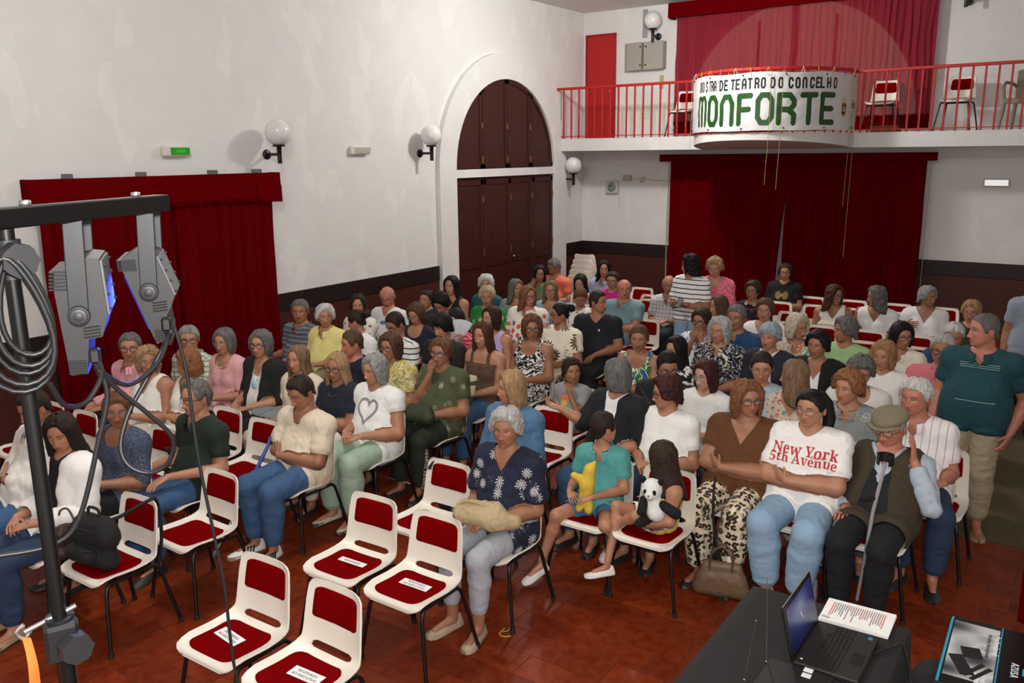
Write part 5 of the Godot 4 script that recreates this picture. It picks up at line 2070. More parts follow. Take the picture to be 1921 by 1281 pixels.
func make_cloths() -> void:
	var navy := Color("141a33")
	var cream := Color("e6dfcc")
	paint("stripesbw", 128, Color("e6e5e2"), func(im): im.fill_rect(Rect2i(0, 0, 128, 14), Color("14161f")); im.fill_rect(Rect2i(0, 64, 128, 14), Color("14161f")), 9.0)
	paint("stripesgrey", 128, Color("555b66"), func(im):
		for k in 4:
			im.fill_rect(Rect2i(0, k * 32, 128, 6), Color("8d929c"))
			im.fill_rect(Rect2i(0, k * 32 + 14, 128, 3), Color("2a2f3a")), 5.0)
	paint("stripesred", 128, Color("c21a3c"), func(im):
		for k in 4:
			im.fill_rect(Rect2i(0, k * 32, 128, 12), Color("e08aa0")), 6.0)
	paint("pinkstripe", 128, Color("e3b6bb"), func(im):
		for k in 8:
			im.fill_rect(Rect2i(k * 16, 0, 7, 128), Color("c8737f")), 6.0)
	paint("pinstripe", 128, Color("e6e2e2"), func(im):
		for k in 4:
			im.fill_rect(Rect2i(k * 32, 0, 4, 128), Color("b8a3ac")), 5.0)
	paint("plaidgreen", 128, Color("cdd2c4"), func(im):
		for k in 4:
			im.fill_rect(Rect2i(k * 32, 0, 7, 128), Color("6f8d68"))
			im.fill_rect(Rect2i(0, k * 32, 128, 7), Color("6f8d68"))
			for j in 4:
				im.fill_rect(Rect2i(k * 32, j * 32, 7, 7), Color("3f5f3d")), 5.0)
	paint("plaidgrey", 128, Color("c9c9c8"), func(im):
		for k in 4:
			im.fill_rect(Rect2i(k * 32, 0, 4, 128), Color("7d8086"))
			im.fill_rect(Rect2i(0, k * 32, 128, 4), Color("7d8086")), 5.0)
	paint("checkblue", 128, Color("b6bfd0"), func(im):
		for k in 8:
			for j in 8:
				if (k + j) % 2:
					im.fill_rect(Rect2i(k * 16, j * 16, 16, 16), Color("7683a3")), 7.0)
	paint("houndstooth", 128, Color("8a8069"), func(im):
		for k in 8:
			for j in 8:
				if (k + j) % 2:
					im.fill_rect(Rect2i(k * 16, j * 16, 16, 16), Color("5f5642"))
					im.fill_rect(Rect2i(k * 16 + 4, j * 16 + 4, 4, 4), Color("a09779")), 12.0)
	paint("speckle", 192, Color("20293f"), func(im): scatter(im, 5, 900, func(p, r, _k): dot(im, p, 1.2 + r * 1.6, Color("6d7a96") if r > 0.4 else Color("9aa3b8"))), 4.0)
	paint("zebra", 192, Color("0d0d10"), func(im): field(im, 11, 5.0, func(_x, y, v): return Color("e4e2dc") if sin((y / 192.0 * 5.0 + v * 0.9) * TAU) > 0.15 else Color("0d0d10")), 2.6)
	paint("stripeswave", 192, Color("0d0d10"), func(im): field(im, 12, 4.0, func(_x, y, v): return Color("d8d6d2") if sin((y / 192.0 * 4.0 + v * 0.6) * TAU) > 0.5 else Color("101014")), 2.6)
	paint("camo", 192, Color("cabf96"), func(im): field(im, 13, 6.0, func(_x, _y, v): return Color("8d8a52") if v > 0.22 else (Color("d8cfae") if v > -0.25 else Color("b9a64c"))), 3.0)
	paint("navyspots", 192, Color("10172e"), func(im): field(im, 14, 7.0, func(_x, _y, v): return Color("d9d2bd") if absf(v) < 0.16 else Color("10172e")), 2.4)
	paint("leopard", 256, Color("dccdb4"), func(im): scatter(im, 15, 120, func(p, r, k):
		p = Vector2((k % 11) * 23.3 + r * 9.0, (k / 11) * 23.3 + sin(k * 7.0) * 6.0)
		for j in 5:
			if (j + k) % 5 != 0:
				dot(im, p + Vector2(cos(j * 1.26 + k), sin(j * 1.26 + k)) * 6.0, 4.0 + r, Color("15110f"))
		dot(im, p, 3.2, Color("9a7a52"))), 1.75)
	paint("medallion", 256, cream, func(im): scatter(im, 16, 9, func(p, r, k):
		petals(im, p, 12, 12, 30 + r * 8, 4.5, Color("232a17") if k % 2 else Color("4a3c22"))
		dot(im, p, 7, Color("8a6f42"))), 1.8)
	paint("navymed", 256, navy, func(im): scatter(im, 17, 7, func(p, r, _k):
		petals(im, p, 11, 8, 20 + r * 5, 3.0, Color("dcdcd8"))
		petals(im, p, 11, 10, 18, 1.2, navy)
		dot(im, p, 3.5, Color("dcdcd8"))), 2.9)
	paint("olive", 256, Color("454c33"), func(im): scatter(im, 18, 9, func(p, r, _k):
		petals(im, p, 7, 7, 15 + r * 6, 1.9, Color("b5b094"))
		dot(im, p, 2.5, Color("c9c3a8"))), 2.6)
	paint("floralwhite", 256, Color("e6e0d6"), func(im): scatter(im, 19, 26, func(p, r, k):
		petals(im, p, 5, 4, 11 + r * 5, 6.0, [Color("c8402c"), Color("b83a55"), Color("46603a"), Color("d7702e"), Color("4a3c6a")][k % 5])
		dot(im, p, 3, Color("e0b44a"))), 2.2)
	paint("floralgreen", 256, Color("1f7a35"), func(im): scatter(im, 20, 22, func(p, r, k):
		petals(im, p, 6, 4, 12 + r * 6, 4.5, [Color("d9d3b0"), Color("c9b27a"), Color("2c5c2c")][k % 3])), 2.2)
	paint("floralsmall", 192, Color("e2ded6"), func(im): scatter(im, 21, 16, func(p, r, k):
		petals(im, p, 5, 2, 6 + r * 3, 2.6, [Color("8a2f45"), Color("6a7a5a")][k % 2])), 2.8)
	paint("floralsmall2", 192, Color("e4e0da"), func(im): scatter(im, 22, 20, func(p, r, k):
		petals(im, p, 5, 2, 7 + r * 3, 3.0, [Color("c23a3a"), Color("3a4a6a"), Color("7a8a5a")][k % 3])), 2.8)
	paint("floralblue", 192, Color("dfe3e6"), func(im): scatter(im, 23, 30, func(p, r, k):
		petals(im, p, 4, 2, 7 + r * 4, 3.4, [Color("4f8fc0"), Color("2f5f9a"), Color("b8607a"), Color("7fb0d0")][k % 4])), 2.8)
	paint("floralwg", 256, Color("e2e4da"), func(im): field(im, 24, 6.0, func(_x, _y, v): return Color("2f6a2c") if v > 0.2 else (Color("e4e4da") if v > -0.2 else (Color("7a9a4a") if v > -0.42 else Color("2c4f8a")))), 2.6)
	paint("orangewave", 192, Color("e4dccf"), func(im): field(im, 25, 4.0, func(x, y, v): 
		var w := sin(((x + y) / 192.0 * 3.0 + v * 0.8) * TAU)
		return Color("d9702c") if w > 0.55 else (Color("5fa39a") if w < -0.65 else Color("e4dccf"))), 3.0)
	paint("darkfloral", 192, Color("14141c"), func(im): scatter(im, 26, 14, func(p, r, k):
		petals(im, p, 6, 3, 9 + r * 5, 4.0, [Color("b32a2a"), Color("b9a88a"), Color("7a2030")][k % 3])), 2.6)
	paint("pinklace", 192, Color("d8647a"), func(im): scatter(im, 27, 70, func(p, r, _k): petals(im, p, 5, 2, 5 + r * 2, 2.0, Color("ea93a2"))), 3.0)
	paint("paisley", 256, Color("c9b8a8"), func(im): scatter(im, 28, 60, func(p, r, k):
		dot(im, p, 7 + r * 5, [Color("b04a3c"), Color("5a7a8c"), Color("d8c9b6"), Color("8a5a4a")][k % 4])
		dot(im, p + Vector2(2, 2), 4 + r * 2, [Color("d8b0a0"), Color("8fb0b8"), Color("a05a4a"), Color("d0c0b0")][k % 4])), 2.6)
	paint("swirlgrey", 256, Color("7f8684"), func(im): scatter(im, 29, 26, func(p, r, k):
		for j in 26:
			var a := j * 0.36
			dot(im, p + Vector2(cos(a), sin(a)) * (3.0 + j * 0.75), 2.4, [Color("d8d8d2"), Color("4a5052"), Color("c08a62"), Color("b9c0bc")][k % 4])), 2.4)
	paint("blackprint", 256, Color("0f1013"), func(im): scatter(im, 30, 10, func(p, r, _k):
		for j in 22:
			var a: float = j * 0.3 + r * 6.0
			dot(im, p + Vector2(cos(a), sin(a * 1.3)) * (8.0 + j * 0.7), 1.2, Color("9aa0a6"))), 2.2)
	for q in [["denim", "3f6488", "5a80a3"], ["jean", "2c4a70", "4a6d95"], ["jeandk", "1d2c46", "2d4160"], ["jeanlt", "7b9ab8", "9db7cc"]]:
		cloths[q[0]] = cloth_mat(noise_tex(0.09, [q[1], Color(q[1]).lerp(Color(q[2]), 0.55).to_html(false), q[1]], 256, 5, 70), 3.0)

func cloth(spec: String) -> Material:
	var k := spec.trim_prefix("@")
	if cloths.has(k):
		return cloths[k]
	if not cloths.has("weave"):
		cloths["weave"] = cloth_mat(noise_tex(0.2, ["f2f2f2", "ffffff", "f8f8f8"], 128, 3, 71), 5.0)
	var m: StandardMaterial3D = cloths["weave"].duplicate()
	m.albedo_color = Color(k)
	cloths[k] = m
	return m

# ------------------------------------------------------------------ the audience
const SKIN := {"p": Color(0.5, 0.28, 0.2), "m": Color(0.43, 0.2, 0.12), "t": Color(0.34, 0.15, 0.085), "r": Color(0.46, 0.18, 0.12)}
const HAIR := {"dark": Color(0.028, 0.018, 0.013), "black": Color(0.012, 0.01, 0.01), "dkbrown": Color(0.04, 0.024, 0.017), "brown": Color(0.085, 0.045, 0.026), "ltbrown": Color(0.19, 0.115, 0.068), "auburn": Color(0.13, 0.055, 0.028), "auburnlt": Color(0.2, 0.085, 0.04), "dkauburn": Color(0.075, 0.03, 0.018), "copper": Color(0.24, 0.1, 0.045), "copperlt": Color(0.33, 0.17, 0.085), "redbrown": Color(0.19, 0.08, 0.04), "plum": Color(0.05, 0.016, 0.014), "blond": Color(0.34, 0.21, 0.11), "greyblond": Color(0.4, 0.31, 0.2), "greydk": Color(0.13, 0.125, 0.12), "grey": Color(0.27, 0.265, 0.26), "greylt": Color(0.4, 0.39, 0.375), "white": Color(0.55, 0.54, 0.52), "platinum": Color(0.55, 0.47, 0.36), "wrapgrey": Color(0.3, 0.35, 0.4)}
const WEAR := {
	"tee": {"on": "top", "neck": "crew", "sl": 0.62}, "tee+": {"on": "top", "neck": "crew", "sl": 0.8, "off": 0.014, "loose": 0.012, "wr": 0.008}, "half": {"on": "top", "neck": "scoop", "deep": 0.03, "sl": 1.0},
	"polo": {"on": "top", "neck": "v", "deep": 0.03, "sl": 0.66}, "shirt": {"on": "top", "neck": "v", "deep": 0.06, "sl": 0.72, "off": 0.014}, "lshirt": {"on": "top", "neck": "v", "deep": 0.03, "sl": 1.85, "off": 0.014, "wr": 0.011},
	"vtee": {"on": "top", "neck": "v", "deep": 0.1, "sl": 0.6}, "vless": {"on": "top", "neck": "v", "deep": 0.09, "sl": 0.0, "wide": 0.86}, "scoop": {"on": "top", "neck": "scoop", "deep": 0.06, "sl": 0.65},
	"tank": {"on": "top", "neck": "scoop", "deep": 0.05, "sl": 0.0, "wide": 0.8}, "cami": {"on": "top", "neck": "strap", "sl": 0.0}, "tunic": {"on": "top", "neck": "v", "deep": 0.06, "sl": 0.85, "off": 0.018, "loose": 0.02, "wr": 0.01, "skirt": 0.22},
	"card": {"on": "top", "neck": "crew", "sl": 1.2, "off": 0.024, "open": 0.055, "slant": 0.05, "gap": 0.012}, "blazer": {"on": "top", "neck": "crew", "sl": 1.75, "off": 0.028, "open": 0.05, "slant": 0.02, "gap": 0.015, "skirt": 0.3},
	"vest": {"on": "top", "neck": "crew", "sl": 0.0, "wide": 1.02, "off": 0.034, "open": 0.05, "slant": 0.16, "gap": 0.02, "skirt": 0.3}, "vest2": {"on": "top", "neck": "v", "deep": 0.1, "sl": 0.0, "wide": 0.95, "off": 0.022},
	"trousers": {"on": "bottom", "len": 1.92}, "jeans": {"on": "bottom", "len": 1.93, "flare": 0.016, "wr": 0.008}, "wide": {"on": "bottom", "len": 1.95, "off": 0.014, "flare": 0.03, "wr": 0.005}, "slim": {"on": "bottom", "len": 1.8, "off": 0.007, "flare": 0.004}, "shorts": {"on": "bottom", "len": 0.62, "off": 0.016, "flare": 0.03},
}
const PART := {"tee": "tee", "tee+": "tee", "half": "blouse", "polo": "polo_shirt", "shirt": "shirt", "lshirt": "shirt", "vtee": "top", "vless": "top", "scoop": "blouse", "tank": "top", "cami": "camisole", "tunic": "blouse", "card": "cardigan", "blazer": "blazer", "vest": "waistcoat", "vest2": "pullover", "trousers": "trousers", "jeans": "jeans", "wide": "wide_trousers", "slim": "trousers", "shorts": "shorts"}
const LEGS := {
	"boy": [[Vector3(-0.16, 0.475, 0.24), Vector3(-0.24, 0.15, 0.3), Vector3(-0.3, -0.25, 1)], [Vector3(0.2, 0.485, 0.22), Vector3(0.1, 0.28, -0.06), Vector3(0.1, -0.3, 1)]],
	"girl": [[Vector3(-0.1, 0.6, 0.24), Vector3(-0.02, 0.26, 0.34), Vector3(-0.2, -0.05, 1)], [Vector3(0.09, 0.6, 0.2), Vector3(-0.1, 0.48, 0.26), Vector3(-1, 0.2, 0.4)]],
}
var folk := {}
var lens_mat: StandardMaterial3D
var skin_mat: StandardMaterial3D
var hair_mat: StandardMaterial3D

func sit(x: float, z: float, head: Vector3, yaw: float, pitch: float, sex: String, g: float, skin: String, hair: String, hairc: String, pose: String, wear: String, extra: String, who: String, label: String, stand := false) -> Node3D:
	var d := {"sex": sex, "g": g, "head": head, "yaw": deg_to_rad(yaw), "pitch": deg_to_rad(pitch), "skin": SKIN[skin], "hairc": HAIR[hairc], "pose": pose, "seed": float(folk.size()) * 3.7 + 1.0, "stand": stand}
	var hs := hair.split(" ")
	d.hair = hs[0]
	d.vol = float(hs[1])
	d.curl = float(hs[2]) if hs.size() > 2 else 0.0
	d.drop = float(hs[3]) if hs.size() > 3 else 0.0
	var ex := {}
	for e in extra.split(" ", false):
		var kv := e.split(":")
		ex[kv[0]] = kv[1] if kv.size() > 1 else "1"
	var near := int(ex.get("lod", "0"))
	d.lod = mini(near, 1)
	d.h = [0.0185, 0.0145, 0.0115][near]
	if ex.has("sc"): d.sc = float(ex.sc)
	if ex.has("specs"): d.specs = float(ex.specs)
	if ex.has("stubble"): d.stubble = float(ex.stubble)
	for k in ["bun", "pony"]:
		if ex.has(k): d[k] = true
	if ex.has("legs"): d.legs = LEGS[ex.legs]
	for k in ["shoe", "sole"]:
		if ex.has(k):
			var f: PackedFloat64Array = ex[k].split_floats(",")
			d[k] = Color(f[0], f[1], f[2])
	var byaw := deg_to_rad(float(ex.get("byaw", "0")))
	if byaw != 0.0:
		d.head = Basis(Vector3.UP, -byaw) * d.head
		d.yaw -= byaw
	d.hip = Vector3(d.head.x * 0.6, 0, 0)
	d.twist = clampf(wrapf(d.yaw, -PI, PI) * 0.12, -0.2, 0.2)
	d.wear = []
	for w in wear.split(","):
		var q := w.split(":")
		var gm: Dictionary = WEAR[q[0]].duplicate()
		gm.name = PART[q[0]]
		gm.mat = cloth(q[1])
		if q.size() > 2 and gm.on == "top" and q[0] == "tee":
			gm.sl = float(q[2])
		if q[0] in ["polo", "shirt", "lshirt"]:
			d.collar = true
			d.collar_mat = gm.mat
		d.wear.append(gm)
	var r := person_parts(d)
	var o := thing("person", Vector3(x, 0, z), byaw, label, "person", "audience")
	for q in r:
		if not r[q] is MB:
			continue
		var mm: Material = r.get(q + "/m", null)
		if mm == null:
			match q:
				"body": mm = skin_mat
				"hair": mm = hair_mat if d.hair != "wrap" else mat("ffffff", 0.85, 0.0, true)
				"shoe", "shoe_001": mm = mat("ffffff", 0.5, 0.0, true)
				"glasses": mm = mat("15110f", 0.3) if d.specs > 0.0017 else mat("8d7a62", 0.3, 0.6)
				_: mm = lens_mat
		if q == "lens":
			put("lenses", r[q], mm, o.get_node("glasses"))
		else:
			put("shoe" if q == "shoe_001" else "turban" if q == "hair" and d.hair == "wrap" else q, r[q], mm, o)
	folk[who] = [o, r, d]
	if not stand:
		chair(Vector3(x, 0, z), 0.0 if byaw == 0.0 else 0.0, "white shell chair with red pads under the person in " + who, "occupied chairs")
	return o

func build_people() -> void:
	skin_mat = mat("ffffff", 0.52, 0.0, true)
	hair_mat = mat("ffffff", 0.6, 0.0, true)
	hair_mat.metallic_specular = 0.3
	lens_mat = StandardMaterial3D.new()
	lens_mat.albedo_color = Color(0.9, 0.95, 1.0, 0.06)
	lens_mat.transparency = BaseMaterial3D.TRANSPARENCY_ALPHA
	lens_mat.roughness = 0.05
	make_cloths()
	sit(-5.812, -2.5, Vector3(0, 1.2, -0.175), -5, 22, "m", 1.1, "m", "short .012", "dark", "cross", "lshirt:e4e0d6,jeans:jean", "stubble:.5", "cream shirt",
		"person in cream shirt and jeans with crossed arms beside the light stand pole")
	sit(-5.238, -2.45, Vector3(0, 1.17, -0.1), 36, 18, "f", 1, "m", "long .02 .006 .05", "dark", "lap", "tee:0b0b0d,blazer:ecebe8,jeans:jeandk", "shoe:0.35,0.22,0.12", "white blazer",
		"person in white blazer over black top and dark jeans")
	sit(-5.523, -3, Vector3(0, 1.13, -0.088), 56, 6, "f", 1.05, "t", "crop .018 .003", "auburn", "lap", "half:@speckle,trousers:0c0c10", "specs:.0012 wf:1", "navy speckled blouse",
		"person in navy speckled blouse wearing glasses and a pendant")
	sit(-5.261, -3.42, Vector3(0, 1.15, -0.116), -2, 4, "m", 1.05, "m", "recede .02 .008", "greydk", "thigh", "polo:14241a,jeans:jean", "specs:.0022", "dark green polo",
		"person in dark green polo shirt and jeans, hands joined between knees")
	sit(-7.205, -4.04, Vector3(0.184, 1.2, -0.075), 48, 3, "m", 1.1, "m", "short .012", "greydk", "lap", "lshirt:@pinkstripe,trousers:1b2130", "specs:.0024", "pink striped shirt",
		"person in pink striped long sleeved shirt beside the red curtain")
	sit(-6.75, -4.04, Vector3(-0.02, 1.11, -0.077), 59, 4, "f", 1.1, "m", "bob .026 .008", "blond", "lap", "vless:e9e6df,trousers:cfc8ba", "specs:.0012", "white wrap top",
		"person in sleeveless white wrap top with a round pendant")
	sit(-6.295, -4.04, Vector3(0.024, 1.14, -0.135), -24, 12, "f", 1.05, "m", "bob .024 .004", "copper", "cross", "vless:ece9e2,trousers:d8d0c0", "", "sleeveless white top",
		"person in sleeveless white top turned aside, forearms folded")
	sit(-7.115, -4.75, Vector3(0, 1.14, -0.023), 51, 4, "m", 1.05, "m", "short .015", "grey", "lap", "shirt:@plaidgreen,trousers:2a2d33", "specs:.0024", "green plaid shirt",
		"person in green and white plaid shirt behind the folded forearms")
	sit(-6.643, -4.75, Vector3(0, 1.16, -0.073), 14, 4, "f", 1.05, "m", "bob .022", "greydk", "lap", "half:d9a3a6,trousers:b98a90", "specs:.0014", "pale pink top",
		"person in pale pink top with pearl necklace")
	sit(-6.105, -4.75, Vector3(0, 1.2, -0.066), 17, 0, "f", 1.1, "m", "bob .024 .006", "greydk", "lap", "scoop:d8d3ca,card:0f1112,trousers:101114", "specs:.0026", "black cardigan",
		"person in black cardigan with cream trim, a face mask hanging on the chest")
	sit(-5.636, -4.75, Vector3(0, 1.12, -0.08), 7, 2, "f", 1.08, "m", "long .015 0 -.05", "ltbrown", "lap", "scoop:d6c9b4,trousers:cbbda6", "", "beige embroidered blouse",
		"person in beige embroidered blouse with necklace")
	sit(-4.775, -4.04, Vector3(0, 1.13, -0.056), -3, 22, "m", 1.2, "t", "short .014", "dark", "cross", "tee+:d5c8b2,jeans:jean", "shoe:0.8,0.8,0.78 sole:0.2,0.13,0.1 lod:1", "beige tee",
		"person in beige tee and blue jeans with arms crossed, white striped sneakers")
	sit(-5.158, -4.75, Vector3(0.021, 1.12, -0.061), 12, 4, "f", 1.08, "t", "long .018 0 -.04", "blond", "cross", "tee:141b2c,trousers:dcd7cb", "specs:.0028", "navy tee",
		"person in navy tee and white trousers, arms folded, dark glasses frames")
	sit(-4.703, -4.75, Vector3(-0.021, 1.15, -0.078), -11, 5, "f", 1.22, "m", "bob .024 .004", "grey", "lap", "tee:e6e6e4:.35,wide:9fb7a2", "shoe:0.6,0.5,0.35 lod:1", "white heart tee",
		"person in white tee with silver heart and mint green trousers")
	sit(-7.257, -6.17, Vector3(0.048, 1.17, -0.076), 34, 3, "m", 1.15, "t", "short .014", "greydk", "thigh", "polo:@stripesgrey,trousers:23262c", "", "grey striped polo",
		"person in grey striped polo shirt beside the dark timber band")
	sit(-6.802, -6.17, Vector3(-0.033, 1.15, -0.096), 52, 4, "f", 1.12, "m", "crop .026 .006", "white", "lap", "shirt:e2d98a,trousers:8f8a6a", "", "pale yellow shirt",
		"person in pale yellow shirt")
	sit(-5.682, -5.45, Vector3(0, 1.12, -0.076), -29, 8, "m", 1.1, "r", "short .014", "brown", "lap", "polo:111626,trousers:15181f", "", "navy polo",
		"person in navy polo shirt seen from the side")
	sit(-6.962, -6.83, Vector3(0, 1.16, -0.066), 40, 2, "f", 1, "m", "long .02 .004 -.03", "dark", "lap|face", "tee:@floralsmall,trousers:2a2a30", "", "white floral top",
		"person in white floral top with a hand raised to the ear")
	sit(-7.124, -7.49, Vector3(0, 1.15, -0.071), 23, 28, "m", 1.15, "r", "bald .006", "grey", "phone", "tee:e4e4e4,trousers:2d3138", "", "white tee with blue print",
		"person in white tee with small blue print looking down")
	sit(-6.347, -6.17, Vector3(-0.015, 1.14, -0.096), -67, 12, "f", 1, "m", "tied .01 .004", "dark", "lap", "tee:e8e8e6,trousers:2a2d33", "bun", "plain white tee with back turned",
		"person in plain white tee facing away")
	sit(-5.189, -5.45, Vector3(0, 1.15, -0.071), 3, 3, "f", 1.2, "t", "bob .026 .008", "brown", "lap", "tee:@camo,trousers:8a8054", "specs:.0022", "khaki camouflage tee",
		"person in khaki and yellow camouflage print tee")
	sit(-5.823, -6.17, Vector3(0, 1.16, -0.11), -12, 25, "m", 1.05, "t", "short .012", "dark", "phone", "tee:@stripesbw,trousers:22252b", "specs:.002", "black and white striped tee",
		"person in black and white striped tee bent over")
	sit(-6.082, -6.83, Vector3(0, 1.14, -0.068), 9, 20, "f", 1.05, "m", "bob .022 .003", "brown", "phone", "half:121829,trousers:15171d", "specs:.0014", "dark navy blouse",
		"person in dark navy blouse and glasses looking down")
	sit(-7.041, -8.1, Vector3(0.069, 1.05, -0.011), 11, 3, "f", 0.92, "m", "tied .008", "dark", "lap", "tee:2c2c34,trousers:20232a", "bun specs:.0014", "charcoal top",
		"person in charcoal top with glasses by the wall band")
	sit(-6.338, -7.49, Vector3(0, 1.13, -0.151), 5, 38, "m", 0.95, "m", "crop .022 .008", "black", "phone", "tee:1b1b1f,trousers:20232a", "", "black tee with bowed head",
		"person in black tee with head bowed low")
	sit(-6.586, -8.15, Vector3(-0.069, 1.23, -0.082), 11, 2, "f", 1, "m", "long .02 .005 -.03", "black", "lap", "vless:0d0d10,trousers:15151a", "", "black sleeveless top",
		"person in black sleeveless top with a red lanyard")
	sit(-5.234, -6.17, Vector3(0, 1.2, -0.146), -5, 16, "m", 1, "m", "fringe .016 .002", "black", "lap", "tee:1d1413,trousers:23262d", "", "dark brown tee",
		"person in dark brown tee with pale print, chin lowered")
	sit(-4.608, -5.45, Vector3(0, 1.17, -0.086), 8, 2, "f", 1.22, "t", "crop .022 .004", "auburn", "face|lap", "tee:@olive,trousers:20281c", "specs:.0024 lod:1", "olive printed tee",
		"person in olive printed tee with a hand over the mouth, lettered trousers")
	sit(-5.533, -6.83, Vector3(0.003, 1.13, -0.076), 9, 22, "f", 0.95, "m", "long .018 0 0", "black", "face|lap", "tee:@stripesred,trousers:2a2a30", "", "red striped tee",
		"person in red and pink striped tee, head leaning on a hand")
	sit(-4.696, -6.17, Vector3(0, 1.18, -0.09), 1, 3, "f", 1.02, "m", "long .018 .003 -.02", "dkauburn", "lap", "cami:54402f,jeans:jean", "lod:1", "brown camisole",
		"person in brown strappy camisole and jeans with a canvas bag on the lap")
	sit(-5.078, -6.83, Vector3(-0.003, 1.19, -0.093), -14, -4, "f", 1.05, "m", "bob .022", "dkbrown", "c:0.08,-0.2,0.2,0.02,-0.04,0.32,0,1,0.1,-1,0,0,0.7|lap", "vless:b6a3cf,trousers:3a3a44", "specs:.0012", "lilac sleeveless top",
		"person in lilac sleeveless top waving a white folding fan")
	sit(-6.096, -8.15, Vector3(0, 1.15, -0.077), 27, 10, "f", 1.15, "m", "crop .024 .004", "greyblond", "lap", "tee:@floralgreen,trousers:4a5a40", "specs:.0014", "green floral blouse",
		"person in green and cream floral blouse")
	sit(-6.634, -8.81, Vector3(0, 1.16, -0.123), 27, 4, "f", 1, "m", "crop .03 .006", "white", "lap", "tee:1d5560,trousers:2b2f36", "", "teal top",
		"person in teal top half hidden behind the green floral blouse")
	sit(-4.577, -6.83, Vector3(0, 1.15, -0.088), 38, 4, "f", 1.05, "t", "bob .028 .005", "auburn", "lap", "tank:@zebra,trousers:@zebra", "specs:.0024 lod:1", "zebra print dress",
		"person in black and white zebra print sleeveless dress")
	sit(-4.661, -7.49, Vector3(0, 1.17, -0.092), -43, 2, "f", 1.2, "t", "tied .012", "black", "lap", "tee:@medallion,wide:@medallion", "bun specs:.0022 lod:1", "cream medallion dress",
		"person in cream dress with dark leaf medallions")
	sit(-5.505, -8.15, Vector3(0, 1.2, -0.083), 69, 4, "f", 1.22, "r", "long .018 0 -.08", "redbrown", "lap", "shirt:@floralwhite,trousers:d8d4cc", "specs:.0026", "white shirt with red flowers",
		"person in white shirt with large red flowers turned to the neighbour")
	sit(-6.125, -8.81, Vector3(0, 1.15, -0.08), 67, 3, "f", 1, "m", "long .018 .003 -.05", "greydk", "lap", "vtee:7c8a8a,trousers:4a5054", "", "slate grey top",
		"person in slate grey top in front of the arched door")
	sit(-5.637, -8.81, Vector3(0.031, 1.17, -0.092), 27, 2, "f", 1.02, "m", "long .018 0 -.06", "ltbrown", "lap", "vtee:8aa6ac,trousers:4a5560", "specs:.0024", "pale blue wrap top",
		"person smiling in pale blue wrap top and dark glasses frames")
	sit(-6.753, -10.78, Vector3(0, 1.17, -0.049), -28, 26, "m", 1.15, "t", "short .012", "greydk", "phone", "tee:d9694f,trousers:25282e", "", "salmon orange tee",
		"person in salmon orange tee with white lettering, head down")
	sit(-6.616, -10.1, Vector3(0, 1.15, -0.102), 43, 6, "f", 0.95, "t", "long .018 .004 -.02", "black", "face|lap", "tee:6f7a58,trousers:2a2d33", "", "sage green top",
		"person in sage green top resting the chin on a hand")
	sit(-5.577, -9.47, Vector3(0, 1.17, -0.122), 15, 16, "f", 0.92, "m", "long .015 0 0", "black", "phone", "cami:e6e4e0,trousers:3a4048", "", "white camisole",
		"person in white camisole looking down before the chair stack side")
	sit(-5.182, -8.81, Vector3(-0.031, 1.1, -0.159), 30, 30, "f", 1.05, "t", "tied .012", "auburn", "phone", "tee:@floralsmall2,trousers:40404a", "specs:.0014", "white top with red sprigs",
		"person in white top with red sprigs, head bowed")
	sit(-3.379, -4.75, Vector3(0, 1.2, -0.081), -39, 2, "f", 1.12, "m", "bob .026 0 .04", "blond", "lap", "lshirt:@denim,jeans:jeanlt", "lod:1", "denim shirt",
		"person in blue denim shirt with red neck scarf")
	sit(-2.918, -4.04, Vector3(0, 1.18, -0.075), 15, 3, "f", 1.12, "t", "crop .026 .006", "greylt", "lap", "tunic:@navymed,slim:a4a8b2", "shoe:0.42,0.33,0.24 sole:0.35,0.26,0.18 lod:2", "navy medallion blouse",
		"person in navy blouse with white medallions and pale grey trousers, bag on lap")
	sit(-3.715, -6.17, Vector3(0, 0.97, -0.08), 46, 0, "c", 1, "t", "crop .016 .006", "dark", "down|face", "tee:8d8e90,shorts:6a6d70", "sc:.72 lod:1", "grey printed tee",
		"child in grey tee with orange and green print, finger at the chin")
	sit(-2.923, -5.45, Vector3(0.023, 1.2, -0.093), -84, 4, "f", 1.12, "m", "bob .026", "greydk", "c:0.1,-0.16,0.12,0.26,-0.06,0.2,0.8,0.3,0.3|lap", "tee:e4e4e4,card:10131a,jeans:jean", "lod:1", "black cardigan over white tee",
		"person in black cardigan over white tee with flower print, reaching out to a child")
	sit(-4.544, -8.15, Vector3(0, 1.22, -0.058), 89, 0, "m", 1.2, "t", "short .012", "dark", "thigh", "tee:10141f,trousers:1a1d26", "lod:1", "plain navy tee",
		"person in plain navy tee with small white badge, looking sideways")
	sit(-5.055, -9.47, Vector3(0.137, 1.15, -0.09), 32, 2, "m", 1.22, "r", "bald .006", "greydk", "cross", "polo:6f8f98,trousers:28344a", "specs:.0012", "grey blue polo",
		"person in grey blue polo shirt with arms folded")
	sit(-5.425, -10.1, Vector3(0, 1.14, -0.095), 13, 4, "f", 1.05, "m", "tied .014 .004", "dkbrown", "lap", "tee:cf1f84,trousers:33363d", "bun specs:.0024", "hot pink tee",
		"person in hot pink tee with green lettering and white lanyard")
	sit(-5.922, -10.78, Vector3(0, 1.19, -0.08), 29, 3, "f", 1.05, "m", "long .02 .006 -.03", "black", "lap", "shirt:@checkblue,trousers:30343c", "", "pale blue check shirt",
		"person in pale blue check shirt beside the stacked chairs")
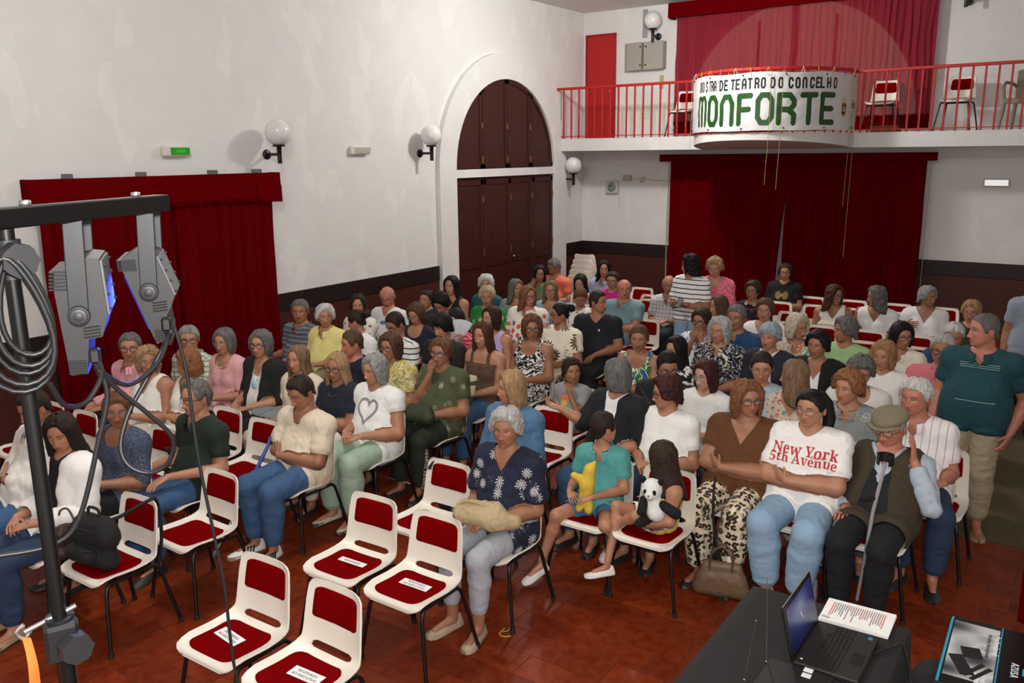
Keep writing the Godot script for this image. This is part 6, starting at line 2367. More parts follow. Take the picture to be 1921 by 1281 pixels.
	sit(-3.439, -6.83, Vector3(0.049, 1.18, -0.076), 16, 6, "f", 1.05, "t", "tied .012", "brown", "cross", "tank:@floralwg,trousers:3a4a3a", "lod:1", "green and white floral top",
		"person in sleeveless green and white floral top")
	sit(-2.984, -6.83, Vector3(-0.049, 1.11, -0.095), -21, 4, "f", 0.98, "m", "long .02 0 0", "black", "face|lap", "tee:@stripeswave,trousers:22252b", "", "black and white wavy tee",
		"person in black and white wavy striped tee behind the black printed shirt")
	sit(-3.043, -6.17, Vector3(0.225, 1.13, -0.103), 36, 20, "m", 1.05, "t", "short .008", "black", "lap", "shirt:@blackprint,trousers:1a1c20", "specs:.0026 lod:1 stubble:.4", "black printed shirt",
		"person in black shirt with pale line print and dark glasses frames")
	sit(-2.468, -5.45, Vector3(-0.023, 1.13, -0.09), -51, 6, "f", 1.15, "m", "crop .03 .006", "plum", "lap", "tee:e9e8e4,jeans:jeandk", "specs:.0024 lod:1", "white speckled tee",
		"person in white speckled tee behind the two children")
	sit(-2.588, -6.17, Vector3(0.124, 1.11, -0.053), -20, 4, "f", 0.95, "p", "bob .02 0 .02", "plum", "lap", "tee:e4e2de,trousers:d6d3cc", "specs:.0014 lod:1 band", "white blouse with headband",
		"person in white blouse with necklace and dark headband")
	sit(-4.663, -10.3, Vector3(0, 1.12, -0.054), 29, 4, "m", 1.05, "t", "bald .005", "grey", "lap", "shirt:@plaidgrey,trousers:20252e", "specs:.0012", "grey check shirt",
		"person in grey check shirt beside the standing person")
	sit(-3.371, -8.15, Vector3(0.042, 1.13, -0.076), -8, 6, "f", 1.08, "t", "crop .024 .004", "dkbrown", "face", "shirt:@floralblue,trousers:3f4a55", "specs:.0026", "white shirt with blue flowers",
		"person in white shirt with blue flowers, both hands at the mouth")
	sit(-3.407, -8.81, Vector3(0, 1.17, -0.101), -49, 4, "f", 0.98, "m", "long .016 0 0", "brown", "lap", "tee:e6e4de,trousers:3a3d44", "", "off white top",
		"person in off white top seen from the side near the blue polo")
	sit(-2.885, -7.49, Vector3(0, 1.19, -0.097), -9, 2, "f", 1.15, "m", "bob .026 .008 .02", "greylt", "lap", "shirt:@navyspots,trousers:22252c", "specs:.0012 lod:1", "navy shirt with cream spots",
		"person in navy shirt with large cream spots")
	sit(-2.916, -8.15, Vector3(-0.042, 1.2, -0.084), -5, 4, "m", 1.12, "t", "short .014", "greydk", "lap", "polo:1f4470,trousers:22304a", "specs:.0014", "blue polo",
		"person in blue polo shirt with striped collar")
	sit(-3.477, -10.1, Vector3(0, 1.16, -0.1), -1, 2, "f", 1.08, "t", "crop .024 .004", "dkbrown", "lap", "tee:@darkfloral,trousers:20222a", "specs:.002", "black top with red flowers",
		"person in black top with red flowers and beaded necklace")
	sit(-3.693, -12.13, Vector3(0, 1.14, -0.057), 12, 2, "f", 1.15, "m", "crop .016", "dkbrown", "lap", "tee:0c0c0e,trousers:14151a", "specs:.0024", "black tee with gold bow",
		"person in black tee with gold bow print before the back curtains")
	sit(-2.888, -8.81, Vector3(0, 1.18, -0.085), 6, 3, "f", 1.08, "m", "crop .022", "brown", "lap", "vtee:e8e6e2,trousers:3c4048", "specs:.0014", "white knit v neck",
		"person in white knit v neck top")
	sit(-2.411, -7.49, Vector3(0.016, 1.19, -0.064), -7, 4, "f", 1, "m", "wrap .026", "wrapgrey", "lap", "tee:e2e2e0,card:1b2030,trousers:23262e", "", "grey turban",
		"person in grey turban, pale blue scarf and dark gilet")
	sit(-2.35, -8.15, Vector3(0.01, 1.17, -0.067), 61, 6, "f", 1.1, "m", "bob .03 .003", "platinum", "cross", "shirt:@orangewave,trousers:55606a", "specs:.0014", "orange swirl shirt",
		"person in white shirt with orange and teal swirls, arms folded")
	sit(-2.629, -10.78, Vector3(0, 1.1, 0.069), 59, 4, "f", 1.05, "t", "long .026 .01 -.06", "dkauburn", "lap", "vless:e8e8e6,trousers:3a3c42", "specs:.002", "white sleeveless top",
		"person in white sleeveless top with a pale handbag on the lap")
	sit(-2.146, -10.78, Vector3(0, 1.12, 0.055), -64, 2, "f", 1.1, "t", "long .03 .01 -.08", "greydk", "c:0.06,-0.22,0.16,0.04,-0.02,0.2,0,1,0|lap", "vtee:e6e6e4,trousers:4a4438", "specs:.0014", "white tee with brown strap",
		"person in white tee with brown bag strap raising a fist")
	sit(-1.614, -10.78, Vector3(0, 1.15, -0.101), 58, 2, "f", 1.18, "t", "crop .022 .004", "grey", "c:0.12,-0.16,0.14,-0.02,-0.06,0.3,-1,0,0.2|lap", "vtee:e6e6e6,trousers:3a3d44", "specs:.0014", "white tee with hanging sunglasses",
		"person in white tee with sunglasses hung at the neck, arm pointing")
	sit(-1.956, -7.49, Vector3(-0.016, 1.16, -0.093), -10, 4, "f", 1.1, "t", "crop .026 .004", "black", "lap", "vtee:e8e8e6,card:0b0b0d,trousers:1c1d22", "lod:1", "black cardigan with white v neck",
		"person in black open cardigan over white v neck")
	sit(-1.895, -8.15, Vector3(-0.01, 1.18, -0.1), -52, 2, "f", 1.12, "t", "crop .03 .004", "greydk", "lap", "tee:9cc088,trousers:4a5246", "", "pale green tee",
		"person in pale green tee with silver lettering")
	sit(-1.408, -8.15, Vector3(0, 1.18, -0.099), 38, 4, "f", 0.98, "t", "bob .026", "black", "lap", "lshirt:e3ddd0,trousers:5a5850", "specs:.0022", "cream satin blouse",
		"person in cream satin blouse and glasses looking sideways")
	sit(-1.434, -7.49, Vector3(0.005, 1.12, -0.128), -9, 4, "f", 1.12, "m", "bob .026 .006", "copperlt", "lap", "tee:e8e7e4,trousers:6a6e72", "lod:1", "white tee with necklace cord",
		"person in white tee with faint print behind the pearl strand")
	sit(-1.468, -6.83, Vector3(0, 1.12, -0.139), 22, 22, "f", 1.15, "m", "crop .028 .008", "greydk", "lap", "half:e0ddd6,trousers:50555c", "specs:.0014 lod:1", "white knit top",
		"person in white knit top with long pearl strands, head bowed")
	sit(-2.133, -6.17, Vector3(0.087, 1.22, -0.131), 18, 12, "f", 0.95, "m", "tied .01", "dark", "lap", "tee:9fb0bd,trousers:4a5058", "specs:.0012 lod:1", "light blue top",
		"person in light blue top leaning forward behind the brown tee")
	sit(-1.678, -6.17, Vector3(-0.099, 1.2, -0.068), -89, 2, "f", 1.08, "m", "long .02 0 -.04", "ltbrown", "lap", "vtee:@paisley,wide:@paisley", "lod:1", "paisley dress",
		"person in red and blue paisley dress turned away")
	sit(-1.896, -5.45, Vector3(0.008, 1.18, -0.093), 44, 2, "f", 1.32, "t", "bob .026 .006 .03", "auburnlt", "cross", "vtee:5a3416:.06,wide:@leopard", "specs:.0022 lod:2", "brown tee",
		"person in brown tee and leopard print trousers with crossed arms")
	sit(-1.441, -5.45, Vector3(-0.008, 1.19, -0.069), -13, 3, "f", 1.38, "m", "tied .012", "black", "cross", "tee+:ecebe9,wide:jeanlt", "specs:.0016 lod:2 pony shoe:0.75,0.74,0.7 sole:0.7,0.68,0.62", "white tee with red lettering",
		"person in white tee with red lettering and pale jeans, arms crossed")
	sit(-1.223, -6.17, Vector3(-0.167, 1.17, -0.074), -22, 4, "f", 1.2, "m", "crop .03 .006", "copper", "lap", "shirt:@swirlgrey,trousers:4a4e52", "lod:1", "grey swirl blouse",
		"person in grey swirl patterned blouse with pearl necklace")
	sit(-0.984, -5.45, Vector3(0, 1.1, -0.229), -22, 14, "m", 1.15, "r", "bald .006", "grey", "c:0.03,-0.24,0.12,-0.02,-0.27,0.34,0,0.1,1,0,-1,0,1.1|c:0.1,-0.2,0.16,-0.03,0.07,0.1,-0.1,1,0,-1,0,0,0.25", "lshirt:a9b7c4,vest2:15171c,vest:3a3020,trousers:0d0f14", "specs:.002 lod:2 cap", "flat cap",
		"person in checked flat cap and brown waistcoat holding a metal walking cane")
	sit(-0.768, -6.17, Vector3(-0.17, 1.17, -0.069), -21, 4, "m", 1.15, "r", "short .022 .004", "white", "lap", "shirt:@pinstripe,jeans:jeandk", "lod:1", "white pinstripe shirt",
		"person in white pinstripe short sleeved shirt behind the flat cap")
	sit(-0.979, -7.49, Vector3(-0.005, 1.22, -0.186), -3, 4, "m", 1.1, "t", "short .014", "greylt", "cross", "polo:cf6f7c,trousers:2d3036", "specs:.0028 lod:1", "pink polo",
		"person in pink polo shirt with arms folded and dark glasses frames")
	sit(-1.062, -8.81, Vector3(0, 1.11, -0.094), 7, 22, "m", 1.1, "r", "short .01", "white", "face|lap", "tee:27405e,trousers:20242c", "", "steel blue tee",
		"person in steel blue tee holding a hand to the head")
	sit(-1.067, -10.1, Vector3(0, 1.14, -0.05), -4, 6, "f", 1.05, "m", "crop .02", "blond", "lap", "tee:3d3f24,trousers:26282c", "specs:.0012", "olive tee",
		"person in olive tee by the far wall")
	sit(-2.634, -4.75, Vector3(0.006, 1.03, -0.091), 150, 0, "c", 1.05, "m", "short .014", "dark", "lap|lap", "polo:4f9b9a,shorts:@denim", "sc:.76 lod:2 shoe:0.8,0.8,0.8 sole:0.75,0.75,0.74 legs:boy", "teal polo",
		"child in teal polo and denim shorts holding a yellow plush toy")
	sit(-2.179, -4.75, Vector3(-0.006, 0.906, -0.08), -88, 8, "c", 0.95, "m", "long .018 .002 0", "dkbrown", "phone", "tank:d8c24a,shorts:e6e4e0", "sc:.68 lod:2 shoe:0.82,0.8,0.78 sole:0.7,0.68,0.66 legs:girl byaw:-35", "yellow top",
		"child in yellow top and white shorts holding a panda plush toy")
	# standing
	sit(-4.08, -9.65, Vector3(0, 1.5, 0), -64, 6, "f", 1.1, "t", "long .03 .012 -.14", "black", "phone", "tee+:@stripesbw,wide:jeanlt", "lod:1", "striped tee standing", "person standing in black and white striped tee and pale jeans holding a phone", true)
	sit(-3.88, -9.95, Vector3(0, 1.45, 0), 12, 16, "f", 1.15, "m", "crop .026 .01", "blond", "phone", "half:@pinklace,wide:@pinklace", "specs:.0014", "pink lace outfit", "person standing in pink lace outfit looking at a phone", true)
	sit(-0.64, -6.86, Vector3(0.01, 1.56, -0.04), -58, 2, "m", 1.25, "r", "short .005", "greydk", "c:0.07,-0.27,-0.06,0.1,-0.5,0.05,0,-1,0.1|c:0.1,-0.27,-0.08,0.03,-0.5,0.06,-0.3,-1,0.3", "polo:14414a,jeans:a89a80", "lod:2 shoe:0.3,0.15,0.06 sole:0.35,0.25,0.15", "teal striped polo standing", "person standing in dark teal striped polo and beige trousers, hand in pocket", true)
	sit(-0.5, -9.7, Vector3(0.05, 1.55, 0), -20, 0, "m", 1.0, "t", "short .012", "dark", "down", "tee:8e99a8,trousers:14161c", "", "grey tee at the passage", "person standing in grey tee at the edge of the side passage", true)
	accessories()
	name_far_chairs()
	print("people ", Time.get_ticks_msec())


# an empty chair is told apart by the person it stands beside, behind or in front of
func name_far_chairs() -> void:
	var taken := {}
	for c in get_children():
		if not (c.has_meta("group") and c.get_meta("group") == "empty far chairs"):
			continue
		var near := []
		for who in folk:
			var d: Vector3 = folk[who][0].position - c.position
			near.append([d.length(), who, d])
		near.sort_custom(func(a, b): return a[0] < b[0])
		for q in near.slice(0, 6):
			var d: Vector3 = q[2]
			var how := "beside" if absf(d.x) > absf(d.z) else ("behind" if d.z > 0 else "in front of")
			var label := "empty white shell chair %s the person in %s" % [how, q[1]]
			if not taken.has(label):
				taken[label] = true
				c.set_meta("label", label)
				break

# ------------------------------------------------------------------ prints on clothes: flat shapes laid onto the cloth they are printed on
func flat_text(words: String, high: float, bold := true) -> MB:
	var t := TextMesh.new()
	t.text = words
	t.font_size = 64
	t.pixel_size = high / 46.0
	t.depth = 0.0
	var sf := SystemFont.new()
	sf.font_names = PackedStringArray(["Droid Serif" if bold else "Droid Sans"])
	sf.font_weight = 700
	t.font = sf
	var a := t.get_mesh_arrays()
	var m := MB.new()
	m.v = a[Mesh.ARRAY_VERTEX]
	m.n = a[Mesh.ARRAY_NORMAL]
	m.ix = a[Mesh.ARRAY_INDEX] if a[Mesh.ARRAY_INDEX] != null else PackedInt32Array(range(m.v.size()))
	m.t.resize(m.v.size())
	m.c.resize(m.v.size())
	m.c.fill(Color.WHITE)
	return m

func ribbon2(pts: Array, w: float, closed := false) -> MB:  # a flat strip along 2D points
	var m := MB.new()
	var n := pts.size()
	var p := PackedVector3Array()
	for k in n:
		var a: Vector2 = pts[(k + n - 1) % n] if closed else pts[maxi(k - 1, 0)]
		var b: Vector2 = pts[(k + 1) % n] if closed else pts[mini(k + 1, n - 1)]
		var o := (b - a).normalized().orthogonal() * w * 0.5
		p.append(Vector3(pts[k].x + o.x, pts[k].y + o.y, 0))
		p.append(Vector3(pts[k].x - o.x, pts[k].y - o.y, 0))
	if closed:
		p.append(p[0])
		p.append(p[1])
	m.grid(p, 2, p.size() / 2)
	return m

func disc2(at: Vector2, r: Vector2, n := 10) -> MB:
	var m := MB.new()
	var f := m.vert(Vector3(at.x, at.y, 0), Vector3.BACK)
	for k in n:
		m.vert(Vector3(at.x + cos(TAU * k / n) * r.x, at.y + sin(TAU * k / n) * r.y, 0), Vector3.BACK)
	for k in n:
		m.tri(f, f + 1 + k, f + 1 + (k + 1) % n)
	return m

func rect2(x0: float, y0: float, x1: float, y1: float, nx := 4, ny := 3) -> MB:
	var m := MB.new()
	var p := PackedVector3Array()
	for j in ny + 1:
		for i in nx + 1:
			p.append(Vector3(lerpf(x0, x1, float(i) / nx), lerpf(y1, y0, float(j) / ny), 0))
	m.grid(p, nx + 1, ny + 1)
	return m

# look: the basis whose z points out of the cloth (default: straight ahead of the sitter)
func stamp(who: String, part: String, called: String, art: MB, material: Material, at: Vector3, look := Basis()) -> void:
	var o: Node3D = folk[who][0]
	var cloth_mb: MB = folk[who][1][part]
	var inv := look.inverse()
	var lo := Vector2(9, 9)
	var hi := -lo
	for q in art.v:
		lo = lo.min(Vector2(q.x, q.y))
		hi = hi.max(Vector2(q.x, q.y))
	var st := 0.006
	lo -= Vector2.ONE * st * 2.0
	var nx := int((hi.x - lo.x) / st) + 4
	var ny := int((hi.y - lo.y) / st) + 4
	var top := PackedFloat32Array()
	top.resize(nx * ny)
	top.fill(-9.0)
	for k in range(0, cloth_mb.ix.size(), 3):
		var a := inv * (cloth_mb.v[cloth_mb.ix[k]] - at)
		var b := inv * (cloth_mb.v[cloth_mb.ix[k + 1]] - at)
		var c := inv * (cloth_mb.v[cloth_mb.ix[k + 2]] - at)
		var x0 := int((minf(a.x, minf(b.x, c.x)) - lo.x) / st)
		var x1 := int((maxf(a.x, maxf(b.x, c.x)) - lo.x) / st) + 1
		var y0 := int((minf(a.y, minf(b.y, c.y)) - lo.y) / st)
		var y1 := int((maxf(a.y, maxf(b.y, c.y)) - lo.y) / st) + 1
		if x1 < 0 or y1 < 0 or x0 >= nx or y0 >= ny:
			continue
		var dd := (b.x - a.x) * (c.y - a.y) - (c.x - a.x) * (b.y - a.y)
		if absf(dd) < 1e-9:
			continue
		for y in range(maxi(y0, 0), mini(y1, ny - 1) + 1):
			for x in range(maxi(x0, 0), mini(x1, nx - 1) + 1):
				var px := lo.x + x * st
				var py := lo.y + y * st
				var u := ((px - a.x) * (c.y - a.y) - (c.x - a.x) * (py - a.y)) / dd
				var v := ((b.x - a.x) * (py - a.y) - (px - a.x) * (b.y - a.y)) / dd
				if u > -0.15 and v > -0.15 and u + v < 1.15:
					top[y * nx + x] = maxf(top[y * nx + x], a.z + (b.z - a.z) * u + (c.z - a.z) * v)
	var m := MB.new()
	for k in art.v.size():
		var q := art.v[k]
		var fx := (q.x - lo.x) / st
		var fy := (q.y - lo.y) / st
		var i := clampi(int(fx), 0, nx - 2)
		var j := clampi(int(fy), 0, ny - 2)
		var z := lerpf(lerpf(top[j * nx + i], top[j * nx + i + 1], fx - i), lerpf(top[(j + 1) * nx + i], top[(j + 1) * nx + i + 1], fx - i), fy - j)
		if z < -1.0:
			z = maxf(maxf(top[j * nx + i], top[j * nx + i + 1]), maxf(top[(j + 1) * nx + i], top[(j + 1) * nx + i + 1]))
		if z < -1.0:
			z = 0.0
		m.vert(at + look * Vector3(q.x, q.y, z + 0.0035), look.z)
	for k in range(0, art.ix.size(), 3):
		var a := art.ix[k]
		var b := art.ix[k + 1]
		var c := art.ix[k + 2]
		if (art.v[c] - art.v[a]).cross(art.v[b] - art.v[a]).z > 0.0:
			m.ix.append_array(PackedInt32Array([a, b, c]))
		else:
			m.ix.append_array(PackedInt32Array([a, c, b]))
	m.smooth(0, 0)
	put(called, m, material, o.get_node(part))

func chest(who: String, dy := 0.0, dx := 0.0) -> Vector3:
	var i: Dictionary = folk[who][1].info
	return i.C + Vector3(dx, dy, 0.0)

func spot(who: String, p: Vector3) -> Vector3:  # from a person's own frame to the hall
	return folk[who][0].transform * p

func beads(who: String, r: float, drop: float, c: String, size := 0.004) -> void:
	var i: Dictionary = folk[who][1].info
	var m := MB.new()
	var n := 26
	var g: float = folk[who][2].g
	for k in n:
		var a := TAU * k / n
		var f := (1.0 + cos(a)) * 0.5
		m.ball(i.NB + i.tw * Vector3(sin(a) * r, -0.005 - drop * f * f, cos(a) * r * 0.8 + 0.012 + f * (0.018 + drop * 0.35 * g)), Vector3.ONE * size, Basis(), 6, 4)
	tag(put("necklace", m, mat(c, 0.3), folk[who][0]), "", "", "", "stuff")

func accessories() -> void:
	var silver := mat("b9bcc0", 0.25, 0.7)
	# lettering and pictures
	var w := "white tee with red lettering"
	stamp(w, "tee", "lettering", flat_text("New York", 0.062), mat("b8242f", 0.7), chest(w, 0.07))
	stamp(w, "tee", "lettering", flat_text("5th Avenue", 0.055), mat("b8242f", 0.7), chest(w, 0.015))
	stamp(w, "tee", "small_lettering", flat_text("Est 1977", 0.016, false), mat("a85a5e", 0.7), chest(w, 0.045, 0.09))
	var hp := []
	for k in 40:
		var t := TAU * k / 40.0
		hp.append(Vector2(0.0062 * 16.0 * pow(sin(t), 3), 0.0062 * (13.0 * cos(t) - 5.0 * cos(2 * t) - 2.0 * cos(3 * t) - cos(4 * t))))
	stamp("white heart tee", "tee", "sequin_heart", ribbon2(hp, 0.02, true), mat("8e9297", 0.35, 0.3), chest("white heart tee", 0.02))
	stamp("salmon orange tee", "tee", "lettering", flat_text("ME", 0.05, false), mat("e3d9d0", 0.7), chest("salmon orange tee", 0.02, 0.03))
	stamp("pale green tee", "tee", "sequin_lettering", flat_text("PALMS", 0.05, false), silver, chest("pale green tee", -0.04))
	stamp("hot pink tee", "tee", "lettering", flat_text("Bee", 0.07, false), mat("7fbf5a", 0.7), chest("hot pink tee", 0.0))
	for s in [-1.0, 1.0]:
		stamp("black tee with gold bow", "tee", "bow_loop", disc2(Vector2(s * 0.05, 0.0), Vector2(0.045, 0.055)), mat("7a6236", 0.35, 0.6), chest("black tee with gold bow", 0.0))
	stamp("black tee with gold bow", "tee", "bow_knot", disc2(Vector2.ZERO, Vector2(0.018, 0.02)), mat("a08a52", 0.3, 0.6), chest("black tee with gold bow", 0.0))
	var kids := "grey printed tee"
	stamp(kids, "tee", "print_block", rect2(-0.07, 0.0, 0.06, 0.045), mat("d87a4a", 0.7), chest(kids, 0.01))
	stamp(kids, "tee", "print_block", rect2(-0.06, -0.05, 0.0, 0.0), mat("d9a54a", 0.7), chest(kids, 0.01))
	stamp(kids, "tee", "print_block", rect2(-0.02, -0.1, 0.07, -0.05), mat("3fb39a", 0.7), chest(kids, 0.01))
	stamp("white tee with blue print", "tee", "print_block", disc2(Vector2.ZERO, Vector2(0.06, 0.022), 14), mat("5a7896", 0.7), chest("white tee with blue print", 0.02))
	stamp("plain navy tee", "tee", "badge", disc2(Vector2.ZERO, Vector2(0.013, 0.014)), mat("d8dade", 0.6), chest("plain navy tee", 0.05, 0.06))
	stamp("dark brown tee", "tee", "print_block", rect2(-0.05, -0.07, 0.03, 0.05), mat("a8987e", 0.7), chest("dark brown tee", 0.0))
	for q in [[0.1, 0.004], [0.085, 0.004], [0.07, 0.004], [-0.16, 0.005]]:
		var pts := []
		for k in 15:
			pts.append(Vector2(lerpf(-0.13, 0.13, k / 14.0), q[0]))
		stamp("teal striped polo standing", "polo_shirt", "stripe", ribbon2(pts, q[1]), mat("8fb0b4", 0.7), chest("teal striped polo standing", 0.0))
	rng.seed = 12
	for k in 12:
		stamp("black cardigan over white tee", "tee", "flower_print", disc2(Vector2(rng.randf_range(-0.05, 0.05), rng.randf_range(-0.04, 0.06)), Vector2.ONE * 0.011, 6), mat(["c9707f", "7f93b5", "d8a36a"][k % 3], 0.7), chest("black cardigan over white tee", 0.02))
	stamp("olive printed tee", "trousers", "side_lettering", flat_text("BIMBAY BIMBAY", 0.034, false), mat("d0d0c8", 0.7), folk["olive printed tee"][1].info.hip + Vector3(0.2, -0.26, 0.44), Basis(Vector3(0, -0.99, 0.12), Vector3(0, 0.12, 0.99), Vector3(-1, 0, 0)) * Basis(Vector3.BACK, 0.0) if false else Basis(Vector3(0, 1, 0), Vector3(0, 0, 1), Vector3(1, 0, 0)))
	beads("pale pink top", 0.082, 0.06, "e6ddd0", 0.0055)
	beads("grey swirl blouse", 0.085, 0.035, "e0d8c8", 0.005)
	beads("white knit top", 0.1, 0.17, "e0dacb", 0.005)
	beads("black top with red flowers", 0.09, 0.05, "b9ad98", 0.006)
	beads("beige embroidered blouse", 0.082, 0.03, "7a5a3a", 0.0045)
	beads("white blouse with headband", 0.08, 0.05, "c9a86a", 0.003)
	beads("navy tee", 0.084, 0.06, "6a5a2a", 0.006)
	beads("navy medallion blouse", 0.075, 0.03, "c9a24a", 0.0025)
	# flat cap
	var fc: Node3D = folk["flat cap"][0]
	var hx: Transform3D = folk["flat cap"][1].info.hx
	var m := MB.new()
	var p := PackedVector3Array()
	for r in 9:
		for j in 28:
			var az := TAU * j / 28.0
			var fr := maxf(0.0, cos(az))
			var t := r / 8.0
			var rad := 0.104 * sin(t * PI * 0.5) + 0.004
			var y := 0.118 - 0.055 * pow(t, 3) + 0.012 * fr * t - 0.028 * fr * t * t
			p.append(hx * Vector3(sin(az) * rad * 0.93, y, cos(az) * rad * (1.08 + 0.16 * fr * t) - 0.004))
	for j in 28:
		var az := TAU * j / 28.0
		p.append(hx * Vector3(sin(az) * 0.082, 0.05, cos(az) * 0.1))
	m.grid(p, 28, 10, true, true)
	var cap := put("flat_cap", m, cloths["houndstooth"])
	cap.transform = fc.transform
	tag(cap, "checked tweed flat cap on the head of the person with the walking cane", "cap")
	m = MB.new()
	p = PackedVector3Array()
	for r in 4:
		for j in 13:
			var az := lerpf(-1.05, 1.05, j / 12.0)
			var rad := 0.1 + 0.052 * r / 3.0 * cos(az)
			p.append(hx * Vector3(sin(az) * rad * 0.85, 0.062 - 0.02 * r / 3.0, cos(az) * rad))
	m.sheet(p, 13, 4, 0.006)
	put("peak", m, cloths["houndstooth"], cap)
	# headband
	hx = folk["white blouse with headband"][1].info.hx
	m = MB.new()
	p = PackedVector3Array()
	for r in 3:
		for j in 17:
			var a := lerpf(-1.75, 1.75, j / 16.0)
			p.append(hx * Vector3(sin(a) * 0.098, cos(a) * 0.132 - 0.012, 0.01 + (r - 1) * 0.018 - 0.02 * cos(a)))
	m.sheet(p, 17, 3, 0.005)
	var hb := put("headband", m, mat("3a100f", 0.8))
	hb.transform = folk["white blouse with headband"][0].transform
	tag(hb, "wide dark maroon headband on the person in white blouse", "headband")
	# scarves
	for q in [["denim shirt", "a01a20", "dark red printed neck scarf over the denim shirt"], ["grey turban", "7fa3bf", "pale blue scarf round the neck of the person in grey turban"]]:
		var i: Dictionary = folk[q[0]][1].info
		m = MB.new()
		p = PackedVector3Array()
		for r in 6:
			for j in 24:
				var a := TAU * j / 24.0
				var b := TAU * r / 5.0
				var rr := 0.078 + 0.02 * cos(b) + 0.004 * sin(a * 5.0 + r)
				p.append(i.NB + Vector3(sin(a) * rr, 0.012 + 0.02 * sin(b) - 0.03 * (1.0 + cos(a)) * 0.5, cos(a) * rr + 0.01))
		m.grid(p, 24, 6, true, false)
		m.box(i.NB + Vector3(0.01, -0.09, 0.1), Vector3(0.05, 0.12, 0.02), Basis(Vector3.RIGHT, -0.25), 0.008)
		var sc := put("neck_scarf", m, mat(q[1], 0.85))
		sc.transform = folk[q[0]][0].transform
		tag(sc, q[2], "scarf")
	# mask on the chest
	w = "black cardigan"
	m = MB.new()
	m.ball(chest(w, -0.01, 0.0) + Vector3(0, 0, 0.15), Vector3(0.042, 0.055, 0.022), Basis(), 12, 8)
	var mk := put("face_mask", m, mat("a9c9d6", 0.7))
	mk.transform = folk[w][0].transform
	tag(mk, "pale blue face mask hanging over the black cardigan", "face mask")
	m = MB.new()
	var nb: Vector3 = folk[w][1].info.NB
	m.tube(curve([nb + Vector3(0.07, 0.0, 0.0), nb + Vector3(0.06, -0.06, 0.08), chest(w, 0.03, 0.03) + Vector3(0, 0, 0.155)]), 0.003, 5)
	m.tube(curve([nb + Vector3(-0.07, 0.0, 0.0), nb + Vector3(-0.06, -0.06, 0.08), chest(w, 0.03, -0.03) + Vector3(0, 0, 0.155)]), 0.003, 5)
	put("loop", m, mat("b5d0da", 0.7), mk)
	# walking canes
	cane([Vector3(-1.027, 0.012, -5.295), Vector3(-0.945, 0.72, -5.13), Vector3(-0.889, 1.06, -5.06)], "c8c8ca", "silver forearm crutch held upright by the person in the flat cap", true)
	cane([Vector3(-5.72, 0.02, -3.43), Vector3(-5.7, 0.45, -3.5), Vector3(-5.675, 0.66, -3.55)], "141416", "black walking cane hooked over the back of an empty chair", false)
	m = MB.new()
	m.tube([Vector3(-5.045, 0.0, -3.4), Vector3(-5.01, 0.42, -3.72)], 0.011, 10)
	var cr := put("crutch", m, mat("a6a8ab", 0.3, 0.8))
	tag(cr, "blue and silver crutch leaning between the empty chair and the beige tee", "crutch")
	m = MB.new()
	m.tube([Vector3(-5.015, 0.4, -3.7), Vector3(-4.99, 0.72, -3.93), Vector3(-4.985, 0.78, -3.95)], [0.017, 0.013, 0.012], 10)
	put("shaft", m, mat("1f4fa0", 0.4), cr)
	m = MB.new()
	m.tube([Vector3(-5.045, 0.0, -3.4), Vector3(-5.04, 0.04, -3.43)], 0.017, 10)
	put("rubber_tip", m, mat("5a5b5e", 0.7), cr)
	# bags
	w = "navy medallion blouse"
	m = sack([bone(Vector3(-0.1, 0.70, 0.27), Vector3(0.12, 0.70, 0.2), 0.055, 0.06, 0.05, 0), bone(Vector3(-0.1, 0.76, 0.25), Vector3(0.1, 0.76, 0.18), 0.035, 0.04, 0.05, 0), bone(Vector3(0.1, 0.69, 0.24), Vector3(0.2, 0.68, 0.14), 0.05, 0.045, 0.05, 0)], 0.011, 0.006)
	var bg := put("cloth_bag", m, tri_mat(noise_tex(0.06, ["9a8664", "b5a17e", "a89472"], 128, 3, 95), 4.0, 0.9))
	bg.transform = folk[w][0].transform
	tag(bg, "crumpled beige cloth bag on the lap of the person in navy medallion blouse", "bag")
	m = MB.new()
	m.tube(curve([Vector3(-0.12, 0.76, 0.28), Vector3(-0.06, 0.8, 0.27), Vector3(0.02, 0.79, 0.24), Vector3(0.1, 0.76, 0.22)]), 0.01, 8)
	put("strap", m, mat("a89472", 0.9), bg)
	w = "brown camisole"
	m = MB.new()
	m.box(Vector3(-0.03, 0.76, 0.2), Vector3(0.3, 0.2, 0.05), Basis(Vector3.RIGHT, -0.35), 0.02)
	bg = put("canvas_pouch", m, mat("c4b79c", 0.9))
	bg.transform = folk[w][0].transform
	tag(bg, "cream canvas pouch with a dark band on the lap of the person in brown camisole", "bag")
	m = MB.new()
	m.box(Vector3(0.0, 0.755, 0.222), Vector3(0.3, 0.035, 0.022), Basis(Vector3.RIGHT, -0.35) * Basis(Vector3.BACK, 0.35), 0.004)
	put("band", m, mat("3a4238", 0.8), bg)
	w = "white sleeveless top"
	m = MB.new()
	m.box(Vector3(0, 0.72, 0.24), Vector3(0.26, 0.17, 0.1), Basis(), 0.03)
	bg = put("handbag", m, mat("c9bfa8", 0.6))
	bg.transform = folk[w][0].transform
	tag(bg, "pale handbag on the lap of the person in white sleeveless top", "handbag")
	w = "olive printed tee"
	m = sack([bone(Vector3(-0.06, 0.69, 0.3), Vector3(0.14, 0.69, 0.28), 0.06, 0.06, 0.05, 0), bone(Vector3(-0.04, 0.75, 0.27), Vector3(0.12, 0.75, 0.26), 0.04, 0.04, 0.05, 0)], 0.015, 0.004)
	bg = put("pouch_bag", m, mat("2f361c", 0.7))
	bg.transform = folk[w][0].transform
	tag(bg, "dark olive pouch bag under the hand of the person in olive printed tee", "bag")
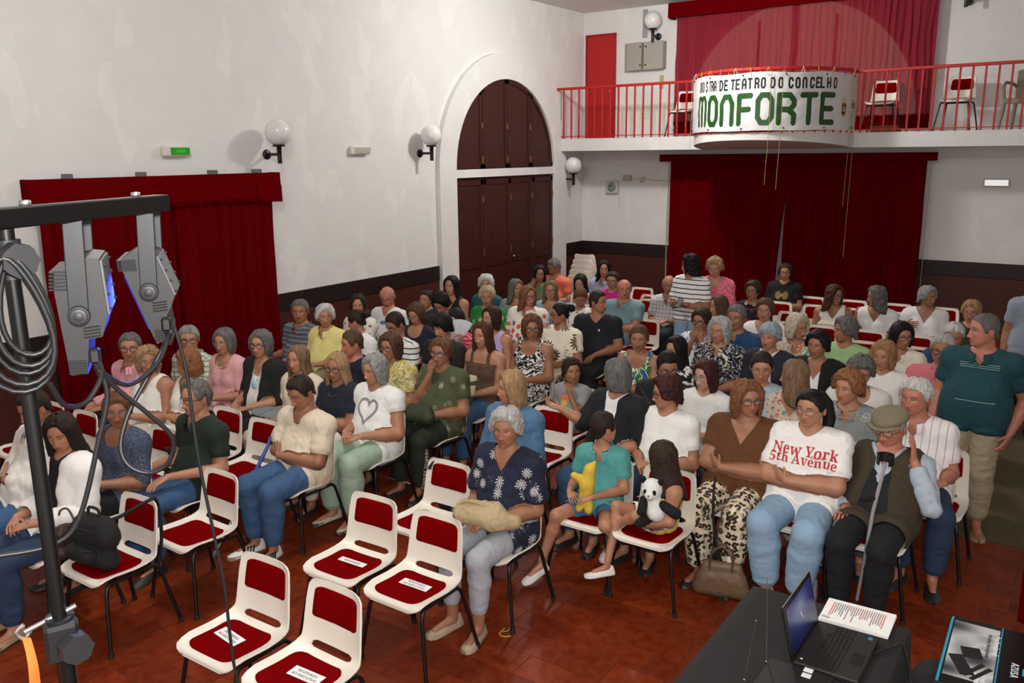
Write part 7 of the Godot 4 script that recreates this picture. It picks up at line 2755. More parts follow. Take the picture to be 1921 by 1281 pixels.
	# brown leather handbag on the floor
	var hbx := thing("handbag", Vector3(-1.79, 0, -4.92), 0.25, "brown leather handbag standing on the floor before the leopard trousers", "handbag")
	m = sack([bone(Vector3(-0.13, 0.06, 0), Vector3(0.13, 0.06, 0), 0.055, 0.055, 0.03, 0), bone(Vector3(-0.11, 0.14, 0), Vector3(0.11, 0.14, 0), 0.05, 0.05, 0.06, 0), bone(Vector3(-0.1, 0.22, 0), Vector3(0.1, 0.22, 0), 0.03, 0.03, 0.06, 0)], 0.012, 0.003)
	put("body", m, mat("6a5440", 0.45), hbx)
	for s in [-1.0, 1.0]:
		m = MB.new()
		m.tube(curve([Vector3(-0.07, 0.2, s * 0.035), Vector3(-0.065, 0.3, s * 0.03), Vector3(0, 0.36, s * 0.02), Vector3(0.065, 0.3, s * 0.03), Vector3(0.07, 0.2, s * 0.035)]), 0.0075, 8)
		put("handle", m, mat("5a4634", 0.5), hbx)
	m = MB.new()
	m.tube([Vector3(-0.12, 0.235, 0), Vector3(0.12, 0.235, 0)], 0.004, 6)
	m.ball(Vector3(-0.125, 0.225, 0.01), Vector3.ONE * 0.012, Basis(), 8, 6)
	put("zip", m, mat("b59a5a", 0.3, 0.8), hbx)
	m = MB.new()
	m.box(Vector3(0.05, 0.27, 0.0), Vector3(0.03, 0.04, 0.004))
	put("tissue", m, mat("e6e6e4", 0.8), hbx)
	# dark shoulder bag hung on the chair of the child in yellow
	var hb2 := thing("shoulder_bag", Vector3(-1.86, 0, -5.02), 0.0, "black strap of a shoulder bag hung over the chair of the child in yellow top", "bag")
	m = MB.new()
	var q1 := PackedVector3Array()
	for k in 14:
		var t := k / 13.0
		for j in 2:
			q1.append(Vector3(-0.02 + 0.1 * t * t, 0.8 - 0.62 * t, 0.04 + 0.06 * sin(t * 2.5) + (j - 0.5) * 0.035))
	m.sheet(q1, 2, 14, 0.004)
	put("strap", m, mat("101012", 0.7), hb2)
	m = sack([bone(Vector3(0.0, 0.14, -0.03), Vector3(0.12, 0.14, -0.03), 0.07, 0.07, 0.04, 0), bone(Vector3(0.0, 0.24, -0.03), Vector3(0.1, 0.24, -0.03), 0.05, 0.05, 0.04, 0)], 0.015, 0.004)
	put("pouch", m, mat("2a1a12", 0.6), hb2)
	# backpack on a chair
	var bp := thing("backpack", Vector3(-4.75, 0.452, -2.42), 0.12, "black camera backpack standing on a white chair", "backpack")
	m = sack([bone(Vector3(-0.11, 0.07, 0.0), Vector3(0.11, 0.07, 0.0), 0.07, 0.07, 0.03, 0), bone(Vector3(-0.11, 0.2, -0.01), Vector3(0.11, 0.2, -0.01), 0.075, 0.075, 0.04, 0), bone(Vector3(-0.09, 0.27, -0.02), Vector3(0.09, 0.27, -0.02), 0.05, 0.05, 0.06, 0), bone(Vector3(-0.07, 0.11, 0.09), Vector3(0.07, 0.11, 0.09), 0.045, 0.045, 0.02, 0)], 0.012, 0.005)
	put("body", m, tri_mat(noise_tex(0.1, ["09090a", "131315", "0d0d0f"], 128, 3, 96), 6.0, 0.85), bp)
	m = MB.new()
	m.tube(curve([Vector3(-0.05, 0.31, -0.02), Vector3(-0.04, 0.36, -0.02), Vector3(0.04, 0.36, -0.02), Vector3(0.05, 0.31, -0.02)]), 0.009, 8)
	put("handle", m, mat("121214", 0.7), bp)
	m = MB.new()
	m.tube(curve([Vector3(-0.1, 0.25, 0.05), Vector3(0.0, 0.268, 0.075), Vector3(0.1, 0.25, 0.05)]), 0.004, 6)
	m.tube(curve([Vector3(-0.11, 0.15, 0.09), Vector3(0.0, 0.16, 0.135), Vector3(0.11, 0.15, 0.09)]), 0.004, 6)
	put("zip", m, mat("2c2c2e", 0.4, 0.3), bp)
	m = MB.new()
	m.tube(curve([Vector3(0.06, 0.27, -0.05), Vector3(0.12, 0.3, -0.12), Vector3(0.17, 0.345, -0.26), Vector3(0.18, 0.33, -0.32), Vector3(0.18, 0.1, -0.33), Vector3(0.16, -0.1, -0.3)]), 0.011, 6)
	put("strap", m, mat("0f0f11", 0.8), bp)
	var bb := thing("shoulder_bag", Vector3(-5.02, 0, -2.4), 0.0, "dark brown leather bag with rolled handles beside the black backpack", "bag")
	m = sack([bone(Vector3(-0.02, 0.5, -0.06), Vector3(0.02, 0.5, 0.06), 0.06, 0.06, 0.03, 0), bone(Vector3(-0.02, 0.62, -0.05), Vector3(0.02, 0.62, 0.05), 0.05, 0.05, 0.03, 0)], 0.013, 0.003)
	put("body", m, mat("2e1810", 0.5), bb)
	m = MB.new()
	m.tube(curve([Vector3(-0.03, 0.64, 0.02), Vector3(-0.02, 0.74, 0.02), Vector3(0.04, 0.77, 0.0), Vector3(0.06, 0.7, -0.02)]), 0.007, 8)
	put("handle", m, mat("5f4a3c", 0.5), bb)
	# plush toys
	w = "teal polo"
	m = sack([bone(Vector3(0.02, 0.62, 0.16), Vector3(0.03, 0.72, 0.17), 0.05, 0.045, 0.03, 0), bone(Vector3(0.03, 0.72, 0.17), Vector3(0.045, 0.82, 0.16), 0.045, 0.036, 0.03, 0), bone(Vector3(0.045, 0.82, 0.16), Vector3(0.075, 0.87, 0.15), 0.034, 0.014, 0.02, 0), bone(Vector3(-0.02, 0.75, 0.18), Vector3(-0.05, 0.77, 0.2), 0.03, 0.024, 0.02, 0), bone(Vector3(0.0, 0.58, 0.18), Vector3(-0.01, 0.55, 0.2), 0.03, 0.026, 0.02, 0), bone(Vector3(0.05, 0.58, 0.18), Vector3(0.06, 0.55, 0.2), 0.03, 0.026, 0.02, 0)], 0.01, 0.003)
	var toy := put("plush_toy", m, tri_mat(noise_tex(0.2, ["c9a52e", "dcbc45", "d3b038"], 64, 3, 97), 12.0, 0.95))
	toy.transform = folk[w][0].transform
	tag(toy, "yellow plush toy held by the child in teal polo", "plush toy")
	w = "yellow top"
	var pd := Node3D.new()
	pd.name = numbered("plush_panda")
	add_child(pd, true)
	pd.position = Vector3(-2.1, 0.82, -4.5)
	pd.rotation.y = 0.2
	pd.scale = Vector3.ONE * 0.85
	tag(pd, "black and white plush panda held by the child in yellow top", "plush toy")
	m = sack([bone(Vector3(0, 0, 0), Vector3(0, 0.01, 0), 0.075, 0.075, 0.02, 0), bone(Vector3(0.02, -0.1, 0), Vector3(0.04, -0.16, 0.02), 0.06, 0.07, 0.03, 0), bone(Vector3(0, -0.02, 0.06), Vector3(0, -0.02, 0.07), 0.03, 0.03, 0.03, 0)], 0.012, 0.003)
	put("head_and_belly", m, mat("dcdcda", 0.95), pd)
	m = sack([bone(Vector3(-0.05, -0.08, 0.02), Vector3(-0.05, -0.14, 0.09), 0.035, 0.034, 0.02, 0), bone(Vector3(0.09, -0.1, 0.02), Vector3(0.19, -0.13, 0.06), 0.037, 0.042, 0.02, 0), bone(Vector3(0.0, -0.2, 0.02), Vector3(-0.07, -0.25, 0.06), 0.04, 0.038, 0.02, 0), bone(Vector3(-0.06, 0.06, 0), Vector3(-0.065, 0.075, 0), 0.022, 0.022, 0.01, 0), bone(Vector3(0.06, 0.06, 0), Vector3(0.065, 0.075, 0), 0.022, 0.022, 0.01, 0), bone(Vector3(-0.03, 0.01, 0.064), Vector3(-0.032, 0.0, 0.066), 0.016, 0.016, 0.005, 0), bone(Vector3(0.03, 0.01, 0.064), Vector3(0.032, 0.0, 0.066), 0.016, 0.016, 0.005, 0), bone(Vector3(0, -0.012, 0.098), Vector3(0, -0.013, 0.1), 0.008, 0.008, 0.004, 0)], 0.008, 0.002)
	put("limbs_and_patches", m, mat("0c0c0e", 0.95), pd)
	# folding fan
	w = "lilac sleeveless top"
	var hd: Array = folk[w][1].info.hands[0]
	var fan := Node3D.new()
	fan.name = numbered("folding_fan")
	add_child(fan, true)
	fan.transform = Transform3D(Basis.from_euler(Vector3(0.1, 0.55, 0.5)), spot(w, hd[0] + Vector3(0.0, 0.06, 0.03)))
	tag(fan, "open white folding fan held beside the lilac sleeveless top", "fan")
	m = MB.new()
	p = PackedVector3Array()
	for r in 2:
		for j in 25:
			var a := lerpf(-1.15, 1.15, j / 24.0)
			var rr := 0.08 if r == 1 else 0.24
			p.append(Vector3(sin(a) * rr, cos(a) * rr, 0.006 * (1 if j % 2 else -1)))
	m.sheet(p, 25, 2, 0.0015)
	put("leaf", m, mat("dcdce0", 0.8), fan)
	for j in 9:
		m = MB.new()
		var a := lerpf(-1.15, 1.15, j / 8.0)
		m.box(Vector3(sin(a), cos(a), 0) * 0.1, Vector3(0.007, 0.2, 0.003), Basis(Vector3.BACK, -a))
		put("rib", m, mat("c9c9cc", 0.5), fan)
	# grey fan lying over the chair back
	m = MB.new()
	p = PackedVector3Array()
	for r in 3:
		for j in 22:
			var a := TAU * j / 21.0
			var rr := [0.16, 0.15, 0.01][r] as float
			p.append(Vector3(sin(a) * rr * 1.25, 0.012 * r + 0.003 * (j % 2), cos(a) * rr * 0.75))
	m.grid(p, 22, 3, false, false)
	var gf := put("round_fan", m, mat("6d7076", 0.8))
	gf.position = Vector3(-5.42, 0.8, -4.32)
	tag(gf, "grey pleated round fan resting above the empty chair by the beige tee", "fan")
	# phones
	for q in [["striped tee standing", "23262c", "dark phone held by the person standing in striped tee"], ["pink lace outfit", "7a1420", "phone in a dark red case held by the person in pink lace"]]:
		var h0: Array = folk[q[0]][1].info.hands[0]
		var h1: Array = folk[q[0]][1].info.hands[1]
		m = MB.new()
		m.box(Vector3.ZERO, Vector3(0.075, 0.15, 0.01), Basis(), 0.004)
		var ph := put("phone", m, mat(q[1], 0.4))
		ph.transform = folk[q[0]][0].transform * Transform3D(Basis(Vector3.RIGHT, -0.9), (h0[0] + h1[0]) * 0.5 + Vector3(0, 0.05, 0.09))
		tag(ph, q[2], "phone")
		m = MB.new()
		m.box(Vector3(0, 0, -0.0055), Vector3(0.068, 0.14, 0.001))
		put("glass", m, mat("0a0b0e", 0.1), ph)
	# bottle on the floor, yellow twist of string
	var bt := thing("water_bottle", Vector3(-1.28, 0, -5.2), 0.0, "small clear water bottle with a blue cap on the floor behind the laptop", "bottle")
	m = MB.new()
	m.lathe([Vector2(0.012, 0.19), Vector2(0.014, 0.17), Vector2(0.03, 0.14), Vector2(0.032, 0.08), Vector2(0.03, 0.07), Vector2(0.032, 0.06), Vector2(0.032, 0.005), Vector2(0.001, 0.0)], 16)
	var gl := StandardMaterial3D.new()
	gl.albedo_color = Color(0.85, 0.92, 1.0, 0.25)
	gl.transparency = BaseMaterial3D.TRANSPARENCY_ALPHA
	gl.roughness = 0.08
	put("body", m, gl, bt)
	m = MB.new()
	m.lathe([Vector2(0.001, 0.212), Vector2(0.015, 0.21), Vector2(0.015, 0.188), Vector2(0.001, 0.188)], 14)
	put("cap", m, mat("1f5fc0", 0.4), bt)
	m = MB.new()
	m.tube(curve([Vector3(-2.74, 0.004, -3.82), Vector3(-2.73, 0.006, -3.75), Vector3(-2.69, 0.005, -3.74), Vector3(-2.66, 0.004, -3.77)]), 0.004, 5)
	m.tube(curve([Vector3(-2.73, 0.004, -3.78), Vector3(-2.7, 0.012, -3.8), Vector3(-2.72, 0.006, -3.84)]), 0.003, 5)
	tag(put("raffia_scrap", m, mat("b3a53a", 0.7)), "yellow scrap of raffia on the tiles by a chair foot", "scrap")
	# bag strap over the empty chair next to the medallion blouse
	m = MB.new()
	q1 = PackedVector3Array()
	for k in 12:
		var t := k / 11.0
		for j in 2:
			q1.append(Vector3(-3.66 + 0.05 * t + (j - 0.5) * 0.03, 0.8 - 0.25 * absf(t - 0.35) - 0.3 * maxf(0.0, t - 0.5), -4.27 + 0.11 * (0.4 - t)))
	m.sheet(q1, 2, 12, 0.004)
	var nv := put("navy_bag", m, mat("131a30", 0.8))
	tag(nv, "navy cloth bag hung by its strap behind the empty chair", "bag")
	m = sack([bone(Vector3(-3.66, 0.3, -4.36), Vector3(-3.5, 0.3, -4.36), 0.05, 0.05, 0.03, 0), bone(Vector3(-3.64, 0.42, -4.35), Vector3(-3.52, 0.42, -4.35), 0.04, 0.04, 0.03, 0)], 0.015, 0.006)
	put("pouch", m, mat("131a30", 0.85), nv)
	# white sneaker stripes
	w = "beige tee"
	for k in 2:
		var sh: MB = folk[w][1]["shoe" if k == 0 else "shoe_001"]
		m = MB.new()
		for s in [-1.0, 1.0]:
			for j in 3:
				var c := sh.v[0]
				for q in sh.v:
					c = c.min(q)
				var d0 := Vector3((-0.22 if k == 0 else 0.22), 0, 1).normalized()
				var base: Vector3 = folk[w][1].info.feet[k][0] + d0 * (0.085 + j * 0.022) * 1.06
				var side: Vector3 = Vector3.UP.cross(d0) * s
				m.box(base + side * 0.038 + Vector3(0, 0.045, 0), Vector3(0.01, 0.05, 0.008), Basis(side.cross(Vector3.UP), Vector3.UP, side) * Basis(Vector3.BACK, 0.35 * s) * Basis(Vector3.RIGHT, -0.25), 0.001)
		put("stripe", m, mat("101010", 0.6), folk[w][0].get_node("shoe" if k == 0 else "shoe2"))

func cane(pts: Array, c: String, label: String, arm_cuff: bool) -> void:
	var m := MB.new()
	m.tube(pts, 0.0105, 10)
	var o := put("walking_cane", m, mat(c, 0.35, 0.35 if arm_cuff else 0.2))
	tag(o, label, "cane")
	m = MB.new()
	m.tube([pts[0] + Vector3(0, -0.012, 0), pts[0] + Vector3(0, 0.03, 0.005)], 0.015, 10)
	put("rubber_tip", m, mat("2a2a2c", 0.7), o)
	m = MB.new()
	if arm_cuff:
		m.tube([pts[1] + Vector3(0.0, 0.1, 0.02), pts[1] + Vector3(-0.05, 0.105, 0.1)], 0.017, 10)
		put("grip", m, mat("0c0c0d", 0.6), o)
		m = MB.new()
		var p := PackedVector3Array()
		for r in 4:
			for j in 14:
				var a := lerpf(0.6, TAU - 0.6, j / 13.0)
				p.append(pts[2] + Vector3(sin(a) * 0.045, 0.0 + r * 0.02, cos(a) * 0.045))
		m.sheet(p, 14, 4, 0.006)
		put("arm_cuff", m, mat("0e0e10", 0.5), o)
	else:
		m.tube([pts[2] + Vector3(-0.05, 0.005, 0), pts[2] + Vector3(0, 0.012, 0), pts[2] + Vector3(0.04, 0.02, 0.0)], [0.012, 0.014, 0.01], 10)
		put("handle", m, mat("0c0c0d", 0.5), o)

# ------------------------------------------------------------------ lights stand, equipment table and belongings
func curve(pts: Array, per := 6) -> Array:  # a smooth line through the points
	var out := []
	for k in pts.size() - 1:
		var a: Vector3 = pts[k]
		var b: Vector3 = pts[k + 1]
		var p: Vector3 = pts[maxi(k - 1, 0)]
		var n: Vector3 = pts[mini(k + 2, pts.size() - 1)]
		for j in per:
			out.append(a.cubic_interpolate(b, p, n, float(j) / per))
	out.append(pts[-1])
	return out

func flat(pts: Array, z0: float, z1 := 1e9) -> Array:
	var out := []
	for k in pts.size():
		out.append(Vector3(pts[k][0], pts[k][1], z0 if z1 > 1e8 else lerpf(z0, z1, float(k) / (pts.size() - 1))))
	return out

func light_stand() -> void:
	var bas := Basis(Vector3(0.418, 0, -0.9084), Vector3.UP, Vector3(0.9084, 0, 0.418))
	var at := Vector3(-1.822, 0, -0.83)
	var turn := bas.get_euler().y
	var steel := mat("0b0b0c", 0.38, 0.2)
	var grey := mat("1f2022", 0.55)
	var o := thing("light_stand", at, turn, "tall black T bar light stand pole with crossbar, clamp and knobs", "light stand")
	var m := MB.new()
	m.tube([Vector3(0, 1.78, 0), Vector3(0, 2.74, 0)], 0.0155, 16)
	put("pole", m, steel, o)
	m = MB.new()
	m.tube([Vector3(0, 0.5, 0), Vector3(0, 1.8, 0)], 0.019, 16)
	put("lower_pole", m, steel, o)
	m = MB.new()
	var a := Vector3(-0.13, 2.733, 0.14)
	var b := Vector3(0.362, 2.733, -0.4)
	var d := (b - a).normalized()
	var bb := Basis(d, Vector3.UP, d.cross(Vector3.UP))
	m.box((a + b) * 0.5, Vector3(a.distance_to(b), 0.042, 0.042), bb, 0.003)
	put("crossbar", m, steel, o)
	for x in [0.255, 0.62]:
		m = MB.new()
		m.lathe([Vector2(0.001, 0.012), Vector2(0.011, 0.011), Vector2(0.012, 0.0), Vector2(0.001, 0.0)], 6, Transform3D(Basis(), a + d * x + Vector3(0, 0.021, 0)))
		put("bolt", m, mat("c9c9c9", 0.25, 0.9), o)
	m = MB.new()
	m.tube([Vector3(0, 1.755, 0), Vector3(0, 1.85, 0)], 0.03, 16)
	m.box(Vector3(0.0, 1.8, 0.02), Vector3(0.07, 0.09, 0.05), Basis(), 0.008)
	put("clamp", m, mat("141517", 0.5), o)
	for q in [[Vector3(0.022, 1.795, 0.055), 0.033], [Vector3(0.014, 2.652, 0.05), 0.034]]:
		m = MB.new()
		var pr := []
		for j in 18:
			var an := TAU * j / 18.0
			pr.append(Vector2(cos(an), sin(an)) * q[1] * (1.0 + 0.07 * cos(an * 7.0)))
		m.prism(PackedVector2Array(pr), -0.02, 0.02, Transform3D(Basis(Vector3.UP, 0.3), q[0]))
		put("knob", m, grey, o)
	m = MB.new()
	m.tube([Vector3(0, 2.65, 0.0), Vector3(0.01, 2.652, 0.05)], 0.012, 8)
	m.tube([Vector3(0, 2.61, 0), Vector3(0, 2.69, 0)], 0.025, 14)
	put("collar", m, mat("1c1d1f", 0.5), o)
	m = MB.new()
	m.tube([Vector3(-0.07, 1.832, 0.0), Vector3(0.035, 1.865, 0.0)], 0.006, 8)
	m.tube(curve([Vector3(-0.07, 1.85, 0), Vector3(-0.085, 1.835, 0), Vector3(-0.072, 1.815, 0), Vector3(-0.06, 1.83, 0)]), 0.005, 6)
	put("locking_pin", m, mat("c4c4c6", 0.25, 0.9), o)
	for s in 3:
		m = MB.new()
		var an := TAU * s / 3.0 + 0.4
		m.tube([Vector3(0, 0.9, 0), Vector3(cos(an) * 0.7, 0.02, sin(an) * 0.7)], 0.014, 10)
		m.tube([Vector3(0, 0.52, 0), Vector3(cos(an) * 0.38, 0.42, sin(an) * 0.38)], 0.01, 8)
		put("leg", m, steel, o)
	# strap tied to the pin
	m = MB.new()
	var sp := PackedVector3Array()
	for k in 12:
		var t := k / 11.0
		for j in 2:
			sp.append(Vector3(-0.068 + 0.025 * t * t + (j - 0.5) * (0.016 + 0.012 * t) + 0.004 * sin(t * 9.0), 1.822 - 0.34 * t, 0.004 + 0.012 * sin(t * 5.0 + j * 2.0)))
	m.sheet(sp, 2, 12, 0.002)
	var st := put("ribbon", m, mat("ff7a33", 0.6))
	st.transform = Transform3D(bas, at)
	tag(st, "bright orange ribbon tied to the pin of the light stand", "ribbon")
	# two flood lights hung from the crossbar
	var outlines := [
		[[0.081, 2.603], [0.1, 2.62], [0.149, 2.628], [0.175, 2.624], [0.18, 2.49], [0.164, 2.443], [0.135, 2.44], [0.124, 2.359], [0.09, 2.357], [0.087, 2.377], [0.076, 2.555]],
		[[0.24, 2.595], [0.275, 2.617], [0.322, 2.603], [0.359, 2.492], [0.348, 2.464], [0.336, 2.444], [0.341, 2.386], [0.306, 2.369], [0.297, 2.394], [0.242, 2.565]]]
	for f in 2:
		var zc: float = [-0.15, -0.35][f]
		var fo := thing("flood_light", at, turn, ["grey LED flood light on a yoke, its back plate lit blue", "tilted grey LED flood light on a yoke at the crossbar end"][f], "stage light", "stage flood lights")
		# each hangs from its own bolt, turned a little away from the stage
		var pivot := Vector3([0.13, 0.309][f], 0, zc)
		var spin := Basis(Vector3.UP, [-0.16, -0.22][f])
		fo.transform = Transform3D(bas, at) * Transform3D(spin, pivot - spin * pivot)
		var poly := PackedVector2Array()
		for q in outlines[f]:
			poly.append(Vector2(q[0], q[1]))
		poly.reverse()
		m = MB.new()
		m.prism(poly, zc - 0.2, zc, Transform3D())
		put("housing", m, mat("1e1f21", 0.5), fo)
		# cooling fins along the top left edge
		m = MB.new()
		var c0: Vector2 = Vector2(outlines[f][0][0], outlines[f][0][1])
		var c1: Vector2 = Vector2(outlines[f][-1][0], outlines[f][-1][1])
		for k in 6:
			var p := c0.lerp(c1, (k + 0.5) / 6.0)
			m.box(Vector3(p.x + 0.012, p.y, zc - 0.1), Vector3(0.045, 0.003, 0.214), Basis(), 0.001)
		for k in 6:
			var lo := Vector2(outlines[f][8 if f == 0 else 7][0], outlines[f][8 if f == 0 else 7][1])
			m.box(Vector3(lo.x + 0.016 - (0.0 if f == 0 else 0.0), lo.y + 0.004 + k * 0.006, zc - 0.1), Vector3(0.04, 0.0025, 0.212), Basis(Vector3.BACK, -0.05 if f == 0 else -0.35), 0.001)
		tag(put("cooling_fins", m, mat("26272a", 0.5), fo), "", "", "", "stuff")
		# back plate on the right
		var r0: Vector2 = Vector2(outlines[f][3 if f == 0 else 2][0], outlines[f][3 if f == 0 else 2][1])
		var r1: Vector2 = Vector2(outlines[f][4 if f == 0 else 3][0], outlines[f][4 if f == 0 else 3][1])
		var dir := (r1 - r0).normalized()
		m = MB.new()
		m.box(Vector3((r0.x + r1.x) * 0.5 + 0.003, (r0.y + r1.y) * 0.5, zc - 0.1), Vector3(0.006, r0.distance_to(r1) * 0.94, 0.19), Basis(Vector3(-dir.y, dir.x, 0), Vector3(-dir.x, -dir.y, 0), Vector3.BACK) if true else Basis(), 0.001)
		var plate := put("back_plate", m, mat("55575c", 0.4), fo)
		for k in 4:
			for zz in [-0.015, -0.185]:
				m = MB.new()
				var p := r0.lerp(r1, (k + 0.5) / 4.0)
				m.ball(Vector3(p.x + 0.008, p.y, zc + zz), Vector3.ONE * 0.004, Basis(), 6, 4)
				put("screw", m, mat("202122", 0.4), plate)
		m = MB.new()
		var yk: Array = [[[0.131, 2.716], [0.122, 2.498]], [[0.309, 2.712], [0.3, 2.51]]][f]
		var top := Vector2(yk[0][0], yk[0][1])
		var bot := Vector2(yk[1][0], yk[1][1])
		var yw := 0.042
		for zz in [0.008, -0.208]:
			var mid := (top + bot) * 0.5
			var dd := (top - bot).normalized()
			m.box(Vector3(mid.x, mid.y, zc + zz), Vector3(yw, top.distance_to(bot), 0.005), Basis(Vector3(dd.y, -dd.x, 0), Vector3(dd.x, dd.y, 0), Vector3.BACK), 0.002)
		m.box(Vector3(top.x, top.y, zc - 0.1), Vector3(yw, 0.005, 0.22), Basis(), 0.002)
		put("yoke", m, mat("292a2d", 0.42, 0.3), fo)
		for q in [[0.0235, 0.012], [0.019, 0.017], [0.011, 0.019]]:
			m = MB.new()
			m.lathe([Vector2(0.001, q[1]), Vector2(q[0] * 0.9, q[1]), Vector2(q[0], q[1] - 0.003), Vector2(q[0], 0.0), Vector2(0.001, 0.0)], 24, Transform3D(Basis(Vector3.RIGHT, PI / 2), Vector3(bot.x, bot.y, zc + 0.01)))
			put("tilt_knob", m, mat("202123", 0.55) if q[0] > 0.02 else mat("292a2d", 0.5), fo)
		m = MB.new()
		for k in 4:
			m.box(Vector3(bot.x + 0.022, bot.y - 0.03 - k * 0.0075, zc + 0.001), Vector3(0.036, 0.0035, 0.002), Basis(Vector3.BACK, 0.08))
		put("vent_slot", m, mat("0a0a0a", 0.8), fo)
		m = MB.new()
		var pc: Vector3 = [Vector3(0.146, 2.405, -0.13), Vector3(0.335, 2.425, -0.33)][f]
		m.box(pc, Vector3(0.024, 0.035, 0.028), Basis(), 0.005)
		m.tube([pc + Vector3(0, -0.015, 0), pc + Vector3(0.004, -0.05, 0)], [0.009, 0.005], 8)
		put("plug", m, mat("111214", 0.5), fo)
		if f == 1:
			# its diodes throw blue light on the neighbour
			var l0 := Vector2(0.242, 2.565)
			var l1 := Vector2(0.297, 2.394)
			var ld := (l1 - l0).normalized()
			var nn := Vector3(ld.y, -ld.x, 0)
			m = MB.new()
			m.box(Vector3((l0.x + l1.x) * 0.5, (l0.y + l1.y) * 0.5, zc - 0.1) + nn * 0.003, Vector3(0.005, 0.15, 0.17), Basis(Vector3(ld.y, -ld.x, 0), Vector3(-ld.x, -ld.y, 0), Vector3.BACK), 0.001)
			var gl := StandardMaterial3D.new()
			gl.albedo_color = Color(0.1, 0.12, 0.5)
			gl.emission_enabled = true
			gl.emission = Color(0.12, 0.2, 1.0)
			gl.emission_energy_multiplier = 0.12
			put("diode_face", m, gl, fo)
			var al := AreaLight3D.new()
			al.name = "diode_light"
			al.area_size = Vector2(0.16, 0.14)
			al.light_color = Color(0.15, 0.25, 1.0)
			al.light_energy = 0.5
			al.area_range = 30.0
			al.shadow_enabled = true
			fo.add_child(al)
			var zf := -Vector3(nn.x, nn.y, 0)
			al.transform = Transform3D(Basis(Vector3.BACK, zf.cross(Vector3.BACK).normalized(), zf), Vector3((l0.x + l1.x) * 0.5, (l0.y + l1.y) * 0.5, zc - 0.1) + nn * 0.012)
	# coiled cable on the knob, and the leads
	var rubber := mat("1a1b1d", 0.42)
	m = MB.new()
	for k in 5:
		var pts := []
		for j in 24:
			var an := TAU * j / 24.0
			var low := 0.5 - 0.5 * cos(an)
			pts.append(Vector3(0.008 - 0.006 * k + sin(an) * (0.05 + 0.006 * k) * (0.55 + 0.6 * low) + 0.012 * low, 2.66 - low * (0.205 + 0.018 * k), 0.045 + 0.007 * ((k * 3) % 5) - 0.008 * low))
		m.tube(pts, 0.0058, 8, false, true)
	var co := put("cable_coil", m, rubber)
	co.transform = Transform3D(bas, at)
	tag(co, "black cable wound in loops hanging from the stand knob", "cable")
	var leads := [
		[flat([[0.147, 2.388], [0.15, 2.362], [0.212, 2.307], [0.287, 2.342], [0.323, 2.395], [0.335, 2.41]], -0.12, -0.32), 0.0058, "black lead sagging between the two flood lights"],
		[flat([[0.15, 2.374], [0.179, 2.319], [0.242, 2.243], [0.295, 2.165], [0.283, 2.098], [0.238, 2.073], [0.194, 2.096], [0.182, 2.146], [0.21, 2.222], [0.258, 2.293], [0.307, 2.366], [0.335, 2.405]], -0.12, -0.3), 0.0062, "black lead hanging in a loop below the flood lights"],
		[flat([[0.144, 2.379], [0.156, 2.314], [0.125, 2.203], [0.067, 2.031], [0.006, 1.979], [-0.111, 1.98], [-0.3, 2.0]], -0.1), 0.006, "black lead running from the flood light across the pole"],
		[flat([[0.041, 2.382], [0.066, 2.322], [0.109, 2.315], [0.147, 2.36], [0.148, 2.39]], -0.0, -0.12), 0.006, "short black lead from the coil to the flood light"],
		[flat([[0.345, 2.42], [0.364, 2.292], [0.372, 2.067], [0.394, 1.829], [0.409, 1.662], [0.414, 1.442], [0.43, 1.2], [0.43, 0.6], [0.35, 0.02]], -0.3), 0.0045, "thin black lead falling straight down to the floor"]]
	for q in leads:
		m = MB.new()
		m.tube(curve(q[0], 6), q[1], 8)
		var c := put("power_lead", m, rubber)
		c.transform = Transform3D(bas, at)
		tag(c, q[2], "cable", "light leads")

func text_on(parent: Node3D, words: String, size: float, pos: Vector3, bas: Basis, c: String, bold := false) -> void:
	var t := TextMesh.new()
	t.text = words
	t.font_size = 64
	t.pixel_size = size / 64.0
	t.depth = 0.0006
	if bold:
		var sf := SystemFont.new()
		sf.font_names = PackedStringArray(["Droid Sans"])
		sf.font_weight = 700
		t.font = sf
	var o := put("lettering", t, mat(c, 0.5), parent)
	o.transform = Transform3D(bas, pos)

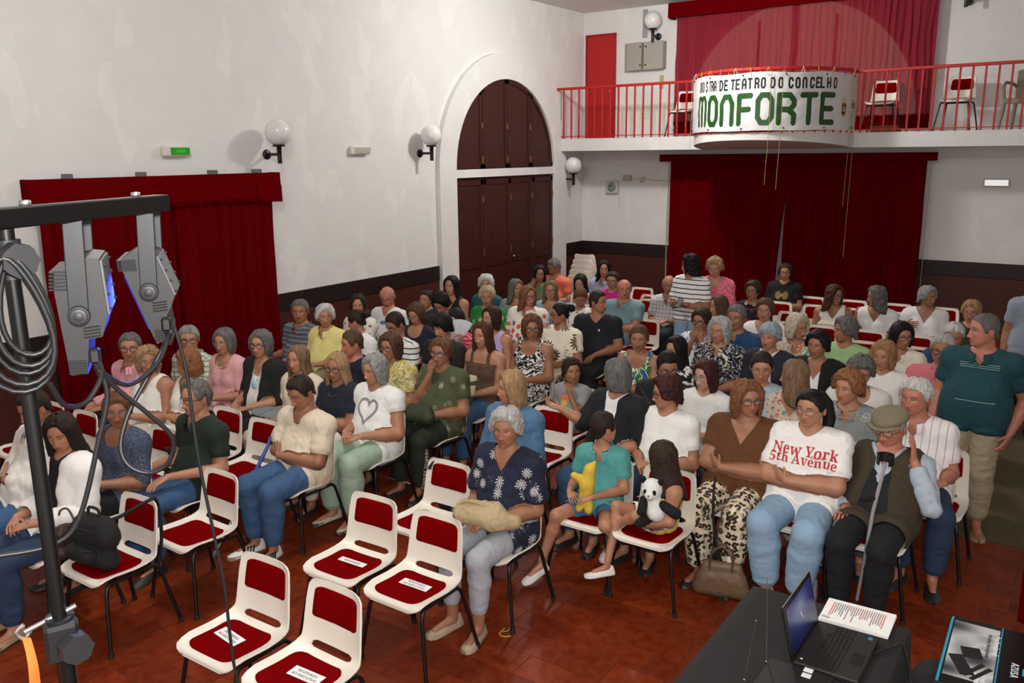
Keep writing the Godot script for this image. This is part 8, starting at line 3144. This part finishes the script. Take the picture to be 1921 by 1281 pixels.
func equipment() -> void:
	var black := tri_mat(noise_tex(0.06, ["0b0b0c", "121214", "0e0e10"], 128, 3, 80), 2.0, 0.8)
	var o := thing("equipment_table", Vector3(-0.865, 0, -3.1), 0.0, "table under a black cloth carrying the laptop and papers", "table")
	var m := MB.new()
	m.box(Vector3(0, 0.715, 0), Vector3(0.7, 0.03, 1.4), Basis(), 0.006)
	put("tabletop", m, mat("2a2a2c", 0.6), o)
	for sx in [-1.0, 1.0]:
		for sz in [-1.0, 1.0]:
			m = MB.new()
			m.tube([Vector3(sx * 0.3, 0.0, sz * 0.62), Vector3(sx * 0.3, 0.7, sz * 0.62)], 0.018, 10)
			put("leg", m, mat("8c8c8e", 0.4, 0.6), o)
	var p := PackedVector3Array()
	var nz := noise(1.0, 2, 81)
	var prf := [[-0.385, 0.3], [-0.385, 0.5], [-0.375, 0.7], [-0.362, 0.737], [-0.3, 0.741], [-0.1, 0.741], [0.1, 0.741], [0.3, 0.741], [0.355, 0.738], [0.362, 0.72], [0.366, 0.64], [0.37, 0.56]]
	for k in 30:
		var z := lerpf(-0.735, 0.735, k / 29.0)
		for q in prf:
			var e := maxf(0.0, 0.74 - q[1])
			p.append(Vector3(q[0] + e * 0.09 * nz.get_noise_2d(z * 9.0, q[0] * 4.0) + signf(q[0]) * e * 0.05, q[1] + (0.004 * nz.get_noise_2d(z * 6.0, q[0] * 8.0) if e < 0.01 else 0.0), z + e * 0.05 * nz.get_noise_2d(z * 5.0, 3.0)))
	m = MB.new()
	m.sheet(p, prf.size(), 30, 0.003)
	var cl := put("table_cloth", m, black)
	cl.position = Vector3(-0.865, 0, -3.1)
	tag(cl, "plain black cloth draped over the equipment table", "tablecloth")
	# laptop
	var l := thing("laptop", Vector3(-0.73, 0.7435, -3.45), PI / 2, "open black laptop with a lit dark blue screen on the black cloth", "laptop")
	m = MB.new()
	m.box(Vector3(0, 0.013, 0), Vector3(0.385, 0.022, 0.262), Basis(), 0.005)
	var base := put("base", m, mat("1d1a19", 0.45), l)
	m = MB.new()
	for r in 6:
		for c in 15:
			m.box(Vector3(-0.158 + c * 0.0185 + (r % 3) * 0.003, 0.0255, -0.062 + r * 0.0185), Vector3(0.0155, 0.003, 0.0155), Basis(), 0.001)
	for r in 5:
		for c in 4:
			m.box(Vector3(0.128 + c * 0.016, 0.0255, -0.045 + r * 0.0185), Vector3(0.0135, 0.003, 0.0155), Basis(), 0.001)
	tag(put("keys", m, mat("0b0b0c", 0.5), base), "", "", "", "stuff")
	m = MB.new()
	m.box(Vector3(-0.03, 0.0245, 0.09), Vector3(0.09, 0.0012, 0.048))
	put("touchpad", m, mat("171514", 0.3), base)
	m = MB.new()
	m.lathe([Vector2(0.001, 0.002), Vector2(0.006, 0.0015), Vector2(0.006, 0), Vector2(0.001, 0)], 12, Transform3D(Basis(), Vector3(-0.155, 0.0242, -0.105)))
	put("power_button", m, mat("d8d8d8", 0.3), base)
	m = MB.new()
	m.box(Vector3(0.16, 0.0245, 0.1), Vector3(0.02, 0.001, 0.018))
	put("sticker", m, mat("2a7fb0", 0.4), base)
	var scr := Node3D.new()
	scr.name = "screen"
	l.add_child(scr, true)
	scr.transform = Transform3D(Basis(Vector3.RIGHT, -0.23), Vector3(0, 0.018, -0.128))
	m = MB.new()
	m.box(Vector3(0, 0.118, -0.006), Vector3(0.385, 0.24, 0.012), Basis(), 0.004)
	put("lid", m, mat("151313", 0.35), scr)
	m = MB.new()
	m.box(Vector3(0, 0.122, 0.0008), Vector3(0.345, 0.196, 0.0016))
	var gt := GradientTexture2D.new()
	var gr := Gradient.new()
	gr.offsets = PackedFloat32Array([0.0, 0.45, 1.0])
	gr.colors = PackedColorArray([Color("8a8fb0"), Color("2c3a78"), Color("141a3c")])
	gt.gradient = gr
	gt.width = 128
	gt.height = 128
	gt.fill = GradientTexture2D.FILL_RADIAL
	gt.fill_from = Vector2(0.5, 0.25)
	gt.fill_to = Vector2(1.0, 0.9)
	var sm := StandardMaterial3D.new()
	sm.albedo_color = Color("05060a")
	sm.emission_enabled = true
	sm.emission = Color.BLACK
	sm.emission_texture = gt
	sm.emission_energy_multiplier = 0.35
	sm.roughness = 0.25
	put("display", m, sm, scr)
	m = MB.new()
	m.tube(curve([Vector3(-0.006, 0.14, 0.002), Vector3(-0.012, 0.125, 0.002), Vector3(0.004, 0.118, 0.002), Vector3(0.008, 0.105, 0.002)]), 0.0016, 4)
	put("logo", m, mat("c8ccd8", 0.5), scr)
	m = MB.new()
	m.tube([Vector3(-0.13, 0.016, -0.128), Vector3(0.13, 0.016, -0.128)], 0.008, 10)
	put("hinge", m, mat("121111", 0.4), l)
	# stack of printed sheets
	o = thing("paper_stack", Vector3(-0.725, 0.7435, -3.79), 0.03, "stack of printed white pages clipped together beside the laptop", "papers")
	m = MB.new()
	for k in 5:
		m.box(Vector3(0.002 * sin(k * 2.0), 0.002 + k * 0.003, 0.002 * cos(k * 3.0)), Vector3(0.297, 0.0024, 0.21), Basis(Vector3.UP, 0.01 * sin(k * 5.0)))
	var ps := put("sheets", m, mat("ecebe8", 0.7), o)
	m = MB.new()
	var m3 := MB.new()
	rng.seed = 4
	for k in 24:
		var ln := rng.randf_range(0.05, 0.15)
		var red := rng.randf() < 0.35
		(m3 if red else m).box(Vector3(-0.115 + k * 0.0098, 0.0159, 0.005 - 0.08 + ln * 0.5), Vector3(0.0036, 0.0004, ln))
	put("print_lines", m, mat("6a6a70", 0.8), ps)
	put("red_print_lines", m3, mat("c0554a", 0.8), ps)
	m = MB.new()
	m.tube(curve([Vector3(-0.14, 0.017, 0.075), Vector3(-0.11, 0.017, 0.08), Vector3(-0.108, 0.017, 0.088), Vector3(-0.14, 0.017, 0.086)]), 0.001, 4)
	put("paper_clip", m, mat("2a2a2a", 0.3, 0.8), ps)
	# wireless receiver with two aerials
	o = thing("radio_receiver", Vector3(-0.87, 0.7435, -3.03), 0.0, "flat black wireless receiver with two thin metal aerials in front of the laptop", "receiver")
	m = MB.new()
	m.box(Vector3(0.06, 0.02, 0), Vector3(0.26, 0.04, 0.36), Basis(), 0.004)
	put("case", m, mat("0d0d0e", 0.5), o)
	for q in [[Vector3(-0.077, 0.03, -0.154), Vector3(-0.094, 0.412, -0.154)], [Vector3(-0.114, 0.02, 0.004), Vector3(-0.08, 0.295, 0.004)]]:
		m = MB.new()
		m.tube([q[0], q[0].lerp(q[1], 0.5), q[1]], [0.0026, 0.002, 0.0014], 6)
		m.ball(q[1], Vector3.ONE * 0.003, Basis(), 6, 4)
		m.ball(q[0], Vector3.ONE * 0.006, Basis(), 6, 4)
		put("aerial", m, mat("a8a49a", 0.25, 0.9), o)
	for k in 2:
		m = MB.new()
		m.box(Vector3(0.09 + k * 0.003, 0.042, -0.17 + k * 0.04), Vector3(0.036, 0.004, 0.028), Basis(), 0.001)
		put("label", m, mat("dcdcda", 0.5), o)
	m = MB.new()
	m.tube(curve([Vector3(-0.6, 0.752, -3.52), Vector3(-0.545, 0.752, -3.62), Vector3(-0.5, 0.74, -3.66), Vector3(-0.44, 0.5, -3.62), Vector3(-0.42, 0.2, -3.5), Vector3(-0.4, 0.01, -3.4)]), 0.005, 8)
	tag(put("power_lead", m, mat("121213", 0.5)), "thin black lead leaving the laptop over the table edge", "cable")
	# box of a microphone set on a black bag
	o = thing("product_box", Vector3(-0.2, 0.52, -3.98), 0.03, "glossy black product box with blue edges and a grey picture panel", "box")
	m = MB.new()
	m.box(Vector3(0, 0.055, 0), Vector3(0.36, 0.11, 0.62), Basis(), 0.003)
	var pb := put("carton", m, mat("0c0d10", 0.22), o)
	m = MB.new()
	m.box(Vector3(-0.1745, 0.111, 0), Vector3(0.008, 0.002, 0.6))
	m.box(Vector3(0.035, 0.111, 0.0), Vector3(0.005, 0.002, 0.6))
	m.box(Vector3(-0.181, 0.06, 0), Vector3(0.002, 0.09, 0.58))
	put("blue_edge", m, mat("2a9fc0", 0.3), pb)
	m = MB.new()
	m.box(Vector3(-0.068, 0.1108, -0.02), Vector3(0.19, 0.0016, 0.5))
	put("picture_panel", m, tri_mat(noise_tex(0.01, ["2a2b2e", "8a8c90", "c4c6c8", "5a5c60"], 128, 2, 83), 2.5, 0.25), pb)
	m = MB.new()
	m.box(Vector3(-0.1, 0.112, 0.12), Vector3(0.06, 0.0015, 0.16), Basis(Vector3.UP, 0.4))
	m.box(Vector3(-0.07, 0.1125, 0.0), Vector3(0.08, 0.0015, 0.09), Basis(Vector3.UP, 0.25))
	for k in 2:
		m.box(Vector3(-0.05 + 0.03 * k, 0.1128, 0.14 + 0.02 * k), Vector3(0.02, 0.0015, 0.14), Basis(Vector3.UP, -0.5))
	put("pictured_set", m, mat("1a1b1e", 0.3), pb)
	var lay := Basis(Vector3.UP, -PI / 2) * Basis(Vector3.RIGHT, -PI / 2)
	text_on(pb, "Professional", 0.03, Vector3(0.02, 0.112, -0.12), lay, "d8dade", true)
	text_on(pb, "Wireless Microphone", 0.022, Vector3(-0.01, 0.112, -0.1), lay, "2c2e33", true)
	text_on(pb, "MIC SYSTEM", 0.018, Vector3(-0.01, 0.112, 0.2), lay, "d8dade", true)
	text_on(pb, "LS-300", 0.026, Vector3(-0.035, 0.112, 0.2), lay, "e6e8ea", true)
	text_on(pb, "AZUSA", 0.04, Vector3(0.1, 0.112, 0.05), lay, "c9ccd0", true)
	m = MB.new()
	m.prism(PackedVector2Array([Vector2(0, 0), Vector2(0.06, 0.0), Vector2(0.05, 0.05)]), 0.0, 0.001, Transform3D(lay, Vector3(0.13, 0.112, 0.02)))
	put("logo", m, mat("3a9fc4", 0.3), pb)
	o = thing("equipment_bag", Vector3(-0.3, 0.0, -3.75), 0.1, "soft black equipment bag standing under the product box", "bag")
	var r := sdf_mesh([bone(Vector3(-0.1, 0.2, -0.35), Vector3(-0.1, 0.2, 0.25), 0.16, 0.16, 0.1, 0), bone(Vector3(0.2, 0.2, -0.35), Vector3(0.2, 0.2, 0.25), 0.16, 0.16, 0.1, 0), bone(Vector3(-0.08, 0.4, -0.3), Vector3(-0.08, 0.38, 0.2), 0.1, 0.1, 0.12, 0), bone(Vector3(0.2, 0.36, -0.3), Vector3(0.2, 0.36, 0.2), 0.12, 0.12, 0.12, 0)], 0.025)
	put("body", from_sdf(r), black, o)
	m = MB.new()
	m.tube(curve([Vector3(-0.2, 0.36, -0.2), Vector3(-0.24, 0.42, -0.1), Vector3(-0.24, 0.42, 0.05), Vector3(-0.2, 0.36, 0.15)]), 0.014, 8)
	put("handle", m, mat("141416", 0.6), o)
	var ped := thing("storage_case", Vector3(-0.2, 0, -3.98), 0.03, "dark case standing on the floor below the product box", "case")
	m = MB.new()
	m.box(Vector3(0.06, 0.26, 0), Vector3(0.2, 0.5, 0.5), Basis(), 0.01)
	put("case_body", m, mat("0e0e10", 0.6), ped)

func from_sdf(r: Dictionary) -> MB:
	var m := MB.new()
	m.v = r.v
	m.ix = r.i
	m.n.resize(m.v.size())
	m.c.resize(m.v.size())
	m.c.fill(Color.WHITE)
	m.t.resize(m.v.size())
	m.smooth(0, 0)
	return m

func sack(bones: Array, h := 0.012, crease := 0.006) -> MB:
	var m := from_sdf(sdf_mesh(bones, h))
	for k in m.v.size():
		m.v[k] += m.n[k] * crease * (wob.get_noise_3dv(m.v[k] * 22.0) + 0.5 * fine.get_noise_3dv(m.v[k] * 45.0))
	m.smooth(0, 0)
	return m

func build_foreground() -> void:
	light_stand()
	equipment()
